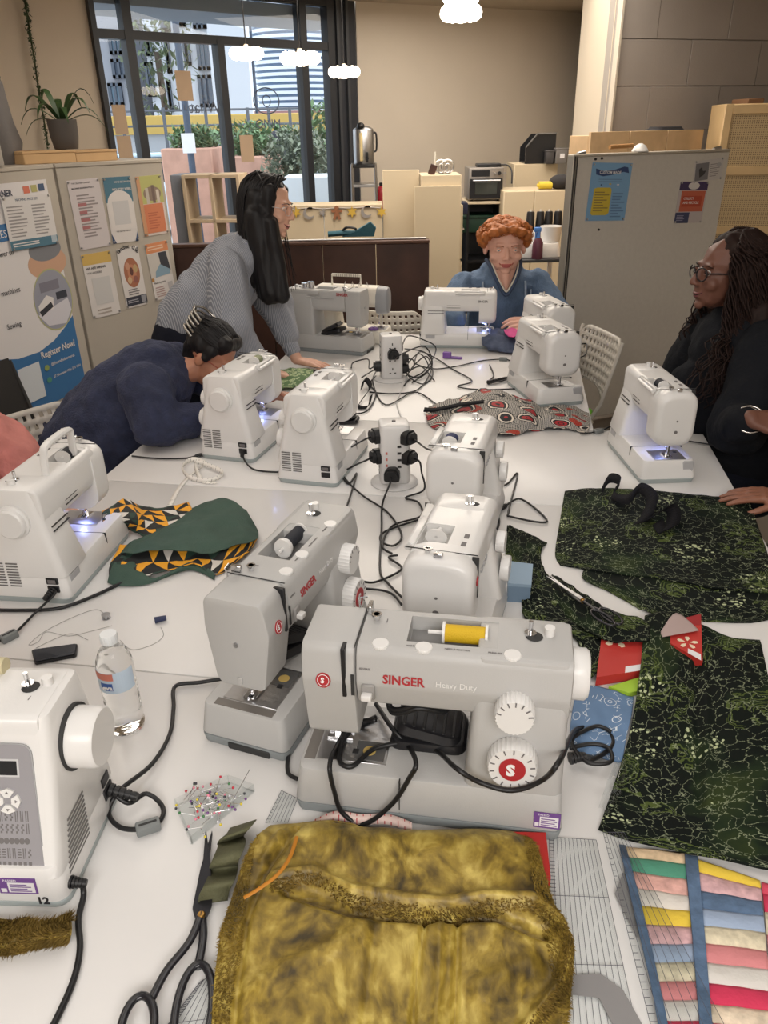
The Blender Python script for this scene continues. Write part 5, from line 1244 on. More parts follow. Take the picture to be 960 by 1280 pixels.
def patch(name, label, cat, rows, m, nu=40, nv=40, thick=.002, wrinkle=(14, .004), ridges=(), floor=TZ + .001, parent=None, group=None, world=None):
    R = [[(atz(p[0], p[1], TZ+(p[2] if len(p) > 2 else .004)) if world is None else V3(p)) for p in r] for r in rows]
    G = grid_surface(R, nu, nv)
    RD = [([atz(a, b, TZ + .01).to_2d() for a, b in pl], amp, w) for pl, amp, w in ridges]
    w = sum((G[nv // 2][i+1] - G[nv // 2][i]).length for i in range(nu)); h = sum((G[j+1][nu // 2] - G[j][nu // 2]).length for j in range(nv))
    bm = B(); uvl = bm.loops.layers.uv.new('UVMap'); V = []
    for j in range(nv+1):
        row = []
        for i in range(nu+1):
            p = G[j][i].copy()
            if wrinkle: 
                q = p*wrinkle[0]; p.z += wrinkle[1]*(mnoise.noise(q) + .5*mnoise.noise(q*2.3))
            for pl, amp, wd in RD:
                d = dist_poly(p.to_2d(), pl)
                if d < wd*3: p.z += amp*math.exp(-(d/wd) ** 2)
            if floor is not None: p.z = max(p.z, floor+thick)
            row.append(bm.verts.new(p))
        V.append(row)
    for j in range(nv):
        for i in range(nu):
            f = bm.faces.new((V[j][i], V[j+1][i], V[j+1][i+1], V[j][i+1]))
            for lp, (a, b) in zip(f.loops, ((i, j), (i, j+1), (i+1, j+1), (i+1, j))): lp[uvl].uv = (a/nu*w, b/nv*h)
    bm.normal_update()
    me = bpy.data.meshes.new(name); bm.to_mesh(me); bm.free()
    o = link(name, me, m, parent, 180)
    if thick:
        md = o.modifiers.new('thickness', 'SOLIDIFY'); md.thickness = thick; md.offset = -1 if me.polygons[0].normal.z > 0 else 1
        bake(o)
    if label: tag(o, label, cat, group)
    return o
def fur(name, src, n, length, m, parent, lean=(0, -.6, 0), seed=1, edge_only=None, width=.0007):
    rg = np.random.default_rng(seed); me = src.data; me.calc_loop_triangles()
    nv = len(me.vertices); co = np.empty(nv*3); me.vertices.foreach_get('co', co); co = co.reshape(-1, 3)
    tr = np.empty(len(me.loop_triangles)*3, dtype=np.int32); me.loop_triangles.foreach_get('vertices', tr); tr = tr.reshape(-1, 3)
    a, b, c = co[tr[:, 0]], co[tr[:, 1]], co[tr[:, 2]]
    nr = np.cross(b - a, c - a); ar = np.linalg.norm(nr, axis=1); nr /= ar[:, None]+1e-12
    keep = nr[:, 2] > -.2 if edge_only is None else edge_only((a+b+c)/3) & (nr[:, 2] > -.5)
    pr = ar*keep; pr /= pr.sum()
    k = rg.choice(len(tr), n, p=pr); u = rg.random(n); v = rg.random(n); f = u+v > 1; u[f] = 1 - u[f]; v[f] = 1 - v[f]
    p = a[k]+(b[k] - a[k])*u[:, None]+(c[k] - a[k])*v[:, None]
    fl = np.stack([np.sin(p[:, 0]*31+3*np.sin(p[:, 1]*23)), np.cos(p[:, 1]*27+2*np.sin(p[:, 0]*19)), np.zeros(n)], 1) * .7
    d = nr[k] * .55+np.array(lean)+fl+rg.normal(0, .25, (n, 3)); d /= np.linalg.norm(d, axis=1)[:, None]
    L = length*rg.uniform(.6, 1.3, n)[:, None]
    s = np.cross(d, rg.normal(0, 1, (n, 3))); s /= np.linalg.norm(s, axis=1)[:, None]+1e-9
    pts = np.concatenate([p - s*width, p+s*width, p+d*L], 1).reshape(-1, 3)
    me2 = bpy.data.meshes.new(name); me2.from_pydata(pts.tolist(), [], np.arange(3*n).reshape(-1, 3).tolist())
    o = link(name, me2, m, parent); o['kind'] = 'stuff'; return o
# ---- gold velvet in front
m, nt, b = principled('gold_velvet'); VELV = m; g = NG(m)
c = g.coord('Object', (1.15, .8, 1)); w_ = g.noise(c, 5, 3); 
mp = g.n('ShaderNodeMix', data_type='VECTOR'); mp.inputs[0].default_value = .12; g.l(c, mp.inputs[4]); g.l(w_[1], mp.inputs[5])
n1 = g.noise(mp.outputs[1], 20, 7); n2 = g.noise(mp.outputs[1], 60, 5)
f = g.math('ADD', g.math('MULTIPLY', n1[0], .6), g.math('MULTIPLY', n2[0], .4))
g.color(g.ramp(f, [(.35, hexc(58, 46, 14)), (.44, hexc(108, 88, 28)), (.53, hexc(150, 126, 46)), (.65, hexc(200, 178, 92))]))  # satin highlights and shadows of the crushed nap painted into the colour
b.inputs['Roughness'].default_value = .48; setin(b, 'Sheen Weight', .25); setin(b, 'Sheen Roughness', .35); setin(b, 'Sheen Tint', (.9, .75, .3, 1))
g.bump(f, .5, .010)
VFUR = mat('velvet_pile', hexc(134, 110, 42), .7, vary=(15, .35), sheen=.3); VFURD = mat('velvet_edge_pile', hexc(126, 102, 44), .75, vary=(22, .4))
ROLL = [(345, 1112), (392, 1108), (440, 1130), (500, 1141), (560, 1146), (620, 1140), (665, 1140), (700, 1168), (712, 1200), (704, 1235), (680, 1268), (655, 1300)]
vel = patch('velvet_garment', 'large folded gold crushed velvet garment lying in the foreground', 'fabric', [
    [(338, 1032, .014), (420, 1026, .024), (500, 1036, .022), (590, 1034, .026), (655, 1040, .020)],
    [(318, 1050, .03), (420, 1046, .042), (500, 1050, .040), (590, 1048, .044), (672, 1060, .030)],
    [(298, 1098, .03), (400, 1100, .038), (500, 1110, .036), (600, 1105, .042), (690, 1120, .032)],
    [(278, 1160, .026), (390, 1165, .036), (500, 1170, .036), (610, 1165, .036), (712, 1178, .030)],
    [(268, 1225, .022), (390, 1230, .032), (500, 1232, .034), (610, 1232, .03), (716, 1215, .024)],
    [(264, 1290, .018), (390, 1300, .030), (500, 1300, .032), (610, 1300, .03), (708, 1290, .02)],
    [(262, 1360, .006), (390, 1370, .014), (500, 1370, .016), (610, 1370, .014), (700, 1360, .006)]],
    VELV, 130, 130, .004, (16, .004), [(ROLL, .015, .010), ([(360, 1128), (440, 1152), (520, 1162), (620, 1160), (680, 1180)], -.017, .007), ([(372, 1045), (345, 1085), (330, 1110), (310, 1160), (300, 1230), (292, 1300)], -.010, .005), ([(352, 1050), (330, 1090)], .006, .006),
        ([(532, 1160), (522, 1220), (515, 1300)], -.010, .0035), ([(550, 1160), (548, 1220), (545, 1300)], .006, .006), ([(572, 1160), (570, 1220), (568, 1300)], -.010, .0035), ([(470, 1165), (455, 1300)], -.004, .006), ([(420, 1036), (520, 1042), (640, 1042)], -.006, .003), ([(330, 1240), (420, 1200), (450, 1180)], .008, .016), ([(600, 1250), (660, 1220)], .01, .018)])
fur('pile', vel, 7000, .0055, VFUR, vel, lean=(.1, -.45, .1), seed=2, edge_only=lambda c_: (np.abs(c_[:, 0]) > .205) | (c_[:, 1] > .885))
rl = [atz(a, b_, TZ + .03).to_2d() for a, b_ in ROLL]; rl_np = np.array([[p.x, p.y] for p in catmull([V3((p.x, p.y, 0)) for p in rl], 6)])
def near_roll(c):
    return (np.min(((c[:, None, :2] - rl_np[None]) ** 2).sum(2), axis=1) < .007 ** 2)
fur('fold_pile', vel, 4200, .007, VFURD, vel, lean=(.0, -.5, .2), seed=3, edge_only=near_roll, width=.0009)
bm = B(); tube(bm, catmull([atz(a, b_, TZ+h) for a, b_, h in ((371, 1046, .045), (362, 1072, .050), (346, 1094, .052), (322, 1112, .048), (305, 1122, .042))], 6), .003, 6, flat=.6)
o = obj('binding', bm, mat('gold_binding', hexc(186, 120, 30), .6), vel, 60)
# ---- fur scrap bottom left
sc = patch('fur_scrap', 'brown gold furry fabric scrap at the bottom left corner', 'fabric', [
    [(-40, 1150, .006), (20, 1148, .02), (55, 1152, .02), (88, 1142, .008)], [(-40, 1168, .02), (20, 1166, .03), (55, 1164, .03), (90, 1156, .02)], [(-40, 1182, .02), (20, 1182, .022), (55, 1172, .03), (90, 1170, .02)], [(-40, 1196, .004), (20, 1195, .006), (55, 1184, .01), (86, 1180, .004)]], VELV, 30, 24, .003, (30, .006))
fur('pile', sc, 5000, .010, VFURD, sc, lean=(0, -.5, .2), seed=5, width=.0009)
# ---- olive strap, coiled
OLIVE = mat('olive_webbing', hexc(92, 92, 66), .75, bump=(300, .3))
def ribbon(bm, pts, width_dir, w, n=6):
    P = catmull(pts, n); L = []
    for i, p in enumerate(P):
        d = V3(width_dir(i/(len(P) - 1))).normalized()*w/2
        L.append((p - d, p+d))
    for (a, b_), (c_, d_) in zip(L, L[1:]): bm.faces.new([bm.verts.new(x) for x in (a, b_, d_, c_)])
    bmesh.ops.remove_doubles(bm, verts=bm.verts, dist=1e-6); return bm
def solid_ribbon(name, label, cat, spec, w, m, th=.0015, parent=None):
    bm = B(); ribbon(bm, [atz(a, b_, TZ+h) for a, b_, h, *_ in spec], lambda t: cr1([V3(s[3]) for s in spec], t), w)
    me = bpy.data.meshes.new(name); bm.to_mesh(me); bm.free(); o = link(name, me, m, parent, 60)
    md = o.modifiers.new('t', 'SOLIDIFY'); md.thickness = th; md.offset = 0; bake(o)
    if label: tag(o, label, cat)
    return o
solid_ribbon('olive_strap', 'olive green webbing strap folded in loops beside the big shears', 'strap',
[(266, 1128, .006, (1, .15, 0)), (268, 1116, .024, (1, .15, 0)), (274, 1104, .036, (1, .15, 0)), (278, 1094, .014, (1, .15, 0)), (280, 1084, .012, (1, .1, .05)), (280, 1080, .038, (1, .1, .1)), (286, 1066, .046, (1, .1, .1)), (290, 1054, .022, (1, .1, .1)), (288, 1050, .012, (1, .2, .2)), (292, 1044, .040, (1, .2, .2)), (300, 1036, .036, (1, .3, .2)), (304, 1030, .010, (1, .3, .1))], .043, OLIVE)
# ---- dark green batik
m, nt, b = principled('green_batik'); BATIK = m; g = NG(m)
c = g.coord('UV')
nz = g.noise(c, 26, 3); mx = g.n('ShaderNodeMix', data_type='VECTOR'); mx.inputs[0].default_value = .05; g.l(c, mx.inputs[4]); g.l(nz[1], mx.inputs[5]); cw = mx.outputs[1]
big = g.noise(cw, 7, 3)[0]
blob = g.vor(cw, 9, 'SMOOTH_F1')[0]
ring = g.math('SINE', g.math('MULTIPLY', blob, 150))
ringm = g.math('MULTIPLY', g.math('GREATER_THAN', ring, .35), g.math('LESS_THAN', blob, .40))
base = g.ramp(big, [(.40, (.005, .007, .006)), (.52, hexc(16, 23, 18)), (.60, hexc(30, 42, 26)), (.70, hexc(48, 58, 30))])
colr = g.mix(g.math('MULTIPLY', ringm, g.math('GREATER_THAN', big, .47)), base, hexc(74, 86, 44))
e1 = g.vor(cw, 40, 'DISTANCE_TO_EDGE')[0]; dots = g.noise(c, 260, 2)[0]
lines = g.math('MULTIPLY', g.math('LESS_THAN', e1, .026), g.math('GREATER_THAN', dots, .47))
colr = g.mix(g.math('MULTIPLY', lines, .6), colr, hexc(150, 158, 128))
fl = g.vor(cw, 22, 'F1')[0]; spk = g.vor(c, 95, 'F1')[0]; fb = g.vor(cw, 6.5, 'F1', .8)[0]; band = g.math('LESS_THAN', g.math('ABSOLUTE', g.math('SUBTRACT', fb, .24)), .05)
pal = g.math('MULTIPLY', g.math('LESS_THAN', spk, .34), g.math('MAXIMUM', band, g.math('LESS_THAN', fb, .07)))
colr = g.mix(pal, colr, hexc(176, 184, 146))
g.color(colr); setin(b, 'Specular IOR Level', .12); b.inputs['Roughness'].default_value = .8; g.bump(g.noise(c, 400, 2)[0], .2, .001)
patch('batik_fabric', 'dark green batik fabric piece with black ribbon lying on it', 'fabric', [
    [(706, 614, .003), (740, 610, .01), (800, 612, .006), (870, 618, .006), (936, 624, .004)],
    [(700, 650, .006), (750, 650, .010), (810, 650, .008), (880, 655, .010), (950, 664, .008)],
    [(694, 690, .004), (750, 685, .012), (810, 690, .010), (890, 695, .012), (962, 700, .012)],
    [(700, 706, .003), (755, 714, .010), (820, 722, .014), (900, 735, .016), (972, 742, .012)]], BATIK, 44, 30, .003, (20, .003))
patch('batik_fabric', 'dark green batik fabric piece folded under the ribboned piece', 'fabric', [
    [(738, 700, .003), (800, 712, .004), (880, 728, .004), (965, 740, .003)],
    [(728, 722, .006), (800, 738, .012), (880, 750, .012), (970, 758, .008)],
    [(760, 738, .006), (820, 752, .012), (890, 764, .010), (965, 772, .004)],
    [(800, 762, .003), (830, 768, .010), (890, 776, .006), (940, 778, .003)]], BATIK, 44, 26, .003, (20, .004), [([(740, 705), (850, 730), (960, 742)], .006, .008)])
patch('batik_trousers', 'dark green batik trouser leg piece hanging over the right foreground', 'fabric', [
    [(806, 770, .028), (838, 764, .020), (880, 782, .016), (915, 796, .010), (950, 800, .004)],
    [(800, 840, .028), (840, 842, .020), (872, 852, .010), (915, 850, .012), (962, 850, .006)],
    [(786, 920, .006), (830, 925, .014), (872, 930, .010), (920, 925, .014), (985, 920, .008)],
    [(766, 985, .006), (820, 1000, .014), (872, 1005, .012), (930, 1000, .016), (1005, 1000, .010)],
    [(748, 1036, .004), (810, 1054, .012), (872, 1068, .014), (930, 1080, .014), (1010, 1100, .010)]], BATIK, 60, 70, .003, (16, .004), [([(870, 800), (872, 900), (874, 1010)], -.012, .004), ([(880, 800), (884, 900), (886, 1010)], .006, .006)])
patch('batik_scrap', 'bunched dark green batik offcut right of the empty-pinned machine', 'fabric', [
    [(634, 656, .004), (655, 664, .012), (684, 678, .004)],
    [(632, 690, .006), (652, 690, .020), (676, 696, .006)],
    [(640, 720, .010), (662, 716, .030), (690, 726, .016)],
    [(652, 750, .006), (690, 752, .030), (736, 752, .010)],
    [(660, 776, .010), (712, 780, .026), (772, 778, .010)],
    [(720, 800, .006), (745, 805, .020), (800, 800, .008)],
    [(726, 850, .004), (742, 846, .012), (756, 830, .004)]], BATIK, 40, 60, .003, (26, .010))
patch('batik_strip', 'narrow dark green batik strip running to the red pattern packets', 'fabric', [
    [(690, 716, .02), (730, 742, .03), (770, 766, .034), (812, 776, .032)],
    [(684, 736, .03), (726, 764, .038), (766, 784, .040), (812, 790, .036)],
    [(690, 756, .02), (726, 784, .028), (764, 800, .034), (812, 802, .032)]], BATIK, 40, 16, .003, (30, .006), floor=TZ + .012)
# black ribbon on the batik
BLK = mat('black_ribbon', (.008, .008, .010), .8, bump=(200, .2), spec=.15)
solid_ribbon('black_ribbon', 'loops of wide black ribbon lying on the batik fabric', 'ribbon',
    [(752, 614, .02, (.3, 1, .2)), (762, 598, .03, (.3, 1, .3)), (775, 602, .03, (.4, 1, .3)), (766, 618, .022, (.5, 1, .1)), (785, 624, .03, (.2, 1, .2)), (800, 610, .036, (.5, 1, .4)), (815, 622, .035, (.8, .5, .3)), (808, 645, .026, (1, .3, .2)), (800, 654, .02, (1, .4, 0)), (818, 644, .034, (1, .4, .4)), (838, 634, .036, (1, .6, .3)), (842, 652, .026, (1, .2, .2)), (830, 664, .02, (.8, .6, 0)), (822, 652, .022, (.8, .6, .2))], .046, BLK)
# scissors lying on the batik strip
def scissors(label, c, deg, L, hm, bm_, opening=.12, z=TZ + .02, big=False, name='scissors'):
    t = thing(name, label, 'scissors', (c[0], c[1], z), Dg(deg))
    for s in (-1, 1):
        a = s*opening/2
        M = MT((0, 0, s * .0015)) @ rotz(a)
        bm = B(); prism(bm, fillet([(-.02*L, -.028*L*s), (.05*L, -.036*L*s*(1.5 if big else 1)), (.30*L, -.026*L*s*(1.5 if big else 1)), (.56*L, -.0*L), (.54*L, .004*L*s), (.0, .012*L*s)][::s], .004), -.0014, .0014, M=M); obj('blade', bm, bm_, t, 30)
        # handle: shank and bow
        bm = B(); P = [(.02*L, 0, 0), (-.12*L, .018*L*s, .002), (-.24*L, .045*L*s, .004)] if not big else ([(.02*L, 0, 0), (-.14*L, .05*L, .002), (-.28*L, .15*L, .004), (-.41*L, .21*L, .004)] if s > 0 else [(.02*L, 0, 0), (-.10*L, -.02*L, .002), (-.2*L, -.02*L, .003), (-.29*L, -.01*L, .003)])
        tube(bm, [M @ V3(p) for p in catmull(P, 5)], (.022 if big else .016)*L, 10, flat=.6)
        cx, cy, ra, rb = (-.36*L, (.075 if s > 0 else .066)*L*s, .150*L, (.062 if s > 0 else .072)*L) if not big else ((-.54*L, .26*L, .15*L, .075*L) if s > 0 else (-.50*L, -.02*L, .23*L, .085*L))
        ring = [M @ V3((cx+ra*math.cos(q), cy+rb*math.sin(q), .005)) for q in np.linspace(0, 2*PI, 29)[:-1]]
        tube(bm, ring, (.021 if big else .014)*L, 10, closed=True, flat=.8)
        if s > 0: tube(bm, [M @ V3((cx - .02*L, cy - rb, .005)), M @ V3((cx - .03*L, cy - rb - .045*L, .005))], .012*L, 10)
        obj('handle', bm, hm, t, 70)
    bm = B(); lathe(bm, [(0, -.004), (.022*L, -.004), (.022*L, .004), (.016*L, .006), (0, .0065)], 'z', (0, 0, 0), 18); sc_ = obj('pivot_screw', bm, BRASS, t)
    bm = B(); box(bm, -.010*L, .010*L, -.002*L, .002*L, .0062, .0068); obj('screw_slot', bm, DARKLINE, sc_)
    return t
SHB = mat('blackened_steel', (.035, .035, .04), .38, .7); SHH = mat('black_enamel', (.012, .012, .016), .25, coat=.4)
p_, q_ = atz(252, 1146, TZ + .01), atz(256, 1066, TZ + .01)
scissors('large black tailor shears with brass screw left of the gold velvet', (p_.x, p_.y), math.degrees(math.atan2(q_.y - p_.y, q_.x - p_.x)) - 2, .27, SHH, SHB, .06, TZ + .011, big=True, name='tailor_shears')
p_, q_ = atz(742, 756, TZ + .05), atz(700, 732, TZ + .05)
scissors('black-handled scissors half hidden on the batik strip', (p_.x - .02, p_.y + .02), math.degrees(math.atan2(q_.y - p_.y, q_.x - p_.x)) - 8, .22, SHH, STEEL, .10, TZ + .048)
# ---- red and grey wax print
m, nt, b = principled('red_wax_print'); WAX = m; g = NG(m); c = g.coord('UV')
v = g.n('ShaderNodeTexVoronoi'); v.inputs['Scale'].default_value = 8.5; v.inputs['Randomness'].default_value = .35; g.l(c, v.inputs['Vector']); d_ = v.outputs['Distance']
rad = g.ramp(d_, [(0, hexc(150, 34, 40)), (.09, (.01, .01, .012)), (.14, hexc(160, 40, 44)), (.24, (.012, .012, .014)), (.31, hexc(214, 204, 190)), (.36, (.012, .012, .014)), (.46, hexc(120, 116, 110))], True)
dt = g.vor(c, 150, 'F1', .1)[0]; ground = g.mix(g.math('LESS_THAN', dt, .36), hexc(176, 170, 162), hexc(44, 46, 46))
v2 = g.n('ShaderNodeTexVoronoi'); v2.inputs['Scale'].default_value = 7.5; v2.inputs['Randomness'].default_value = .5; mp2 = g.n('ShaderNodeMapping'); mp2.inputs['Location'].default_value = (.43, .21, 0); g.l(c, mp2.inputs[0]); g.l(mp2.outputs[0], v2.inputs['Vector'])
wv = g.math('SINE', g.math('MULTIPLY', v2.outputs['Distance'], 110)); fan = g.ramp(wv, [(0, hexc(168, 46, 44)), (.45, hexc(205, 160, 70)), (.6, (.02, .015, .015)), (.8, hexc(176, 50, 46))], True)
ground = g.mix(g.math('LESS_THAN', v2.outputs['Distance'], .27), ground, fan)
g.color(g.mix(g.math('LESS_THAN', d_, .40), ground, rad)); b.inputs['Roughness'].default_value = .8
patch('wax_print_fabric', 'red grey and black wax print fabric with round motifs on far table', 'fabric', [
    [(536, 508, .004), (575, 496, .006), (610, 485, .010), (660, 500, .008), (705, 506, .010), (736, 516, .004)],
    [(532, 516, .016), (580, 504, .030), (618, 496, .045), (662, 506, .040), (706, 514, .034), (738, 524, .010)],
    [(536, 528, .014), (585, 520, .030), (625, 515, .050), (665, 518, .050), (706, 522, .036), (737, 532, .012)],
    [(548, 538, .004), (590, 538, .012), (632, 544, .010), (668, 536, .012), (704, 534, .014), (734, 542, .004)]], WAX, 60, 40, .003, (22, .010), [([(545, 515), (600, 512), (640, 505)], .012, .02), ([(680, 505), (670, 540)], -.02, .02)])
solid_ribbon('black_trim', 'frayed black trim lying along the wax print edge', 'trim', [(530, 512, .012, (.2, 1, .3)), (545, 512, .03, (.2, 1, .2)), (575, 506, .05, (.1, 1, .2)), (605, 502, .066, (.1, 1, .1))], .03, BLK)
# ---- orange, black and green fabric on the left
m, nt, b = principled('orange_wax_print'); OWAX = m; g = NG(m); c = g.coord('UV', (32, 32, 32))
sx = g.n('ShaderNodeSeparateXYZ'); g.l(c, sx.inputs[0]); u_, v_ = g.math('FRACT', sx.outputs[0]), g.math('FRACT', sx.outputs[1])
fl2 = g.n('ShaderNodeVectorMath', operation='FLOOR'); g.l(c, fl2.inputs[0]); wn_ = g.n('ShaderNodeTexWhiteNoise'); g.l(fl2.outputs[0], wn_.inputs['Vector'])
alt = g.math('GREATER_THAN', wn_.outputs[0], .5); u2 = g.math('ABSOLUTE', g.math('SUBTRACT', u_, alt)); tri = g.math('GREATER_THAN', u2, v_)
wn2 = g.n('ShaderNodeTexWhiteNoise'); mpp = g.n('ShaderNodeVectorMath', operation='ADD'); g.l(fl2.outputs[0], mpp.inputs[0]); mpp.inputs[1].default_value = (3.3, 7.1, 1.7); g.l(mpp.outputs[0], wn2.inputs['Vector'])
ca = g.ramp(wn2.outputs[0], [(0, hexc(232, 162, 40)), (.62, hexc(38, 62, 52)), (.85, hexc(210, 204, 196))], True)
g.color(g.mix(tri, (.012, .013, .013), ca)); b.inputs['Roughness'].default_value = .75
LINING = mat('green_lining', hexc(62, 84, 74), .85, vary=(14, .08), bump=(300, .3))
fg = thing('lined_fabric', 'green-lined orange and black triangle print fabric running into the left machine', 'fabric', atz(230, 680))
fo = fg.location.copy()
def kid(o): 
    o.parent = fg; o.matrix_parent_inverse = MT(-fo); return o
kid(patch('print_layer', None, None, [
    [(128, 640, .074), (145, 628, .074), (160, 624, .06), (176, 632, .016), (205, 634, .010), (236, 628, .010)],
    [(128, 650, .078), (150, 646, .07), (170, 648, .05), (186, 650, .02), (215, 650, .012), (244, 645, .012)],
    [(126, 656, .074), (150, 658, .04), (166, 664, .012), (188, 672, .012), (220, 668, .012), (250, 662, .008)]], OWAX, 44, 24, .002, (24, .006), floor=None))
kid(patch('print_layer', None, None, [
    [(150, 680, .03), (200, 684, .03), (250, 686, .028), (300, 678, .03), (322, 672, .02)],
    [(138, 705, .02), (190, 704, .02), (245, 700, .016), (288, 700, .02), (310, 690, .02)],
    [(136, 724, .006), (190, 718, .012), (240, 705, .020), (268, 718, .008), (292, 706, .008)]], OWAX, 50, 24, .002, (24, .006)))
kid(patch('lining', None, None, [
    [(240, 634, .006), (262, 626, .020), (285, 624, .022), (305, 636, .018), (322, 660, .010)],
    [(222, 650, .02), (255, 645, .036), (285, 648, .036), (306, 655, .03), (323, 668, .018)],
    [(165, 676, .034), (215, 676, .045), (258, 672, .04), (298, 672, .04), (320, 676, .024)],
    [(150, 690, .036), (195, 688, .044), (240, 690, .036), (260, 692, .034), (304, 680, .036)]], LINING, 44, 34, .002, (16, .008)))
kid(patch('lining_hem', None, None, [
    [(152, 690, .02), (140, 708, .02), (134, 728, .006)], [(160, 692, .022), (150, 712, .02), (150, 732, .006)], [(190, 722, .012), (188, 726, .010), (186, 730, .004)], [(240, 702, .018), (238, 708, .014), (236, 713, .004)], [(268, 716, .012), (268, 720, .008), (268, 725, .003)]], LINING, 12, 40, .002, None))
# ---- green leafy fabric by the standing woman's hand
m, nt, b = principled('leafy_print'); LP = m; g = NG(m); c = g.coord('UV')
k_ = g.vor(c, 48, 'F1')[0]; g.color(g.ramp(k_, [(0, hexc(96, 120, 70)), (.3, hexc(150, 170, 120)), (.42, hexc(176, 190, 152)), (.55, hexc(90, 118, 76))], False)); b.inputs['Roughness'].default_value = .85
patch('leafy_fabric', 'pale green leaf print fabric on the table by the standing woman', 'fabric', [
    [(346, 462, .02), (368, 460, .03), (392, 462, .01)], [(344, 472, .03), (368, 470, .036), (394, 470, .012)], [(344, 486, .012), (366, 484, .016), (384, 480, .004)]], LP, 24, 18, .003, (30, .008))
# ---- blue floral fabric
m, nt, b = principled('blue_floral'); BF = m; g = NG(m); c = g.coord('UV')
e_ = g.vor(c, 26, 'F1')[0]; rg_ = g.math('LESS_THAN', g.math('ABSOLUTE', g.math('SUBTRACT', g.math('FRACT', g.math('MULTIPLY', e_, 6)), .5)), .08)
msk = g.math('MULTIPLY', rg_, g.math('LESS_THAN', e_, .34)); wv_ = g.math('LESS_THAN', g.vor(c, 60, 'DISTANCE_TO_EDGE')[0], .02)
msk = g.math('MAXIMUM', msk, g.math('MULTIPLY', wv_, g.math('GREATER_THAN', g.noise(c, 40, 2)[0], .55)))
g.color(g.mix(msk, hexc(96, 124, 158), hexc(206, 214, 222))); b.inputs['Roughness'].default_value = .8
patch('blue_floral_fabric', 'denim blue fabric with fine white floral outlines under the cables', 'fabric', [
    [(724, 856, .006), (752, 858, .012), (792, 872, .004)], [(716, 884, .012), (750, 886, .02), (790, 892, .008)], [(712, 915, .012), (745, 922, .020), (784, 918, .010)], [(712, 936, .004), (742, 946, .008), (778, 952, .003)]], BF, 26, 30, .003, (18, .006))
bm = B(); prism(bm, [tuple(atz(a, b_).to_2d()) for a, b_ in ((760, 864), (800, 852), (802, 868), (785, 872))], TZ + .001, TZ + .012)
tag(obj('lime_card', bm, mat('lime_card', hexc(160, 196, 60), .5)), 'lime green card edge peeking out above the blue floral fabric', 'card')
# ---- quilt at bottom right: strips, each its own piece
QC = [hexc(*c_) for c_ in ((196, 172, 140), (76, 140, 116), (206, 160, 150), (206, 200, 192), (216, 186, 66), (196, 158, 160), (150, 166, 190), (206, 196, 170), (204, 130, 132), (206, 202, 196), (196, 52, 84), (206, 190, 168), (200, 70, 92))]
QM = [mat('quilt_cloth_%d' % i, c_, .85, vary=(60 if i in (0, 2, 5, 7, 11) else 12, .28 if i in (0, 2, 5, 7, 11) else .06), bump=(50, .35)) for i, c_ in enumerate(QC)]
QB = mat('quilt_blue', hexc(84, 106, 134), .85, vary=(70, .18), bump=(40, .5))
qt = thing('quilt', 'patchwork quilt of pink red yellow and blue strips at bottom right', 'quilt', atz(880, 1180))
qo = qt.location.copy()
def qkid(o): o.parent = qt; o.matrix_parent_inverse = MT(-qo); return o
def qlerp(a, b_, t): return tuple(x+(y - x)*t for x, y in zip(a, b_))
def qstrip(name, L, Rr, t0, t1, m, h=.008, n=4):
    rows = []
    for s in np.linspace(t0, t1, 4):
        a = cr1([V3((*p, 0)) for p in L], s); b_ = cr1([V3((*p, 0)) for p in Rr], s)
        k = h+(.0012 if t0 + .003 < s < t1 - .003 else -.0016)
        rows.append([(a.x+(b_.x - a.x)*t, a.y+(b_.y - a.y)*t, k) for t in (0, .33, .66, 1)])
    return qkid(patch(name, None, None, rows, m, 10, 6, .003, (40, .0015)))
Lc = [(782, 1058), (796, 1110), (812, 1180), (828, 1250), (842, 1320)]; Rc = [(856, 1066), (862, 1120), (868, 1180), (874, 1250), (880, 1320)]
ts = np.linspace(0, 1, 13); oc = [0, 1, 2, 3, 4, 5, 6, 7, 8, 9, 10, 11]
for i in range(12): qstrip('patchwork_strip', Lc, Rc, ts[i], ts[i+1], QM[oc[i]])
Lc2 = [(872, 1074), (876, 1130), (880, 1190), (886, 1260), (892, 1320)]; Rc2 = [(950, 1100), (954, 1140), (960, 1200), (968, 1270), (974, 1320)]
ts = np.linspace(0, 1, 12); oc = [4, 5, 99, 6, 7, 8, 9, 10, 11, 12, 7]
for i in range(11): qstrip('patchwork_strip', Lc2, Rc2, ts[i], ts[i+1], QB if oc[i] == 99 else QM[oc[i]])
Lc3 = [(952, 1102), (956, 1140), (962, 1200), (970, 1270), (976, 1320)]; Rc3 = [(1030, 1120), (1034, 1150), (1040, 1210), (1046, 1280), (1050, 1320)]
ts = np.linspace(0, 1, 9)
for i, k in enumerate((12, 10, 7, 8, 10, 3, 12, 11)): qstrip('patchwork_strip', Lc3, Rc3, ts[i], ts[i+1], QM[k])
qstrip('binding_strip', [(774, 1055), (786, 1110), (802, 1180), (818, 1250), (830, 1320)], [(782, 1056), (797, 1110), (813, 1180), (829, 1250), (843, 1320)], 0, 1, QB, .011, 12)
qstrip('binding_strip', [(856, 1068), (861, 1120), (867, 1180), (872, 1250), (878, 1320)], [(872, 1070), (877, 1120), (882, 1180), (888, 1250), (894, 1320)], 0, 1, QB, .012, 12)
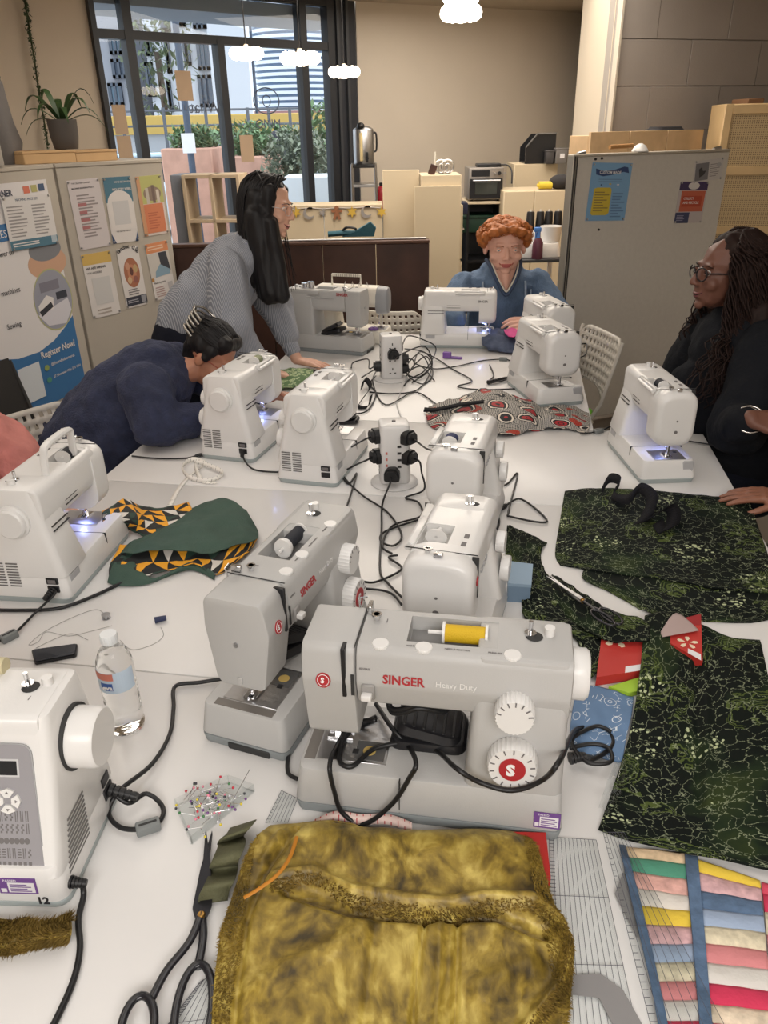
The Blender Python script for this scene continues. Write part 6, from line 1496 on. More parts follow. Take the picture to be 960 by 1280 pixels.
# ================================================================== small things on the table
CLEAR = bpy.data.materials.new('clear_acrylic'); CLEAR.use_nodes = True
nt = CLEAR.node_tree; nt.nodes.clear(); no = nt.nodes.new('ShaderNodeOutputMaterial'); ms = nt.nodes.new('ShaderNodeMixShader'); t_ = nt.nodes.new('ShaderNodeBsdfTransparent'); g_ = nt.nodes.new('ShaderNodeBsdfGlossy'); f_ = nt.nodes.new('ShaderNodeFresnel')
g_.inputs['Roughness'].default_value = .05; f_.inputs[0].default_value = 1.45; t_.inputs[0].default_value = (.95, .96, .96, 1)
ge_ = nt.nodes.new('ShaderNodeNewGeometry'); mm_ = nt.nodes.new('ShaderNodeMath'); mm_.operation = 'SUBTRACT'; mm_.use_clamp = True; nt.links.new(f_.outputs[0], mm_.inputs[0]); nt.links.new(ge_.outputs['Backfacing'], mm_.inputs[1])
nt.links.new(mm_.outputs[0], ms.inputs[0]); nt.links.new(t_.outputs[0], ms.inputs[1]); nt.links.new(g_.outputs[0], ms.inputs[2]); nt.links.new(ms.outputs[0], no.inputs[0])
def flat_quad(px4): return [atz(a, b_) for a, b_ in px4]
def ruler(label, c4, z, lines_u, lines_v, ang=True):
    P = flat_quad(c4); o0 = P[0]
    t = thing('quilting_ruler', label, 'ruler', (o0.x, o0.y, z))
    loc = [(p - o0) for p in P]
    bm = B(); prism(bm, [(p.x, p.y) for p in loc], 0, .0025); obj('acrylic_sheet', bm, CLEAR, t)
    bm = B()
    def seg(a, b_, w=.00032):
        a, b_ = V3((a.x, a.y)), V3((b_.x, b_.y)); d = (b_ - a).normalized(); n = V3((-d.y, d.x))*w
        prism(bm, [tuple(a - n), tuple(b_ - n), tuple(b_+n), tuple(a+n)], .0026, .0029)
    for k in range(lines_u+1): s = k/lines_u; seg(loc[0].lerp(loc[1], s), loc[3].lerp(loc[2], s))
    for k in range(lines_v+1):
        s = k/lines_v; a = loc[0].lerp(loc[3], s); b_ = loc[1].lerp(loc[2], s); seg(a, a.lerp(b_, .10), .0004)
        if k % 16 == 0: seg(a, b_, .0003)
    o = obj('ruler_lines', bm, mat('ruler_ink', (.07, .07, .09), .6), t); return t
ruler('long clear acrylic ruler with dense grid right of the gold velvet', ((686, 1048), (745, 1052), (800, 1310), (692, 1310)), TZ + .001, 12, 48)
ruler('wide clear acrylic ruler overlapping the patchwork quilt', ((752, 1052), (778, 1052), (905, 1300), (812, 1300)), TZ + .018, 7, 30)
ruler('clear acrylic ruler peeking out left of the gold velvet', ((250, 1230), (300, 1200), (300, 1310), (190, 1310)), TZ + .001, 10, 24)
ruler('clear gridded ruler under the front edge of the grey machine', ((352, 990), (372, 1000), (360, 1030), (332, 1030)), TZ + .001, 6, 10)
# grey paper template under the ruler
bm = B(); prism(bm, [tuple(atz(a, b_).to_2d()) for a, b_ in ((705, 1222), (750, 1220), (778, 1240), (828, 1330), (790, 1330), (748, 1250), (712, 1246))], TZ + .0042, TZ + .0052)
tag(obj('grey_template', bm, mat('grey_card', hexc(132, 130, 130), .6)), 'curved grey card template lying on the long ruler', 'template')
bm = B(); prism(bm, [tuple(atz(a, b_).to_2d()) for a, b_ in ((778, 1094), (790, 1100), (800, 1160), (796, 1175), (768, 1120))], TZ + .0042, TZ + .0052)
tag(obj('grey_template', bm, mat('grey_card', (0, 0, 0))), 'small grey card template beside the quilt binding', 'template')
# red box lying under the velvet
p_ = [atz(a, b_) for a, b_ in ((640, 1052), (681, 1053), (687, 1110), (640, 1112))]
bm = B(); prism(bm, [(q.x, q.y) for q in p_], TZ + .0005, TZ + .022); tag(obj('red_box', bm, mat('red_card', hexc(176, 40, 34), .5)), 'flat red box partly hidden under the gold velvet', 'box')
# red pattern packets
RB = mat('packet_red', hexc(184, 52, 46), .5); RBD = mat('packet_dark_red', hexc(150, 36, 40), .5); CRM = mat('packet_cream', hexc(224, 206, 178), .6)
def packet(label, c4, z, h, motif, deg=0):
    P = flat_quad(c4); o0 = sum(P, V3())/4
    t = thing('pattern_packet', label, 'packet', (o0.x, o0.y, z), 0, 'red pattern packets')
    loc = [(p - o0) for p in P]
    bm = B(); prism(bm, [(p.x, p.y) for p in loc], 0, h); obj('box', bm, RB, t)
    bm = B(); q = [loc[0], loc[1], loc[1].lerp(loc[2], .25), loc[0].lerp(loc[3], .25)]; prism(bm, [(p.x, p.y) for p in q], h, h + .0006); obj('dark_band', bm, RBD, t)
    bm = B(); c_ = loc[0].lerp(loc[2], motif); r_ = min((loc[1] - loc[0]).length, (loc[3] - loc[0]).length) * .26
    for k in range(5):
        a0 = k*2*PI/5; prism(bm, [(c_.x+r_*(.25*math.cos(a0)), c_.y+r_ * .25*math.sin(a0))] + [(c_.x+r_*math.cos(a0+d_)*s_, c_.y+r_*math.sin(a0+d_)*s_) for d_, s_ in ((-.3, .7), (-.15, 1), (.15, 1), (.35, .75))], h + .0006, h + .0012)
    obj('flower_print', bm, CRM, t)
    bm = B(); q = [loc[3].lerp(loc[2], .55), loc[3].lerp(loc[2], .95), loc[2].lerp(loc[1], .12).lerp(loc[3].lerp(loc[0], .12), .05), loc[3].lerp(loc[2], .55).lerp(loc[0].lerp(loc[1], .55), .12)]; prism(bm, [(p.x, p.y) for p in q], h, h + .0006); obj('white_label', bm, WHITE_STK, t)
packet('red pattern packet with cream flower, left of two under the batik', ((752, 796), (812, 790), (808, 848), (744, 858)), TZ + .001, .022, .3)
packet('red pattern packet with cream flower, right of two seen through batik gap', ((836, 788), (874, 778), (876, 838), (836, 815)), TZ + .001, .022, .55)
patch('sheer_flap', 'small sheer greyish flap lying over the right red packet', 'fabric', [[(828, 786, .03), (845, 766, .034), (868, 782, .03)], [(826, 790, .03), (848, 785, .032), (872, 786, .03)], [(828, 796, .028), (850, 792, .030), (874, 788, .028)]], mat('sheer_grey', hexc(170, 150, 146), .6), 10, 8, .0015, None)
# blue-grey box beside the machine
p_ = [atz(a, b_) for a, b_ in ((634, 752), (662, 754), (664, 728), (634, 724))]
t = thing('blue_box', 'small blue-grey cardboard box beside the empty-pinned white machine', 'box', (sum(p_, V3())/4).to_2d().to_3d()+V3((0, 0, TZ)))
cx = t.location; bm = B(); prism(bm, [(q.x - cx.x, q.y - cx.y) for q in p_], 0, .05); obj('body', bm, mat('blue_grey_card', hexc(112, 134, 156), .6), t)
bm = B(); prism(bm, [((q.x - cx.x)*1.03, (q.y - cx.y)*1.03) for q in p_], .044, .052); obj('lid', bm, mat('blue_grey_lid', hexc(136, 158, 178), .6), t)
# water bottle
q = atz(160, 908)
t = thing('water_bottle', 'clear plastic water bottle with blue and red label on the left', 'bottle', (q.x, q.y, TZ + .0005))
PET = bpy.data.materials.new('clear_pet'); PET.use_nodes = True; b = PET.node_tree.nodes['Principled BSDF']; b.inputs['Base Color'].default_value = (.97, .98, .98, 1); b.inputs['Roughness'].default_value = .06; setin(b, 'Transmission Weight', 1.0); b.inputs['IOR'].default_value = 1.25
prof = [(0, .004), (.022, .0), (.031, .004), (.033, .012)]
for k in range(7): prof += [(.0328, .016+k * .011), (.0310, .0205+k * .011)]
prof += [(.0328, .094), (.0325, .150), (.031, .160), (.024, .178), (.014, .190), (.0128, .200), (0, .200)]
bm = B(); lathe(bm, prof, 'z', n=32); obj('bottle', bm, PET, t, 60)
bm = B(); [bm.faces.new([bm.verts.new((.0335*math.cos(a), .0335*math.sin(a), z)) for a, z in ((a0, .105), (a1, .105), (a1, .150), (a0, .150))]) for a0, a1 in zip(np.linspace(-2.9, -.2, 20), np.linspace(-2.9, -.2, 20)[1:])]
lb = obj('label', bm, mat('clear_label', hexc(196, 214, 232), .35), t, 60)
bm = B()
for z0, z1, m_ in ((.137, .148, 'coral'),): pass
bm = B(); [bm.faces.new([bm.verts.new((.0338*math.cos(a), .0338*math.sin(a), z)) for a, z in ((a0, .134), (a1, .134), (a1, .149), (a0, .149))]) for a0, a1 in zip(np.linspace(-2.7, -1.4, 10), np.linspace(-2.7, -1.4, 10)[1:])]
obj('label_band', bm, mat('label_coral', hexc(206, 124, 106), .5), lb, 60)
bm = B(); [bm.faces.new([bm.verts.new((.0339*math.cos(a), .0339*math.sin(a), z)) for a, z in ((a0, .112), (a1, .112), (a1, .128), (a0, .128))]) for a0, a1 in zip(np.linspace(-2.2, -1.5, 8), np.linspace(-2.2, -1.5, 8)[1:])]
obj('label_patch', bm, mat('label_blue', hexc(60, 96, 168), .5), lb, 60)
text('eva', .014, WHITE_INK, lb, place((-.016, -.0345, .116), (1, -.12, 0), (0, 0, 1)), 'label_lettering', bold=.0004)
bm = B(); knob(bm, (0, 0, .196), 'z', .0155, .018, 26, .0007); obj('cap', bm, mat('frosted_cap', (.72, .74, .75), .4), t)
# phone
p_ = [atz(a, b_) for a, b_ in ((40, 816), (98, 808), (96, 822), (44, 832))]; c_ = sum(p_, V3())/4
t = thing('phone', 'black smartphone lying behind the electronic machine', 'phone', (c_.x, c_.y, TZ + .001))
bm = B(); prism(bm, fillet([(q.x - c_.x, q.y - c_.y) for q in p_], .006), 0, .0065); obj('body', bm, BLACK_PL, t)
bm = B(); prism(bm, fillet([((q.x - c_.x) * .94, (q.y - c_.y) * .94) for q in p_], .005), .008, .0083); obj('screen', bm, mat('phone_screen', (.02, .022, .03), .08), t)
# pins in a clear box
p_ = [atz(a, b_) for a, b_ in ((220, 1008), (286, 978), (318, 990), (240, 1056))]; c_ = sum(p_, V3())/4
t = thing('pin_box', 'shallow clear box of coloured glass-head pins', 'box', (c_.x, c_.y, TZ + .001))
loc = [(q - c_) for q in p_]
bm = B(); prism(bm, [(q.x, q.y) for q in loc], 0, .0015); obj('base', bm, CLEAR, t)
bm = B()
for a, b_ in zip(loc, loc[1:]+loc[:1]):
    d = (b_ - a).normalized(); n = V3((-d.y, d.x, 0)) * .0015; prism(bm, [tuple((a - n).to_2d()), tuple((b_ - n).to_2d()), tuple((b_+n).to_2d()), tuple((a+n).to_2d())], 0, .016)
obj('rim', bm, CLEAR, t)
PINC = [mat('pin_head_%d' % i, hexc(*c3), .25, coat=.5) for i, c3 in enumerate(((190, 40, 60), (220, 200, 70), (214, 214, 220), (110, 60, 130), (60, 120, 70), (230, 140, 160), (40, 40, 50)))]
PME = None; rnd = random.Random(4)
for i in range(64):
    u = rnd.random() ** .7; v_ = rnd.random(); base = (loc[0]*(1 - v_)+loc[3]*v_).lerp(loc[1]*(1 - v_)+loc[2]*v_, .12+u * .62)
    a = rnd.uniform(0, 2*PI); d = V3((math.cos(a), math.sin(a), rnd.uniform(-.05, .25))); p0 = base+V3((0, 0, .004+rnd.random() * .012)); p1 = p0+d.normalized() * .026
    bm = B(); cyl(bm, p0, p1, .0005, n=5); pn = obj('pin', bm, CHROME, t)
    bm = B(); ball(bm, p1, .0026, 1); obj('pin_head', bm, PINC[i % 7], pn, 180)
q0, q1 = atz(291, 1000, TZ + .02), atz(312, 962, TZ + .03); bm = B(); cyl(bm, q0, q1, .0007, n=6); o = obj('long_needle', bm, CHROME); tag(o, 'long steel needle sticking out of the pin box', 'needle')
# tape measures
TAPEW = mat('tape_white', hexc(232, 228, 220), .6); TAPER = mat('tape_pinkish', hexc(214, 190, 182), .6)
def tape(label, spec, w, m, inkm):
    P = catmull([atz(a, b_, TZ+h) for a, b_, h, *_ in spec], 8); N = len(P)
    dirs = [cr1([V3(s[3]) for s in spec], i/(N - 1)).normalized() for i in range(N)]
    bm = B(); L = [(p - d*w/2, p+d*w/2) for p, d in zip(P, dirs)]
    for (a, b_), (c3, d3) in zip(L, L[1:]): bm.faces.new([bm.verts.new(x) for x in (a, b_, d3, c3)])
    bmesh.ops.remove_doubles(bm, verts=bm.verts, dist=1e-6)
    me = bpy.data.meshes.new('tape_measure'); bm.to_mesh(me); bm.free(); o = link('tape_measure', me, m, None, 60)
    md = o.modifiers.new('t', 'SOLIDIFY'); md.thickness = .0006; md.offset = 0; bake(o); tag(o, label, 'tape measure')
    bm = B()
    for i in range(1, N - 1):
        if i % 2: 
            t_ = (P[i+1] - P[i - 1]).normalized() * .0008; n = dirs[i].cross(t_).normalized() * .0006; n = n if n.z > 0 else -n
            for s_, e_ in ((-.5, -.2 if i % 3 else .1), (.28, .5)):
                a = P[i]+dirs[i]*w*s_+n; b_ = P[i]+dirs[i]*w*e_+n
                bm.faces.new([bm.verts.new(x) for x in (a - t_, b_ - t_, b_+t_, a+t_)])
    obj('tick_marks', bm, inkm, o); return o
U = (0, 1, .4)
tape('white and red tape measure lying behind the gold velvet', [(392, 1030, .010, (0, 1, 0)), (420, 1020, .014, (0, 1, .5)), (450, 1024, .012, (0, 1, .8)), (485, 1024, .014, (0, 1, .6)), (515, 1034, .02, (0, 1, .3))], .016, TAPER, RED_INK)
tape('white tape measure coiled beside the navy woman machine', [(212, 632, .002, (1, .4, 0)), (224, 610, .002, (1, .4, 0)), (240, 592, .004, (1, .5, .2)), (256, 580, .01, (.6, .6, 1)), (240, 574, .012, (.2, .6, 1)), (228, 584, .012, (0, .6, 1)), (238, 597, .010, (.2, .4, 1)), (262, 600, .01, (.4, .5, 1)), (279, 592, .012, (.2, .8, 1)), (262, 582, .016, (.1, .8, 1)), (244, 578, .016, (.2, .5, 1)), (252, 600, .006, (.8, .4, .4)), (270, 604, .004, (.8, .4, .2))], .016, TAPEW, GREY_INK)
# bits: bobbin, blue spool bit, threads, purple clip
q = atz(133, 773); bm = B(); lathe(bm, [(0, 0), (.010, 0), (.010, .0015), (.006, .002), (.006, .009), (.010, .0095), (.010, .011), (0, .011)], 'z', n=16); o = obj('bobbin', bm, STEEL); o.location = (q.x, q.y, TZ + .0005); tag(o, 'small metal bobbin with loose thread near the bottle cap', 'bobbin')
q = atz(201, 778); bm = B(); cyl(bm, (-.012, -.004, .008), (.012, .006, .008), .0075, .006, 12); o = obj('blue_bobbin', bm, mat('navy_plastic', hexc(42, 50, 84), .5)); o.location = (q.x, q.y, TZ + .0005); tag(o, 'small dark blue spool lying alone on the white table', 'bobbin')
TH = mat('loose_thread', (.30, .29, .28), .8)
for spec, lab in ((((133, 770), (120, 762), (90, 772), (55, 790), (36, 806), (48, 802), (58, 790), (85, 795), (110, 790), (140, 782)), 'long loose grey thread trailing left of the bobbin'), (((201, 784), (204, 795), (190, 806), (165, 812), (150, 800)), 'loose grey thread trailing from the blue spool'), (((110, 800), (90, 792), (70, 798), (45, 810)), 'short loose grey thread beside the phone')):
    bm = B(); tube(bm, catmull([atz(a, b_, TZ + .0012) for a, b_ in spec], 8), .0006, 4); tag(obj('loose_thread', bm, TH), lab, 'thread')
q = atz(565, 448); t = thing('purple_clip', 'purple plastic tape dispenser lying on the far table', 'clip', (q.x, q.y, TZ), Dg(-20))
PUR = mat('purple_plastic', hexc(122, 84, 160), .4)
bm = B(); box(bm, -.045, -.005, -.012, .012, 0, .03, .004, 2); obj('body', bm, PUR, t); bm = B(); box(bm, -.005, .05, -.011, .011, 0, .010, .003, 2); obj('tongue', bm, PUR, t)
bpy.context.view_layer.update(); q = H_M.matrix_world @ V3((-.13, .05, .0655)); bm = B()
for k in range(6): a = k*PI/3; ball(bm, (q.x + .016*math.cos(a), q.y + .016*math.sin(a), q.z + .007), (.014, .014, .008), 1)
o = obj('purple_scrunchie', bm, PUR, None, 70); tag(o, 'small purple flower-shaped bit on the cream machine bed', 'ornament')
# ---- power towers
SOCK = mat('tower_white', (.66, .65, .64), .35)
def power_tower(label, px, py, deg, usb=True):
    q = atz(px, py); t = thing('power_tower', label, 'extension lead', (q.x, q.y, TZ), Dg(deg), 'power towers')
    bm = B(); lathe(bm, [(0, 0), (.072, 0), (.075, .004), (.07, .010), (.05, .014), (0, .014)], 'z', n=32); obj('base', bm, SOCK, t)
    bm = B(); block(bm, 'z', [(.012, -.047, .047, -.047, .047, .016), (.205, -.046, .046, -.046, .046, .016)], .010); obj('tower_body', bm, SOCK, t)
    bm = B(); lathe(bm, [(0, 0), (.006, 0), (.006, .003), (0, .003)], 'z', (0, 0, .205), 14); obj('switch', bm, GREY_INK, t)
    bm = B()
    for k in range(3):
        for a in range(4):
            if usb and a == 0: continue
            M = rotz(PI/2*a); z = .045+k * .055
            for x, z_, w, h in ((0, .014, .0022, .005), (-.011, -.004, .004, .0022), (.011, -.004, .004, .0022)): box(bm, x - w, x+w, -.0478, -.046, z+z_ - h, z+z_+h, M=M)
    obj('socket_slots', bm, DARKLINE, t)['kind'] = 'stuff'
    if usb:
        for k in range(4): bm = B(); box(bm, .006, .018, -.0485, -.046, .070+k * .022, .077+k * .022); obj('usb_port', bm, DARKLINE, t)
        bm = B(); [box(bm, -.030, -.024, -.0482, -.046, .075+k * .02, .083+k * .02) for k in range(3)]; obj('indicator', bm, mat('pale_red', hexc(190, 110, 100), .5), t)
    return t
T1 = power_tower('white power tower in the far tangle of cables', 489, 474, 8, False)
T2 = power_tower('white power tower with four black plugs near table centre', 493, 603, 4)
# plugs and cables: every cable is a thing, its plug, ferrite and connector its parts
PLUG = mat('plug_black', (.012, .012, .013), .45)
def plug_bm(p, d):
    d = V3(d).normalized(); M = place(p, V3((0, 0, 1)).cross(d), V3((0, 0, 1)))   # local z points out of the socket
    bm = B(); poly = fillet([(-.024, -.018), (.024, -.018), (.024, .010), (.012, .025), (-.012, .025), (-.024, .010)], .006)
    prism(bm, poly, -.002, .020, M=M); prism(bm, [(x * .8, y * .8) for x, y in poly], .020, .030, M=M); return bm
def cable(label, pts, r=.0030, plug=None, ferrite=None, conn=None, m=None, name='power_cable', group='cables on the table'):
    P = catmull(pts, 7); bm = B(); tube(bm, P, r, 8)
    o = obj(name, bm, m or CABLE, None, 180); tag(o, label, 'cable', group)
    if plug is not None: bm = plug_bm(*plug); obj('plug', bm, PLUG, o)
    if ferrite is not None:
        i = int(ferrite*(len(P) - 1)); a, b_ = P[max(0, i - 2)], P[min(len(P) - 1, i+2)]; d = (b_ - a).normalized(); c_ = (a+b_)/2
        bm = B(); M = place(c_, d, V3((0, 0, 1)).cross(d)); box(bm, -.019, .019, -.010, .010, -.008, .009, .003, 2, M=M); f_ = obj('ferrite_bead', bm, mat('ferrite_grey', hexc(120, 124, 124), .5), o)
        bm = B(); box(bm, -.014, .014, -.002, .002, .009, .0096, M=M); obj('bead_groove', bm, DARKLINE, f_)
    if conn is not None:
        p0, p1, rr_ = conn; bm = B(); p0, p1 = V3(p0), V3(p1); d = (p1 - p0)
        for k in range(5): cyl(bm, p0+d*(k/5), p0+d*((k + .7)/5), rr_*(1 - .08*k), n=10)
        cyl(bm, p0, p1, rr_ * .6, n=10); obj('connector', bm, PLUG, o)
    return o
def ab(px, py, h=.006): return atz(px, py, TZ+h)
def tw(T, a, z, off=.048):   # point on a tower side, a in degrees
    a = Dg(a); return V3((T.location.x+off*math.cos(a), T.location.y+off*math.sin(a), TZ+z)), V3((math.cos(a), math.sin(a), 0))
def tower_cable(label, T, a, z, spec, r=.0030, **kw):
    p, d = tw(T, a, z); s = p+d * .030
    return cable(label, [s, s+d * .02+V3((0, 0, -.006))] + [ab(*(q if len(q) > 2 else (*q, .006))) for q in spec], r, plug=(p, d), **kw)
tower_cable('black cable looping left from the upper left plug of the near tower', T2, 200, .165, [(436, 561, .05), (422, 573, .02), (430, 596, .01), (453, 619), (484, 640), (502, 668), (492, 682), (476, 676), (482, 664), (522, 650)])
tower_cable('black cable running down from the lower left plug of near tower', T2, 205, .10, [(443, 582, .04), (428, 592, .014), (436, 605), (446, 592), (433, 634), (420, 660)])
tower_cable('black cable dropping from near tower toward the front machine', T2, 262, .05, [(478, 630), (477, 661), (475, 712), (484, 728), (506, 750)])
tower_cable('black cable from the upper right plug of near tower behind machine', T2, -42, .165, [(536, 562, .08), (560, 566, .02)])
tower_cable('black cable from the lower right plug of near tower', T2, -38, .10, [(527, 590, .05), (530, 612, .01), (507, 622), (523, 628), (526, 645), (491, 657), (478, 682), (490, 692)])
cable('black cable crossing below the near tower loops', [ab(*p, .006) for p in ((497, 694), (486, 697), (502, 711), (471, 727), (452, 727), (440, 728))])
cable('black cable curling left of the empty-pinned machine', [ab(*p, .006) for p in ((448, 735), (478, 738), (492, 744), (502, 756))])
cable('black cable looping right of the navy-spooled machine', [ab(*p, .005) for p in ((606, 609), (632, 606), (647, 592), (636, 638), (640, 646), (684, 652), (652, 624), (632, 632))], conn=(ab(632, 632, .006), ab(622, 640, .006), .007))
cable('black cable curled between the two white machines in the middle', [ab(*p, .006) for p in ((604, 634), (622, 644), (622, 660), (608, 668), (612, 655))])
tower_cable('black cable from the left plug of the far tower', T1, 185, .06, [(460, 449, .05), (442, 453, .02), (439, 460, .006)])
tower_cable('black cable from the front plug of the far tower running right', T1, -80, .125, [(505, 441, .12), (530, 433, .10), (540, 450, .04), (536, 470, .01), (520, 488), (490, 492), (462, 490)])
tower_cable('thick black cable from the right plug of far tower', T1, 5, .09, [(520, 455, .05), (542, 461, .01), (570, 458), (602, 451), (630, 449), (640, 452)], ferrite=.86)
tower_cable('black cable from the lower right plug of far tower', T1, 12, .045, [(524, 440, .05), (545, 448, .01), (565, 461), (590, 476), (572, 483), (600, 487), (645, 486)])
tower_cable('black cable from the back plug of the far tower', T1, 60, .13, [(510, 420, .12), (530, 425, .10), (545, 436, .05), (532, 462, .01), (512, 474), (505, 482)])
for i, (sp, lab) in enumerate((([(506, 436, .06), (530, 440, .09), (540, 455, .05), (522, 472, .01), (506, 462, .03), (524, 442, .07), (536, 462, .02), (515, 478, .006)], 'black cable knotted right of the far tower, upper loops'), ([(508, 470, .01), (520, 454, .05), (534, 446, .06), (541, 468, .01), (528, 480, .006), (510, 468, .02), (526, 458, .04), (543, 476, .006)], 'black cable knotted right of the far tower, lower loops'), ([(470, 470, .01), (462, 480, .006), (470, 492, .006), (458, 514, .006), (432, 517, .006)], 'black cable from far tower to the machine without spool'), ([(452, 472, .01), (470, 462, .02), (466, 478, .006), (482, 506, .006), (518, 490, .006), (545, 505, .006), (556, 514, .012)], 'black cable running below far tower to the wax print fabric'), ([(612, 456, .006), (617, 470, .006), (609, 478, .010), (628, 476, .012), (642, 470, .012)], 'thick black cable end near the round-faced front machine'))):
    cable(lab, [ab(*p) for p in sp], conn=(ab(610, 478, .012), ab(640, 471, .012), .010) if i == 4 else None)
cable('thin white cable trailing down from the far tower', [ab(*p) for p in ((505, 474, .02), (500, 492, .005), (496, 504, .005), (504, 530, .005), (503, 545, .005))], .0028, m=SOCK)
# cables of the single machines
def mpt(T, x, y, z): 
    bpy.context.view_layer.update(); return T.matrix_world @ V3((x, y, z))
bpy.context.view_layer.update()
s = mpt(D_M, .204, .054, .042); e = ab(20, 790, .008)
cable('black power cable of the left edge machine with grey bead', [s, s+V3((.01, -.02, 0)), ab(45, 765, .012), e, ab(4, 799, .008), ab(-30, 812, .008)], ferrite=.72, conn=(s, s+V3((-.01, -.03, -.006)), .010))
cable('black cable running behind the left machine to the orange fabric', [ab(*p, .006) for p in ((-30, 762), (30, 763), (75, 760), (115, 746), (145, 732), (160, 726))], .0044)
s = mpt(E_M, .204, .054, .042); cable('black power cable of the navy woman machine', [s, s+V3((.01, -.03, -.02)), ab(318, 587), ab(345, 590), ab(352, 588)], conn=(s, s+V3((0, -.02, -.01)), .009))
cable('black cable beneath the navy woman arm', [ab(*p, .006) for p in ((262, 566), (248, 569), (230, 573), (195, 573), (165, 570))], conn=(ab(262, 566, .01), ab(244, 570, .008), .008))
s = mpt(C_M, .2245, .08, .046)
cable('black power cable of the numbered machine with grey bead', [s, s+V3((.03, -.01, -.02)), ab(183, 992, .02), ab(203, 1008, .008), ab(200, 1026, .010), ab(178, 1036, .012), ab(150, 1034, .010), ab(136, 1015, .012), ab(150, 988, .03), ab(190, 955, .016), ab(212, 918, .008), ab(217, 885, .008), ab(219, 858, .008), ab(250, 853, .008), ab(282, 848, .008)], .0040, ferrite=.34, conn=(s, s+V3((.045, -.005, -.012)), .011))
s = mpt(C_M, .226, -.078, .028)
cable('black pedal cable plugged into the side of the numbered machine', [s+V3((.012, 0, 0)), s+V3((.014, -.01, -.018)), ab(98, 1150, .008), ab(100, 1185, .006), ab(92, 1225, .006), ab(70, 1275, .006), ab(50, 1310, .006)], .0046, conn=(s+V3((-.006, 0, 0)), s+V3((.018, 0, -.004)), .0095))
s = mpt(L_M, -.06, .085, .02)
cable('grey-ended cable beside the woman in black machine', [ab(*p, .006) for p in ((768, 530), (752, 538), (738, 541), (725, 542))], ferrite=.45)
cable('black cable on the table corner behind the right machine', [ab(*p, .005) for p in ((846, 549), (865, 552), (890, 556), (905, 560))], .0026)
s = ab(703, 435, .05); cable('black cable looping beside the far right corner machine', [s, ab(718, 432, .045), ab(733, 430, .04), ab(731, 444, .02), ab(718, 446, .02), ab(708, 440, .03)], .0030, conn=(ab(700, 436, .05), ab(710, 440, .045), .016))
# cables heaped on and in the nearest machine
ap0 = mpt(A_M, 0, -.098, 0); an = (A_M.matrix_world.to_3x3() @ V3((0, -1, 0))).normalized()
def af(px, py, off=.004): return onplane(px, py, ap0+an*off, an)
def at_(px, py, h=.094): return atz(px, py, TZ+h)
s = mpt(A_M, .213, .02, .05)
cable('black power cable draped across the front of the nearest grey machine', [ab(735, 952, .02), ab(758, 940, .012), ab(766, 925, .012), ab(752, 912, .014), ab(720, 912, .03), af(700, 950, .01), af(678, 975), af(640, 988), af(600, 978), af(570, 960, .002), at_(548, 940), at_(520, 928), at_(470, 935), at_(440, 958), at_(424, 948), at_(436, 915), at_(470, 896)], .0042, conn=(ab(712, 948, .02), ab(732, 945, .02), .011))
cable('black pedal cable hanging in a loop over the nearest machine bed', [at_(470, 900, .11), at_(440, 905), at_(420, 935), af(412, 958, .003), af(418, 990), af(428, 1016), af(455, 1030, .008), af(490, 1005), af(512, 972), af(520, 955, .002), at_(512, 935), at_(490, 910, .11), at_(470, 880, .10)], .0040)
cable('black cable coiled tightly beside the nearest machine on blue fabric', [ab(*p) for p in ((712, 935, .02), (740, 930, .02), (760, 935, .02), (765, 950, .02), (750, 955, .02), (730, 950, .02), (715, 925, .022), (745, 908, .022), (764, 915, .02))], .0038)
for sp, lab in (([(398, 846), (380, 868), (374, 890), (388, 905), (400, 896)], 'black cable squeezed between the two grey machines, upper one'), ([(400, 875), (378, 905), (362, 940), (360, 965), (372, 974)], 'black cable squeezed between the two grey machines, lower one')):
    cable(lab, [ab(*p, .03 if i_ < 1 else .008) for i_, p in enumerate(sp)], .0038)
# foot pedals stowed in and beside machines
def pedal(label, loc, deg, tilt=0.0, s=1.0, z=TZ + .082):
    t = thing('foot_pedal', label, 'foot pedal', (loc[0], loc[1], z), Dg(deg), 'foot pedals'); t.rotation_euler = (tilt, 0, Dg(deg)); t.scale = (s, s, s)
    bm = B(); block(bm, 'z', [(0, -.055, .055, -.07, .07, .02), (.022, -.052, .052, -.066, .066, .02)], .005); obj('pedal_base', bm, BLACK_PL, t)
    M = MT((0, 0, .022)) @ MR(Dg(12), 4, 'X')
    bm = B(); block(bm, 'z', [(0, -.050, .050, -.062, .06, .018), (.022, -.046, .046, -.055, .055, .018)], .006); bmesh.ops.transform(bm, matrix=M, verts=bm.verts); pd_ = obj('treadle', bm, mat('pedal_black', (.010, .010, .012), .4), t)
    bm = B(); [box(bm, -.04, .04, -.045+k * .018, -.039+k * .018, .021, .0235, .001, 1, M=M) for k in range(6)]; obj('grip_ribs', bm, PLUG, pd_)
    return t
q = mpt(A_M, -.005, .03, 0); pedal('black foot pedal stuffed in the arm of the nearest grey machine', (q.x, q.y), -10+90, .0, .92)
cable('bundle of black cord coiled inside the nearest machine arm', [q+V3((.05*math.cos(a_) - .02, .03*math.sin(a_) - .03, .09 + .085 + .010*math.sin(a_*3)+a_ * .0012)) for a_ in np.linspace(0, 15, 30)], .0042)
q = mpt(B_M, -.005, .02, 0); pedal('black foot pedal stuffed in the arm of the sideways grey machine', (q.x, q.y), 69+80, .25, .9, z=TZ + .088)
q = mpt(G_M, -.02, .01, 0); pedal('black foot pedal stuffed in the machine beside the standing woman', (q.x, q.y), 160+90, .25, .85, z=TZ + .088)
q = ab(437, 530, 0); pedal('black foot pedal lying right of the machine without spool', (q.x - .005, q.y + .02), -100, .15, .6, z=TZ + .002)
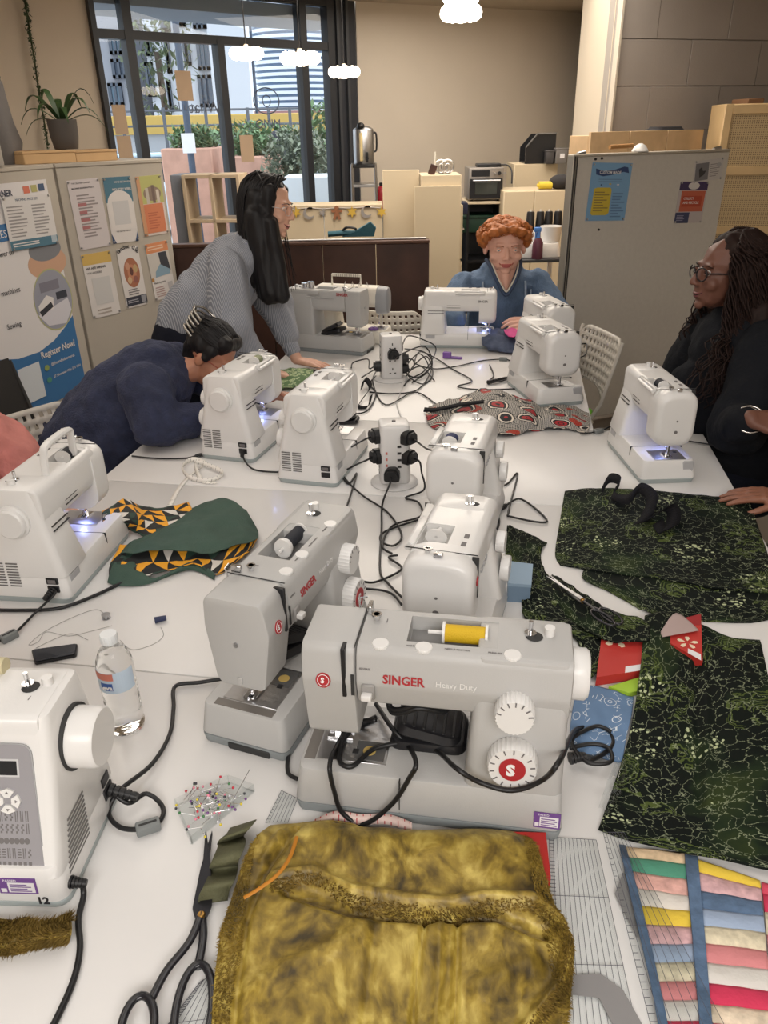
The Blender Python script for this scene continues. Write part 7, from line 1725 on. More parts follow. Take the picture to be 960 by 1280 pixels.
solid_ribbon('black_loop_strap', 'black glossy strap loop lying left of the far power tower', 'strap', [(452, 486, .02, (.4, 1, .3)), (456, 474, .03, (.6, 1, .4)), (463, 484, .026, (.6, 1, .4)), (452, 500, .01, (.3, 1, .3)), (448, 508, .01, (.3, 1, .1)), (460, 508, .008, (.3, 1, .1)), (464, 494, .02, (.5, 1, .2))], .03, BLK)
# bag and green packet on the floor behind the right chair
q = atz(745, 520, .50)
t = thing('green_packet', 'bright green and beige packets lying on the white chair seat', 'packet', (.93, 3.56, .457), Dg(-20))
bm = B(); box(bm, -.09, .09, -.06, .06, 0, .05, .02, 3); obj('green_bag', bm, mat('bright_green', hexc(110, 190, 50), .5, bump=(30, .5)), t, 60)
bm = B(); box(bm, -.08, -.01, -.05, .05, .05, .12, .02, 3); obj('beige_bag', bm, mat('beige_bag', hexc(206, 190, 160), .6, bump=(30, .5)), t, 60)
# clear plastic bag at the right
patch('clear_bag', 'crumpled clear plastic bag beside the batik trouser leg', 'bag', [[(770, 950, .004), (780, 948, .02), (792, 956, .006)], [(756, 985, .006), (770, 985, .025), (784, 985, .008)], [(748, 1010, .003), (760, 1018, .012), (772, 1010, .004)]], CLEAR, 16, 20, .001, (50, .012))
# ================================================================== folding chairs
CHW = mat('chair_white', hexc(198, 192, 182), .4); CHB = mat('chair_black', (.025, .023, .022), .45)
def chair(label, loc, deg, m, holes=True, name='folding_chair'):
    t = thing(name, label, 'chair', loc, Dg(deg), 'folding chairs')
    M = MT((0, .19, .56)) @ MR(Dg(-14), 4, 'X')
    W, H = .20, .30
    if holes:
        bm = B(); nx, nz = 12, 7; xs = np.linspace(-W, W, nx*2+2); zs = np.linspace(.0, H, nz*2+2)
        def edge(x, z): return True
        V = {}
        def v(i, j):
            if (i, j) not in V:
                x, z = xs[i], zs[j]; k = max(0, abs(x) - (W - .05)) / .05; x_, z_ = x, z
                if z > H - .05: x_ = x*(1 - .06*((z - (H - .05)) / .05) ** 2); z_ = z - .03*k*k*((z - (H - .05)) / .05)
                if z < .06: z_ = z + .05*(1 - (x/W) ** 2)*(1 - z / .06)
                V[(i, j)] = bm.verts.new((x_, -.03*(1 - (x/W) ** 2) * -1, z_))
            return V[(i, j)]
        for i in range(nx*2+1):
            for j in range(nz*2+1):
                if i % 2 == 1 and j % 2 == 1: continue
                bm.faces.new((v(i, j), v(i+1, j), v(i+1, j+1), v(i, j+1)))
        bmesh.ops.transform(bm, matrix=M, verts=bm.verts)
        me = bpy.data.meshes.new('backrest'); bm.to_mesh(me); bm.free(); o = link('backrest', me, m, t, 30)
        md = o.modifiers.new('s', 'SOLIDIFY'); md.thickness = .012; md.offset = 0; bake(o)
    else:
        bm = B()
        for x0, x1, z0, z1 in ((-W, -.06, 0, H), (.06, W, 0, H), (-.06, .06, 0, H - .09), (-.06, .06, H - .05, H)): box(bm, x0, x1, -.007, .007, z0, z1)
        bmesh.ops.remove_doubles(bm, verts=bm.verts, dist=1e-5); bmesh.ops.transform(bm, matrix=M, verts=bm.verts); obj('backrest', bm, m, t)
    bm = B(); block(bm, 'z', [(.435, -.19, .19, -.20, .17, .05), (.455, -.20, .20, -.21, .18, .05)], .005); obj('seat', bm, m, t)
    for s in (-1, 1):
        bm = B(); tube(bm, [(s * .205, .26, .84), (s * .21, .18, .55), (s * .215, -.22, .0)], .010, 8); obj('leg', bm, m, t)
        bm = B(); tube(bm, [(s * .19, -.10, .44), (s * .19, .30, .0)], .010, 8); obj('leg', bm, m, t)
    bm = B(); tube(bm, [(-.19, .24, .07), (.19, .24, .07)], .007, 6); tube(bm, [(-.21, -.16, .065), (.21, -.16, .065)], .007, 6); obj('stretcher', bm, m, t)
    return t
chair('white perforated folding chair standing empty between wax print and partition', (.82, 3.66, 0), -78, CHW)
chair('white perforated folding chair of the leaning woman at left', (-1.10, 2.50, 0), 52, CHW)
chair('black folding chair with slotted back against the left cupboards', (-1.52, 3.12, 0), 66, CHB, False)
for lab_, p_, a_ in (('white perforated folding chair under the red-haired person', (.672, 4.44, 0), 0), ('white perforated folding chair under the woman in black', (1.42, 2.72, 0), -90), ('white perforated folding chair under the neighbour with gold watch', (1.66, 2.02, 0), -90), ('white perforated folding chair under the neighbour in pink', (-1.38, 1.94, 0), 90)): chair(lab_, p_, a_, CHW)
chair('white perforated folding chair behind the cream vintage machine', (.10, 4.55, 0), 166, CHW)
# ================================================================== people
def hull(bm, pts):
    vs_ = [bm.verts.new(p) for p in pts]
    r = bmesh.ops.convex_hull(bm, input=vs_)
    bmesh.ops.delete(bm, geom=[v for v in vs_ if v.is_valid and not v.link_faces], context='VERTS')
_ico = None
def ico():
    global _ico
    if _ico is None:
        b_ = B(); bmesh.ops.create_icosphere(b_, subdivisions=2, radius=1); _ico = [v.co.copy() for v in b_.verts]; b_.free()
    return _ico
def organic(name, shapes, voxel, m, parent=None, smooth=4, disp=None, M=None):
    """one continuous surface grown over tapered limbs (c, p0, r0, p1, r1) and ellipsoids (e, centre, radii[, matrix])"""
    bm = B()
    for s in shapes:
        if s[0] == 'c':
            _, p0, r0, p1, r1 = s; p0, p1 = V3(p0), V3(p1)
            hull(bm, [p0+v*r0 for v in ico()] + [p1+v*r1 for v in ico()])
        else:
            c_ = V3(s[1]); R_ = s[3] if len(s) > 3 else Matrix.Identity(3)
            hull(bm, [c_+R_ @ V3((v.x*s[2][0], v.y*s[2][1], v.z*s[2][2])) for v in ico()])
    if M is not None: bmesh.ops.transform(bm, matrix=M, verts=bm.verts)
    o = obj(name, bm, m, parent, 180)
    if parent is not None: pass
    md = o.modifiers.new('r', 'REMESH'); md.mode = 'VOXEL'; md.voxel_size = voxel; md.use_smooth_shade = True
    if smooth: ms_ = o.modifiers.new('s', 'SMOOTH'); ms_.factor = .5; ms_.iterations = smooth
    bake(o)
    if disp:
        sc_, am, st = disp; me = o.data; me.update()
        nr = [v.normal.copy() for v in me.vertices]
        for v, n in zip(me.vertices, nr):
            q = V3((v.co.x*sc_, v.co.y*sc_, v.co.z*sc_*st)); v.co += n*am*(mnoise.noise(q) + .5*mnoise.noise(q*2.1+V3((5, 3, 1))))
    o.data.polygons.foreach_set('use_smooth', [True]*len(o.data.polygons))
    return o
def hand(wrist, direction, up, thumb_side, curl=.25, spread=.10, s=1.0):
    """wrist -> palm -> five bent fingers; up = back of the hand; thumb_side=+1/-1 along up x direction"""
    w = V3(wrist); d = V3(direction).normalized(); u = V3(up); u = (u - d*u.dot(d)).normalized(); a = u.cross(d)*thumb_side
    S = []; kn = []
    for i, (off, fw) in enumerate(((.030, .088), (.010, .094), (-.011, .090), (-.030, .080))):
        k = w+(d*fw+a*off+u * .004)*s; kn.append(k)
        S.append(('c', w+(a*off * .6+d * .01)*s, .0150*s, k, .0115*s))
    S.append(('c', kn[0] - d * .03*s, .013*s, kn[3] - d * .03*s, .012*s))
    for i, (k, L) in enumerate(zip(kn, (.070, .078, .073, .058))):
        dd = (d+a*(spread*(1.5 - i))).normalized(); ang = curl*(1 + .12*i); p = k
        for seg_, (fr_, r0, r1) in enumerate(((.46, .0100, .0090), (.30, .0090, .0080), (.24, .0080, .0066))):
            an_ = ang*(seg_ + .6); q = p+(dd*math.cos(an_) - u*math.sin(an_))*L*fr_*s; S.append(('c', p, r0*s, q, r1*s)); p = q
    b0_ = w+(d * .022+a * .026 - u * .004)*s; b1_ = b0_+(d * .034+a * .026 - u * .006)*s; b2_ = b1_+(d * .030+a * .008 - u * .008)*s; b3_ = b2_+(d * .022+a * .002 - u * .006)*s
    S += [('c', w+(d * .012+a * .012)*s, .017*s, b0_, .0145*s), ('c', b0_, .0145*s, b1_, .0110*s), ('c', b1_, .0108*s, b2_, .0095*s), ('c', b2_, .0095*s, b3_, .0075*s)]
    return S
def head_matrix(c, f, up=(0, 0, 1), s=1.0):
    f = V3(f).normalized(); y = -f; z = V3(up); z = (z - y*z.dot(y)).normalized(); x = y.cross(z)
    return Matrix(((x.x*s, y.x*s, z.x*s, c[0]), (x.y*s, y.y*s, z.y*s, c[1]), (x.z*s, y.z*s, z.z*s, c[2]), (0, 0, 0, 1)))
HEAD = [('e', (0, .018, .032), (.074, .094, .086)), ('e', (0, -.022, -.025), (.063, .068, .088)), ('e', (0, -.034, -.070), (.050, .046, .036)), ('e', (0, -.066, -.098), (.020, .016, .015)),
        ('c', (0, -.085, .012), .0075, (0, -.102, -.026), .0105), ('e', (.011, -.092, -.031), (.008, .009, .007)), ('e', (-.011, -.092, -.031), (.008, .009, .007)),
        ('e', (.036, -.054, -.028), (.026, .026, .026)), ('e', (-.036, -.054, -.028), (.026, .026, .026)), ('c', (.036, -.068, .028), .009, (-.036, -.068, .028), .009), 
        ('c', (.018, -.077, -.058), .0075, (-.018, -.077, -.058), .0075), ('c', (.016, -.076, -.070), .008, (-.016, -.076, -.070), .008),
        ('e', (.074, .010, -.008), (.010, .020, .030)), ('e', (-.074, .010, -.008), (.010, .020, .030))]
def xf(shapes, M):
    sc_ = M.to_scale(); out = []; s = (sc_.x*sc_.y*sc_.z) ** (1/3); R_ = M.to_3x3()*(1/s)
    for q in shapes:
        if q[0] == 'c': out.append(('c', M @ V3(q[1]), q[2]*s, M @ V3(q[3]), q[4]*s))
        else: out.append(('e', M @ V3(q[1]), tuple(r*s for r in q[2]), R_))
    return out
EYEW = mat('eye_white', (.70, .68, .65), .2); 
def face(t, M, iris, brow, lip, smile=.004, skin=None):
    k = M.to_scale().x; skin = skin or t.data.materials[0]
    for s in (-1, 1):
        bm = B(); ball(bm, M @ V3((s * .031, -.0715, .006)), .0096*k, 2); e_ = obj('eye', bm, EYEW, t, 180)
        bm = B(); ball(bm, M @ V3((s * .031, -.0772, .006)), .0049*k, 2); obj('iris', bm, iris, e_, 180)
        bm = B(); tube(bm, [M @ V3(p) for p in catmull([(s * .014, -.084, .024), (s * .030, -.083, .029), (s * .050, -.068, .024)], 4)], .0030*k, 6, taper=lambda q: 1 - .5*q, flat=.6); obj('eyebrow', bm, brow, t, 180)
        for zz, r_ in ((.0135, .0034), (-.0005, .0026)):
            bm = B(); tube(bm, [M @ V3(p) for p in catmull([(s * .018, -.076, .007), (s * .031, -.0808, zz), (s * .044, -.073, .006)], 4)], r_*k, 6); obj('eyelid', bm, skin, t, 180)
        bm = B(); tube(bm, [M @ V3(p) for p in catmull([(s * .019, -.078, .0075), (s * .031, -.0826, .0112), (s * .045, -.0745, .0065)], 4)], .0011*k, 5); obj('lash_line', bm, brow, t, 180)
    bm = B()
    tube(bm, [M @ V3(p) for p in catmull([(-.027, -.0755, -.061+smile*1.6), (-.012, -.0835, -.060), (0, -.0845, -.0612), (.012, -.0835, -.060), (.027, -.0755, -.061+smile*1.6)], 4)], .0032*k, 6, taper=lambda q: .5 + .8*math.sin(PI*q))
    tube(bm, [M @ V3(p) for p in catmull([(-.025, -.0755, -.0645+smile), (-.011, -.0825, -.0685), (0, -.0838, -.0695), (.011, -.0825, -.0685), (.025, -.0755, -.0645+smile)], 4)], .0036*k, 6, taper=lambda q: .4 + .8*math.sin(PI*q))
    l_ = obj('lips', bm, lip, t, 180)
    bm = B(); tube(bm, [M @ V3(p) for p in catmull([(-.026, -.0785, -.062+smile*1.3), (-.011, -.0868, -.0645), (0, -.088, -.0653), (.011, -.0868, -.0645), (.026, -.0785, -.062+smile*1.3)], 4)], .0011*k, 5); obj('mouth_line', bm, brow, l_, 180)
def glasses(t, M, m, r=.0016, w=.023, h=.018):
    bm = B()
    for s in (-1, 1):
        tube(bm, [M @ V3((s*(.031+0)+w*math.cos(q), -.098 + .010*abs(s * .031+w*math.cos(q)) / .05, .002+h*math.sin(q))) for q in np.linspace(0, 2*PI, 21)[:-1]], r, 6, closed=True)
        tube(bm, [M @ V3(p) for p in ((s * .054, -.088, .008), (s * .072, -.06, .010), (s * .079, .005, .008), (s * .078, .03, -.006))], r, 6)
    tube(bm, [M @ V3((-.009, -.100, .006)), M @ V3((.009, -.100, .006))], r, 6)
    g_ = obj('glasses', bm, m, t, 180); return g_
def strands(name, t, m, paths, r, n=5, taper=lambda q: 1 - .75*q):
    bm = B()
    for p in paths: tube(bm, p, r, n, taper=taper)
    o = obj(name, bm, m, t, 180); o['kind'] = 'stuff'; return o
def skin_mat(name, c): return mat(name, hexc(*c), .48, vary=(9, .07), bump=(300, .04))
def person(label, skin, shapes, group=None):
    o = organic('person', shapes, .0042, skin, None, 7); return tag(o, label, 'person', group)
# ---- 1: standing woman in the striped shirt
S1 = skin_mat('skin_1', (214, 166, 142)); HM = head_matrix((-.455, 3.50, 1.455), (1, -.28, -.18), (.22, 0, 1), 1.0)
sh = xf(HEAD, HM) + [('c', (-.49, 3.50, 1.40), .052, (-.60, 3.50, 1.29), .058), ('c', (-.62, 3.50, 1.24), .11, (-.80, 3.48, 1.02), .12), ('c', (-.84, 3.48, .96), .13, (-.88, 3.47, .90), .14),
    ('c', (-.86, 3.40, .86), .075, (-.88, 3.36, .45), .055), ('c', (-.88, 3.36, .45), .052, (-.95, 3.36, .06), .038), ('c', (-.95, 3.36, .04), .036, (-.78, 3.34, .03), .03),
    ('c', (-.86, 3.56, .86), .075, (-.84, 3.60, .45), .055), ('c', (-.84, 3.60, .45), .052, (-.90, 3.62, .06), .038), ('c', (-.90, 3.62, .04), .036, (-.73, 3.60, .03), .03),
    ('c', (-.62, 3.64, 1.22), .055, (-.50, 3.62, 1.00), .042), ('c', (-.50, 3.62, 1.00), .042, (-.395, 3.53, .79), .027),
    ('c', (-.64, 3.34, 1.22), .055, (-.60, 3.26, .97), .042), ('c', (-.60, 3.26, .97), .042, (-.50, 3.30, .80), .026)]
sh += hand((-.395, 3.53, .785), (1, -.15, -.22), (.1, 0, 1), 1, .10, .14)+hand((-.50, 3.30, .80), (.8, .3, -.35), (0, 0, 1), 1, .2)
P1 = person('standing woman with long black hair, glasses and striped shirt leaning on table', S1, sh)
m, nt, b = principled('striped_shirt'); g = NG(m); c = g.coord('Object')
sp_ = g.n('ShaderNodeSeparateXYZ'); wn_ = g.noise(c, 3, 2); mx = g.n('ShaderNodeMix', data_type='VECTOR'); mx.inputs[0].default_value = .04; g.l(c, mx.inputs[4]); g.l(wn_[1], mx.inputs[5]); g.l(mx.outputs[1], sp_.inputs[0])
sx_ = g.math('ADD', sp_.outputs[0], g.math('MULTIPLY', sp_.outputs[1], .8)); st_ = g.math('SINE', g.math('MULTIPLY', sx_, 900)); g.color(g.ramp(st_, [(.2, hexc(122, 126, 136)), (.6, hexc(170, 172, 178))])); b.inputs['Roughness'].default_value = .8
STR = m
shirt = organic('shirt', [('e', (-.62, 3.50, 1.25), (.13, .19, .10)), ('c', (-.63, 3.50, 1.22), .145, (-.76, 3.48, 1.06), .16), ('c', (-.78, 3.48, 1.06), .165, (-.84, 3.47, .98), .165), ('c', (-.57, 3.50, 1.30), .075, (-.62, 3.50, 1.24), .10),
    ('c', (-.63, 3.33, 1.24), .080, (-.62, 3.22, .98), .092), ('c', (-.62, 3.22, .98), .090, (-.54, 3.27, .85), .062), ('c', (-.61, 3.65, 1.24), .075, (-.49, 3.63, 1.02), .085), ('c', (-.49, 3.63, 1.02), .082, (-.435, 3.57, .89), .060)], .007, STR, P1, 5, (11, .016, .45))
cuff = organic('cuff', [('c', (-.440, 3.572, .885), .044, (-.412, 3.548, .825), .038)], .005, STR, P1, 2)
organic('collar', [('c', (-.565, 3.43, 1.315), .020, (-.50, 3.40, 1.27), .012), ('c', (-.565, 3.43, 1.315), .02, (-.635, 3.47, 1.335), .018), ('c', (-.56, 3.57, 1.315), .020, (-.50, 3.58, 1.27), .012)], .005, STR, P1, 2)
DK = mat('dark_trousers', hexc(24, 26, 36), .9, bump=(90, .2), spec=.2)
organic('trousers', [('e', (-.87, 3.47, .92), (.16, .18, .13)), ('c', (-.87, 3.39, .86), .105, (-.88, 3.36, .45), .085), ('c', (-.88, 3.36, .45), .085, (-.95, 3.36, .10), .075), ('c', (-.87, 3.57, .86), .105, (-.84, 3.60, .45), .085), ('c', (-.84, 3.60, .45), .085, (-.90, 3.62, .10), .075)], .009, DK, P1, 4, (9, .008, .6))
for y in (3.36, 3.62): organic('shoe', [('c', (-.95, y, .045), .045, (-.76, y, .04), .04)], .008, BLACK_PL, P1, 2)
HB = mat('black_hair', (.010, .009, .010), .5, spec=.35)
face(P1, HM, mat('iris_dark', (.02, .012, .01), .2), HB, mat('lips_pink', hexc(186, 104, 100), .45), .005)
glasses(P1, HM, mat('thin_metal', (.55, .5, .48), .3, 1.0), .0013, .025, .020)
organic('hair', xf([('e', (0, .030, .046), (.083, .094, .085)), ('c', (.055, .045, .03), .050, (.066, .050, -.09), .045), ('c', (-.055, .045, .03), .050, (-.060, .050, -.09), .045), ('c', (0, .085, .02), .05, (0, .085, -.10), .05), ('c', (-.062, -.010, .07), .028, (-.072, -.012, -.06), .026), ('c', (.062, -.020, .07), .026, (.070, -.02, -.05), .022)], HM)
    + [('c', (-.51, 3.43, 1.42), .055, (-.475, 3.40, 1.12), .055), ('c', (-.45, 3.41, 1.40), .035, (-.425, 3.38, 1.11), .038), ('c', (-.55, 3.50, 1.43), .055, (-.54, 3.44, 1.18), .05), ('c', (-.51, 3.58, 1.42), .05, (-.47, 3.60, 1.15), .045)], .006, HB, P1, 3, (26, .006, .25))
rnd = random.Random(8); PT = []
for i in range(170):
    side = -1; a = rnd.uniform(-1.0, 2.6); loc = V3((-.080*math.cos(a * .6 - .2), .030 + .085*math.sin(a), .05)) if i % 4 else V3((.080, .03 + .08*math.sin(a), .04))
    if loc.y < -.035: loc.y = -.035
    top = HM @ V3((rnd.uniform(-.012, .012), .02+rnd.uniform(-.07, .06), .132 - .02*rnd.random())); mid = HM @ (loc*1.06); lo = HM @ V3((loc.x*1.10, loc.y*1.05, -.06))
    end = V3((lo.x+rnd.uniform(-.02, .03) + .03, lo.y+rnd.uniform(-.03, .01), 1.10+rnd.uniform(-.02, .06))); PT.append(catmull([top, (top+mid)/2+(mid - HM.translation).normalized() * .018, mid, lo, (lo+end)/2+V3((rnd.uniform(-.01, .01), rnd.uniform(-.01, .01), 0)), end], 3))
strands('hair_strands', P1, HB, PT, .0042)
# ---- 2: woman in the navy jumper bent over the machine
S2 = skin_mat('skin_2', (176, 122, 96)); HM = head_matrix((-.640, 2.86, .985), (.80, -.28, -.62), (.55, 0, .8), 1.0)
sh = xf(HEAD, HM) + [('c', (-.70, 2.85, .95), .05, (-.80, 2.82, .93), .055), ('c', (-.86, 2.80, .90), .11, (-1.14, 2.76, .62), .13), ('c', (-1.16, 2.70, .54), .10, (-.86, 2.62, .50), .07), ('c', (-1.16, 2.84, .54), .10, (-.86, 2.88, .50), .07), ('c', (-.86, 2.62, .50), .06, (-.90, 2.62, .06), .04), ('c', (-.86, 2.88, .50), .06, (-.90, 2.90, .06), .04), ('c', (-.90, 2.62, .04), .035, (-.75, 2.62, .03), .03), ('c', (-.90, 2.90, .04), .035, (-.75, 2.90, .03), .03),
    ('c', (-.84, 2.66, .92), .05, (-.80, 2.58, .79), .042), ('c', (-.80, 2.58, .79), .04, (-.66, 2.70, .785), .027), ('c', (-.82, 2.98, .92), .05, (-.62, 3.04, .80), .042), ('c', (-.62, 3.04, .80), .04, (-.44, 2.93, .805), .026)]
sh += hand((-.445, 2.93, .81), (.75, -.45, .12), (.2, .35, 1), 1, .42, .06)+hand((-.66, 2.70, .785), (.7, .6, -.05), (0, 0, 1), -1, .2)
P2 = person('woman in navy jumper bent low over her sewing machine', S2, sh)
NAVY = mat('navy_jumper', hexc(46, 51, 74), .9, vary=(30, .2), bump=(140, .6), sheen=.4)
j2 = organic('jumper', [('e', (-.85, 2.82, .92), (.15, .20, .12)), ('c', (-.86, 2.82, .92), .15, (-1.00, 2.79, .78), .20), ('c', (-1.00, 2.79, .78), .20, (-1.17, 2.77, .58), .21), ('c', (-.78, 2.83, .94), .075, (-.85, 2.82, .92), .12),
    ('c', (-.84, 2.65, .93), .10, (-.80, 2.575, .83), .092), ('c', (-.80, 2.575, .828), .085, (-.68, 2.68, .805), .060), ('c', (-.82, 2.98, .93), .09, (-.63, 3.03, .815), .078), ('c', (-.63, 3.03, .82), .075, (-.48, 2.95, .815), .046)], .008, NAVY, P2, 5, (13, .014, 1))
organic('trousers', [('c', (-1.16, 2.68, .53), .125, (-.86, 2.62, .50), .09), ('c', (-1.16, 2.86, .53), .125, (-.86, 2.88, .50), .09), ('c', (-.86, 2.62, .50), .085, (-.90, 2.62, .10), .07), ('c', (-.86, 2.88, .50), .085, (-.90, 2.90, .10), .07)], .010, DK, P2, 3)
for y in (2.62, 2.90): organic('shoe', [('c', (-.91, y, .045), .045, (-.73, y, .04), .04)], .008, BLACK_PL, P2, 2)
face(P2, HM, mat('iris_dark', (0, 0, 0)), HB, mat('lips_brown', hexc(140, 84, 74), .5), .002)
glasses(P2, HM, mat('red_frames', hexc(150, 60, 40), .35), .0018, .023, .017)
organic('hair', xf([('e', (0, .034, .048), (.084, .092, .084)), ('c', (-.045, -.025, .085), .036, (.045, -.025, .085), .036), ('e', (0, .105, .060), (.055, .045, .055)), ('c', (0, .06, .0), .055, (0, .05, -.05), .05), ('c', (-.066, -.01, .05), .022, (-.074, -.005, .01), .016), ('c', (.066, -.01, .05), .022, (.074, -.005, .01), .016)], HM), .005, HB, P2, 3, (30, .006, .5))
PT = []
for i in range(110):
    a = rnd.uniform(-1.3, 1.3); st = HM @ V3((.076*math.sin(a), -.040 + .03*rnd.random(), .05 + .075*math.cos(a))); mi = HM @ V3((.088*math.sin(a*1.05), .045, .045 + .092*math.cos(a))); en = HM @ V3((.03*math.sin(a)+rnd.uniform(-.02, .02), .135, .07+rnd.uniform(-.02, .03))); PT.append(catmull([st, mi, en], 5))
strands('hair_strands', P2, HB, PT, .0035)
bm = B()
for k in range(5):
    z = .118 - k * .018; tube(bm, [HM @ V3(p) for p in catmull([(-.062, .085, z - .01), (-.045, .135, z), (0, .150 - .003*k, z), (.045, .135, z), (.062, .085, z - .01)], 4)], .0050, 6)
tube(bm, [HM @ V3((0, .153, .122)), HM @ V3((0, .140, .040))], .007, 8)
obj('claw_clip', bm, mat('shiny_clip', (.42, .40, .37), .12, .8), P2, 60)
# ---- 3: red-haired person facing the camera
S3 = skin_mat('skin_3', (222, 172, 152)); HM = head_matrix((.672, 4.30, 1.165), (-.02, -1, -.10), (0, 0, 1), 1.12); HM = HM @ Matrix.Diagonal((1.24, 1.06, .98, 1))
sh = xf(HEAD, HM) + [('c', (.672, 4.335, 1.10), .062, (.672, 4.36, .98), .068), ('c', (.672, 4.37, .92), .13, (.672, 4.40, .62), .14), ('c', (.58, 4.40, .52), .10, (.56, 4.12, .50), .07), ('c', (.77, 4.40, .52), .10, (.80, 4.12, .50), .07), ('c', (.56, 4.12, .50), .06, (.56, 4.2, .06), .042), ('c', (.80, 4.12, .50), .06, (.80, 4.2, .06), .042), ('c', (.56, 4.2, .04), .036, (.56, 4.06, .03), .03), ('c', (.80, 4.2, .04), .036, (.80, 4.06, .03), .03),
    ('c', (.86, 4.37, .945), .05, (.95, 4.22, .81), .045), ('c', (.95, 4.22, .81), .043, (.80, 3.99, .815), .030), ('c', (.48, 4.37, .945), .05, (.38, 4.22, .83), .045), ('c', (.38, 4.22, .83), .043, (.42, 4.06, .775), .030)]
sh += hand((.805, 3.985, .818), (-1, -.28, .12), (-.1, -.55, .85), -1, .34, .05, 1.12)+hand((.42, 4.06, .775), (.6, -.7, 0), (0, 0, 1), 1, .25, .1, 1.05)
P3 = person('person with short curly ginger hair in a blue jumper facing the camera', S3, sh)
BLJ = mat('blue_jumper', hexc(86, 106, 132), .9, vary=(26, .12), bump=(150, .5), sheen=.2); BLJP = mat('blue_jumper_pale', hexc(146, 160, 178), .9, vary=(50, .2), bump=(150, .5))
j3 = organic('jumper', [('e', (.672, 4.38, .92), (.25, .14, .085)), ('c', (.672, 4.38, .86), .18, (.672, 4.40, .62), .19), ('c', (.87, 4.365, .915), .082, (.955, 4.22, .79), .078), ('c', (.955, 4.22, .79), .075, (.835, 4.03, .812), .050), ('c', (.472, 4.365, .915), .082, (.375, 4.22, .80), .078), ('c', (.375, 4.22, .80), .075, (.41, 4.08, .785), .048), ('c', (.60, 4.38, .985), .05, (.745, 4.38, .985), .05)], .007, BLJ, P3, 5, (12, .010, .7))
bm = B(); tube(bm, catmull([(.580, 4.335, 1.055), (.592, 4.245, 1.03), (.612, 4.200, .985), (.642, 4.180, .93), (.672, 4.174, .895), (.702, 4.180, .93), (.732, 4.200, .985), (.752, 4.245, 1.03), (.764, 4.335, 1.055)], 5), .010, 8); obj('neckband', bm, mat('navy_rib', hexc(60, 74, 98), .9), P3, 180)
organic('skin_neckline', [('c', (.632, 4.285, 1.03), .030, (.668, 4.222, .93), .020), ('c', (.712, 4.285, 1.03), .030, (.676, 4.222, .93), .020), ('c', (.672, 4.275, 1.05), .040, (.672, 4.216, .92), .022)], .005, S3, P3, 2)
bm = B(); tube(bm, catmull([(.596, 4.310, 1.058), (.606, 4.235, 1.03), (.624, 4.196, .985), (.650, 4.178, .94), (.672, 4.172, .912), (.694, 4.178, .94), (.720, 4.196, .985), (.738, 4.235, 1.03), (.748, 4.310, 1.058)], 5), .0045, 8); obj('tee_collar', bm, mat('pale_tee', hexc(206, 200, 186), .85), P3, 180)
for dx in (-.15, -.115, .115, .15):
    bm = B(); tube(bm, catmull([(.672+dx, 4.382 - math.sqrt(max(.0004, .186 ** 2 - dx*dx - max(0, z_ - .86) ** 2)), z_) for z_ in (.95, .92, .89, .85, .80)], 3), .006, 6, flat=.4); obj('jumper_stripe', bm, BLJP, P3, 180)
for o in P3.children:
    if o.name.split('.')[0] in ('jumper', 'neckband', 'skin_neckline', 'tee_collar', 'jumper_stripe'): o.location.z += .045
organic('trousers', [('c', (.58, 4.40, .53), .12, (.56, 4.12, .50), .09), ('c', (.77, 4.40, .53), .12, (.80, 4.12, .50), .09), ('c', (.56, 4.12, .50), .085, (.56, 4.2, .10), .07), ('c', (.80, 4.12, .50), .085, (.80, 4.2, .10), .07)], .010, DK, P3, 3)
for x in (.56, .80): organic('shoe', [('c', (x, 4.22, .045), .045, (x, 4.04, .04), .04)], .008, BLACK_PL, P3, 2)
face(P3, HM, mat('iris_grey', (.10, .12, .13), .2), mat('ginger_brow', hexc(140, 84, 56), .8), mat('lips_rose', hexc(178, 92, 90), .5), .004)
GING = mat('ginger_hair', hexc(168, 98, 44), .55, vary=(40, .3))
rnd = random.Random(5)
blobs = [('e', (0, .030, .050), (.084, .092, .076))]
for i in range(120):
    a = rnd.uniform(0, 2*PI); e_ = rnd.uniform(-.4, 1.2); d = V3((math.cos(a)*math.cos(e_), math.sin(a)*math.cos(e_), math.sin(e_)))
    if d.y < -.25 and d.z < .42: continue
    p = V3((d.x * .092, .026+d.y * .098, .046+d.z * .078)); blobs.append(('e', p, (rnd.uniform(.014, .024),)*3))
for s in (-1, 1): blobs += [('e', (s * .082, .0, .035), (.016, .03, .04)), ('e', (s * .05, -.066, .085), (.026, .020, .022)), ('e', (s * .078, -.035, .06), (.018, .024, .028)), ('e', (s * .02, -.075, .10), (.024, .02, .022))]
organic('hair', xf(blobs, HM), .0045, GING, P3, 12, (70, .005, 1))
PT = []
for i in range(420):
    a = rnd.uniform(0, 2*PI); e_ = rnd.uniform(-.4, 1.45); d = V3((math.cos(a)*math.cos(e_), math.sin(a)*math.cos(e_), math.sin(e_)))
    if d.y < -.3 and d.z < .40: continue
    p = V3((d.x * .102, .026+d.y * .106, .048+d.z * .086)); u, w = frame_of(d); ph = rnd.uniform(0, 6); PT.append([HM @ (p+(u*math.cos(ph+q*4.5)+w*math.sin(ph+q*4.5)) * .013+d*(.006*math.sin(q*6)) - V3((0, 0, .01*q))) for q in np.linspace(0, 1.2, 9)])
strands('hair_curls', P3, GING, PT, .0026, 4)
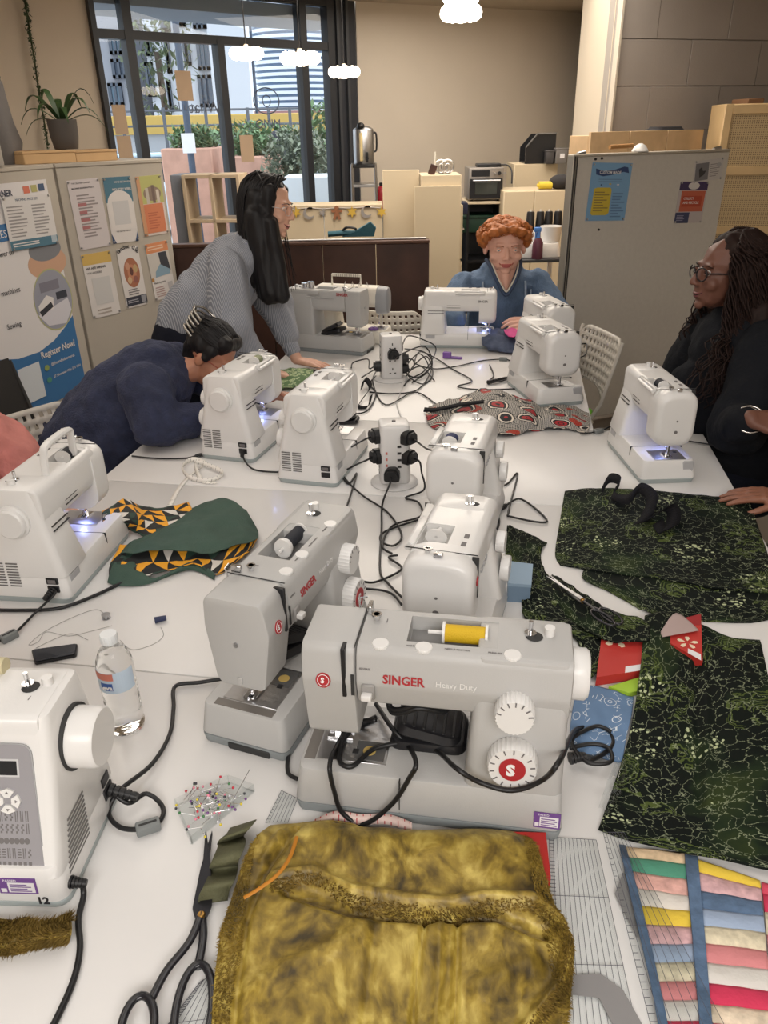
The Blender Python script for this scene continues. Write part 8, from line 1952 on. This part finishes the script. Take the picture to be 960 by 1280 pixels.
# cloth pieces being sewn
DEN = mat('denim_pieces', hexc(86, 96, 120), .85, vary=(30, .15), bump=(120, .4)); PNK = mat('pink_cloth', hexc(206, 80, 140), .8)
patch('denim_fabric', 'blue-grey denim pieces bunched under the red-haired person hand', 'fabric', [
    [(604, 418, .06), (618, 410, .085), (634, 412, .08), (650, 416, .07)], [(602, 424, .05), (618, 420, .07), (640, 422, .06), (656, 424, .05)], [(604, 432, .03), (622, 432, .04), (642, 434, .03), (658, 436, .02)], [(610, 438, .008), (626, 440, .01), (642, 442, .01), (652, 444, .008)]], DEN, 30, 24, .004, (30, .012))
patch('pink_fabric', 'bright pink cloth held under the red-haired person fingers', 'fabric', [[(630, 412, .085), (640, 410, .09), (652, 414, .08)], [(632, 417, .088), (642, 416, .09), (653, 418, .075)], [(636, 421, .08), (644, 421, .08), (652, 421, .07)]], PNK, 14, 12, .003, (40, .006))
# ---- 4: woman in black with long dark curls, in profile
S4 = skin_mat('skin_4', (112, 74, 60)); HM = head_matrix((1.20, 2.76, 1.275), (-1, -.12, .02), (0, 0, 1), 1.08)
sh = xf(HEAD, HM) + [('c', (1.24, 2.755, 1.21), .058, (1.30, 2.75, 1.10), .064), ('c', (1.32, 2.74, 1.02), .14, (1.40, 2.72, .62), .17), ('c', (1.38, 2.62, .52), .12, (1.12, 2.60, .50), .08), ('c', (1.38, 2.84, .52), .12, (1.12, 2.86, .50), .08), ('c', (1.12, 2.60, .50), .07, (1.16, 2.60, .06), .045), ('c', (1.12, 2.86, .50), .07, (1.16, 2.86, .06), .045), ('c', (1.16, 2.60, .04), .038, (1.0, 2.60, .03), .03), ('c', (1.16, 2.86, .04), .038, (1.0, 2.86, .03), .03),
    ('c', (1.30, 2.53, 1.06), .06, (1.16, 2.38, .82), .05), ('c', (1.16, 2.38, .82), .048, (1.135, 2.24, .925), .031), ('c', (1.28, 2.93, 1.06), .06, (1.18, 2.96, .80), .05), ('c', (1.18, 2.96, .80), .048, (1.08, 2.80, .66), .03)]
sh += hand((1.135, 2.235, .930), (.80, -.42, -.16), (-.1, -.55, .85), 1, .38, .12, 1.05)+hand((1.08, 2.80, .655), (-.6, -.8, -.1), (0, 0, 1), -1, .3, .1, 1.05)
P4 = person('woman in black top with long dark curls and glasses, looking left', S4, sh)
BLT = mat('black_top', (.010, .011, .014), .9, bump=(90, .35), spec=.15)
organic('top', [('e', (1.32, 2.74, 1.03), (.19, .27, .13)), ('c', (1.31, 2.74, 1.0), .19, (1.38, 2.72, .66), .235), ('c', (1.16, 2.73, .88), .10, (1.20, 2.72, .74), .12), ('c', (1.30, 2.52, 1.05), .115, (1.175, 2.38, .84), .095), ('c', (1.175, 2.38, .84), .092, (1.128, 2.275, .895), .060), ('c', (1.28, 2.92, 1.05), .115, (1.18, 2.95, .82), .09), ('c', (1.18, 2.95, .82), .085, (1.10, 2.83, .69), .055), ('c', (1.28, 2.75, 1.15), .085, (1.31, 2.74, 1.06), .14)], .008, BLT, P4, 5, (10, .014, .8))
organic('trousers', [('c', (1.38, 2.62, .53), .14, (1.12, 2.60, .50), .10), ('c', (1.38, 2.84, .53), .14, (1.12, 2.86, .50), .10), ('c', (1.12, 2.60, .50), .095, (1.16, 2.60, .10), .08), ('c', (1.12, 2.86, .50), .095, (1.16, 2.86, .10), .08)], .010, DK, P4, 3)
for y in (2.60, 2.86): organic('shoe', [('c', (1.17, y, .045), .047, (.99, y, .04), .042)], .008, BLACK_PL, P4, 2)
BRH = mat('dark_brown_hair', hexc(38, 24, 20), .65, spec=.25)
face(P4, HM, mat('iris_dark', (0, 0, 0)), BRH, mat('lips_plum', hexc(120, 66, 66), .45), .004)
glasses(P4, HM, mat('dark_frames', (.015, .012, .014), .25), .0026, .024, .020)
organic('hair', xf([('e', (0, .040, .048), (.090, .096, .088)), ('c', (.06, .05, .03), .055, (.075, .075, -.14), .06), ('c', (-.06, .05, .03), .055, (-.075, .075, -.14), .06), ('c', (0, .10, .03), .06, (0, .13, -.20), .07)], HM) + [('c', (1.245, 2.68, 1.15), .045, (1.205, 2.60, .92), .03), ('c', (1.30, 2.65, 1.15), .055, (1.265, 2.55, .92), .035), ('c', (1.38, 2.72, 1.15), .065, (1.40, 2.66, .95), .05)], .008, BRH, P4, 3, (30, .010, .5))
rnd = random.Random(21); PT = []
for i in range(330):
    a = rnd.uniform(-.55, 3.69) if i % 5 else rnd.uniform(-.7, .2); R_ = rnd.uniform(.92, 1.18)
    lx, ly = .088*math.cos(a)*R_, .045 + .088*math.sin(a)*R_
    if ly < -.03 : ly = -.03+rnd.uniform(0, .02)
    top = HM @ V3((lx * .35, .03+ly * .3, .135)); mid = HM @ V3((lx*1.05, ly*1.05, .04)); low = HM @ V3((lx*1.35, ly*1.3, -.14))
    near = low.y < 2.76
    end = V3((low.x+rnd.uniform(-.03, .05)+(.0 if lx < 0 else 0), low.y - (.10 if near else -.06)*rnd.uniform(.6, 1.2), rnd.uniform(.84, 1.0))); end.x -= rnd.uniform(.0, .16) if near else 0
    base = catmull([top, (top+mid)/2+(mid - HM.translation).normalized() * .02, mid, low, (low+end)/2+V3((rnd.uniform(-.03, .03), -.02 if near else .02, .01)), end], 6)
    ph = rnd.uniform(0, 6); fq = rnd.uniform(1.0, 1.5); am = rnd.uniform(.010, .018)
    PT.append([p+V3((math.cos(ph+k*fq), math.sin(ph+k*fq), 0))*am*min(1, k/8) for k, p in enumerate(base)])
strands('hair_curls', P4, BRH, PT, .0048, 4, lambda q: 1 - .6*q)
for k, (off, r, m_) in enumerate(((.0, .043, mat('silver_bangle', (.8, .78, .76), .2, 1.0)), (.026, .048, mat('silver_bangle', (0, 0, 0))))):
    c0_ = V3((1.135, 2.24, .925)) - V3((-.025, -.14, .105)).normalized()*off; ax = V3((-.025, -.14, .105)).normalized(); u, w = frame_of(ax)
    bm = B(); tube(bm, [c0_+(u*math.cos(q)+w*math.sin(q))*r for q in np.linspace(0, 2*PI, 25)[:-1]], .0032 if k == 0 else .0022, 6, closed=True); obj('bangle', bm, m_, P4, 180)
bm = B(); ball(bm, (1.37, 2.60, 1.20), .012, 1); ball(bm, (1.375, 2.59, 1.17), .010, 1); obj('gold_earring', bm, mat('gold', hexc(200, 160, 80), .25, 1.0), P4, 60)
# ---- 5: neighbour at the right edge, flat hand with gold watch
S5 = skin_mat('skin_5', (138, 92, 72)); HM = head_matrix((1.56, 2.02, 1.33), (-1, .35, -.1), (0, 0, 1), 1.03)
sh = xf(HEAD, HM) + [('c', (1.58, 2.02, 1.26), .055, (1.60, 2.02, 1.14), .06), ('c', (1.60, 2.02, 1.04), .13, (1.62, 2.02, .60), .15), ('c', (1.60, 1.93, .52), .11, (1.32, 1.90, .50), .075), ('c', (1.60, 2.11, .52), .11, (1.32, 2.14, .50), .075), ('c', (1.32, 1.90, .50), .065, (1.36, 1.90, .06), .042), ('c', (1.32, 2.14, .50), .065, (1.36, 2.14, .06), .042), ('c', (1.36, 1.90, .04), .036, (1.22, 1.90, .03), .03), ('c', (1.36, 2.14, .04), .036, (1.22, 2.14, .03), .03),
    ('c', (1.56, 1.84, 1.06), .055, (1.46, 1.82, .82), .046), ('c', (1.46, 1.82, .82), .044, (1.165, 2.010, .775), .029), ('c', (1.56, 2.20, 1.06), .055, (1.37, 2.25, .88), .046), ('c', (1.37, 2.25, .88), .044, (1.31, 2.08, .79), .03)]
sh += hand((1.165, 2.010, .772), (-1, .16, -.06), (0, 0, 1), 1, .10, .10, 1.05)+hand((1.31, 2.08, .785), (.1, -1, -.1), (0, 0, 1), -1, .3, .1)
P5 = person('neighbour at the right edge with flat hand and gold watch on table', S5, sh)
m, nt, b = principled('black_white_knit'); g = NG(m); c = g.coord('Object'); e_ = g.vor(c, 16, 'F1')[0]; r_ = g.math('SINE', g.math('MULTIPLY', e_, 60)); g.color(g.ramp(r_, [(.35, (.015, .015, .016)), (.6, hexc(196, 190, 178))])); b.inputs['Roughness'].default_value = .9; g.bump(g.noise(c, 120, 3)[0], .6, .004); KNIT = m
organic('knit_top', [('e', (1.58, 2.02, 1.04), (.16, .23, .12)), ('c', (1.57, 2.02, 1.0), .17, (1.60, 2.02, .62), .19), ('c', (1.40, 2.02, .90), .09, (1.42, 2.02, .82), .10), ('c', (1.56, 1.84, 1.05), .095, (1.46, 1.82, .85), .08), ('c', (1.46, 1.82, .85), .075, (1.30, 1.92, .80), .055), ('c', (1.56, 2.20, 1.05), .095, (1.36, 2.25, .89), .088), ('c', (1.36, 2.25, .89), .088, (1.315, 2.11, .81), .058)], .008, KNIT, P5, 4, (14, .010, 1))
organic('trousers', [('c', (1.60, 1.93, .53), .125, (1.32, 1.90, .50), .09), ('c', (1.60, 2.11, .53), .125, (1.32, 2.14, .50), .09), ('c', (1.32, 1.90, .50), .085, (1.36, 1.90, .10), .07), ('c', (1.32, 2.14, .50), .085, (1.36, 2.14, .10), .07)], .010, DK, P5, 3)
for y in (1.90, 2.14): organic('shoe', [('c', (1.37, y, .045), .045, (1.20, y, .04), .04)], .008, BLACK_PL, P5, 2)
face(P5, HM, mat('iris_dark', (0, 0, 0)), BRH, mat('lips_plum', (0, 0, 0)), .003)
organic('hair', xf([('e', (0, .036, .050), (.088, .094, .088)), ('c', (.06, .05, .02), .04, (.06, .06, -.08), .04), ('c', (-.06, .05, .02), .04, (-.06, .06, -.08), .04)], HM), .006, HB, P5, 3, (40, .008, 1))
ax = V3((-.295, .19, -.045)).normalized(); u, w = frame_of(ax); c0_ = V3((1.185, 1.997, .777))
bm = B(); tube(bm, [c0_+(u*math.cos(q)+w*math.sin(q)) * .034 for q in np.linspace(0, 2*PI, 25)[:-1]], .006, 6, closed=True, flat=.6); wt = obj('gold_watch', bm, mat('gold', (0, 0, 0)), P5, 60)
bm = B(); cyl(bm, c0_+V3((0, 0, .030)), c0_+V3((0, 0, .040)), .016, n=20); obj('watch_face', bm, mat('gold', (0, 0, 0)), wt)
# ---- 6: neighbour at the left edge in a pink top
S6 = skin_mat('skin_6', (206, 160, 140)); HM = head_matrix((-1.26, 1.96, 1.34), (1, .1, -.2), (0, 0, 1), 1.0)
sh = xf(HEAD, HM) + [('c', (-1.28, 1.96, 1.27), .055, (-1.31, 1.95, 1.14), .06), ('c', (-1.31, 1.94, 1.02), .12, (-1.34, 1.93, .60), .14), ('c', (-1.32, 1.85, .52), .10, (-1.22, 1.84, .50), .075), ('c', (-1.32, 2.03, .52), .10, (-1.22, 2.04, .50), .075), ('c', (-1.22, 1.84, .50), .06, (-1.26, 1.84, .06), .042), ('c', (-1.22, 2.04, .50), .06, (-1.26, 2.04, .06), .042), ('c', (-1.27, 1.79, 1.06), .055, (-1.14, 1.80, .86), .045), ('c', (-1.14, 1.80, .86), .042, (-1.08, 1.62, .79), .03), ('c', (-1.27, 2.10, 1.06), .055, (-1.12, 2.12, .86), .045), ('c', (-1.12, 2.12, .86), .042, (-1.0, 2.0, .80), .03)]
sh += hand((-1.08, 1.62, .785), (.2, -1, -.05), (0, 0, 1), -1, .2)+hand((-1.0, 2.0, .795), (.8, -.5, -.1), (0, 0, 1), 1, .25)
P6 = person('neighbour at the left edge in a dusty pink top', S6, sh)
PKT = mat('dusty_pink_top', hexc(186, 118, 110), .9, vary=(18, .12), bump=(60, .4))
organic('pink_top', [('e', (-1.29, 1.94, 1.04), (.15, .21, .11)), ('c', (-1.30, 1.94, 1.0), .15, (-1.33, 1.93, .62), .17), ('c', (-1.25, 1.79, 1.05), .10, (-1.12, 1.80, .87), .09), ('c', (-1.12, 1.80, .87), .085, (-1.085, 1.66, .81), .055), ('c', (-1.25, 2.10, 1.05), .10, (-1.10, 2.11, .88), .10), ('c', (-1.10, 2.11, .88), .09, (-1.02, 2.03, .82), .055)], .008, PKT, P6, 4, (13, .014, .5))
organic('trousers', [('c', (-1.32, 1.85, .53), .12, (-1.22, 1.84, .50), .09), ('c', (-1.32, 2.03, .53), .12, (-1.22, 2.04, .50), .09), ('c', (-1.22, 1.84, .50), .085, (-1.26, 1.84, .08), .07), ('c', (-1.22, 2.04, .50), .085, (-1.26, 2.04, .08), .07)], .010, DK, P6, 3)
for y in (1.84, 2.04): organic('shoe', [('c', (-1.27, y, .045), .045, (-1.10, y, .04), .04)], .008, BLACK_PL, P6, 2)
face(P6, HM, mat('iris_dark', (0, 0, 0)), HB, mat('lips_rose', (0, 0, 0)), .003)
organic('hair', xf([('e', (0, .036, .050), (.086, .094, .086)), ('c', (0, .08, .02), .06, (0, .09, -.10), .05)], HM), .006, mat('brown_hair', hexc(74, 50, 36), .55), P6, 3, (40, .006, .4))
bpy.context.view_layer.update()
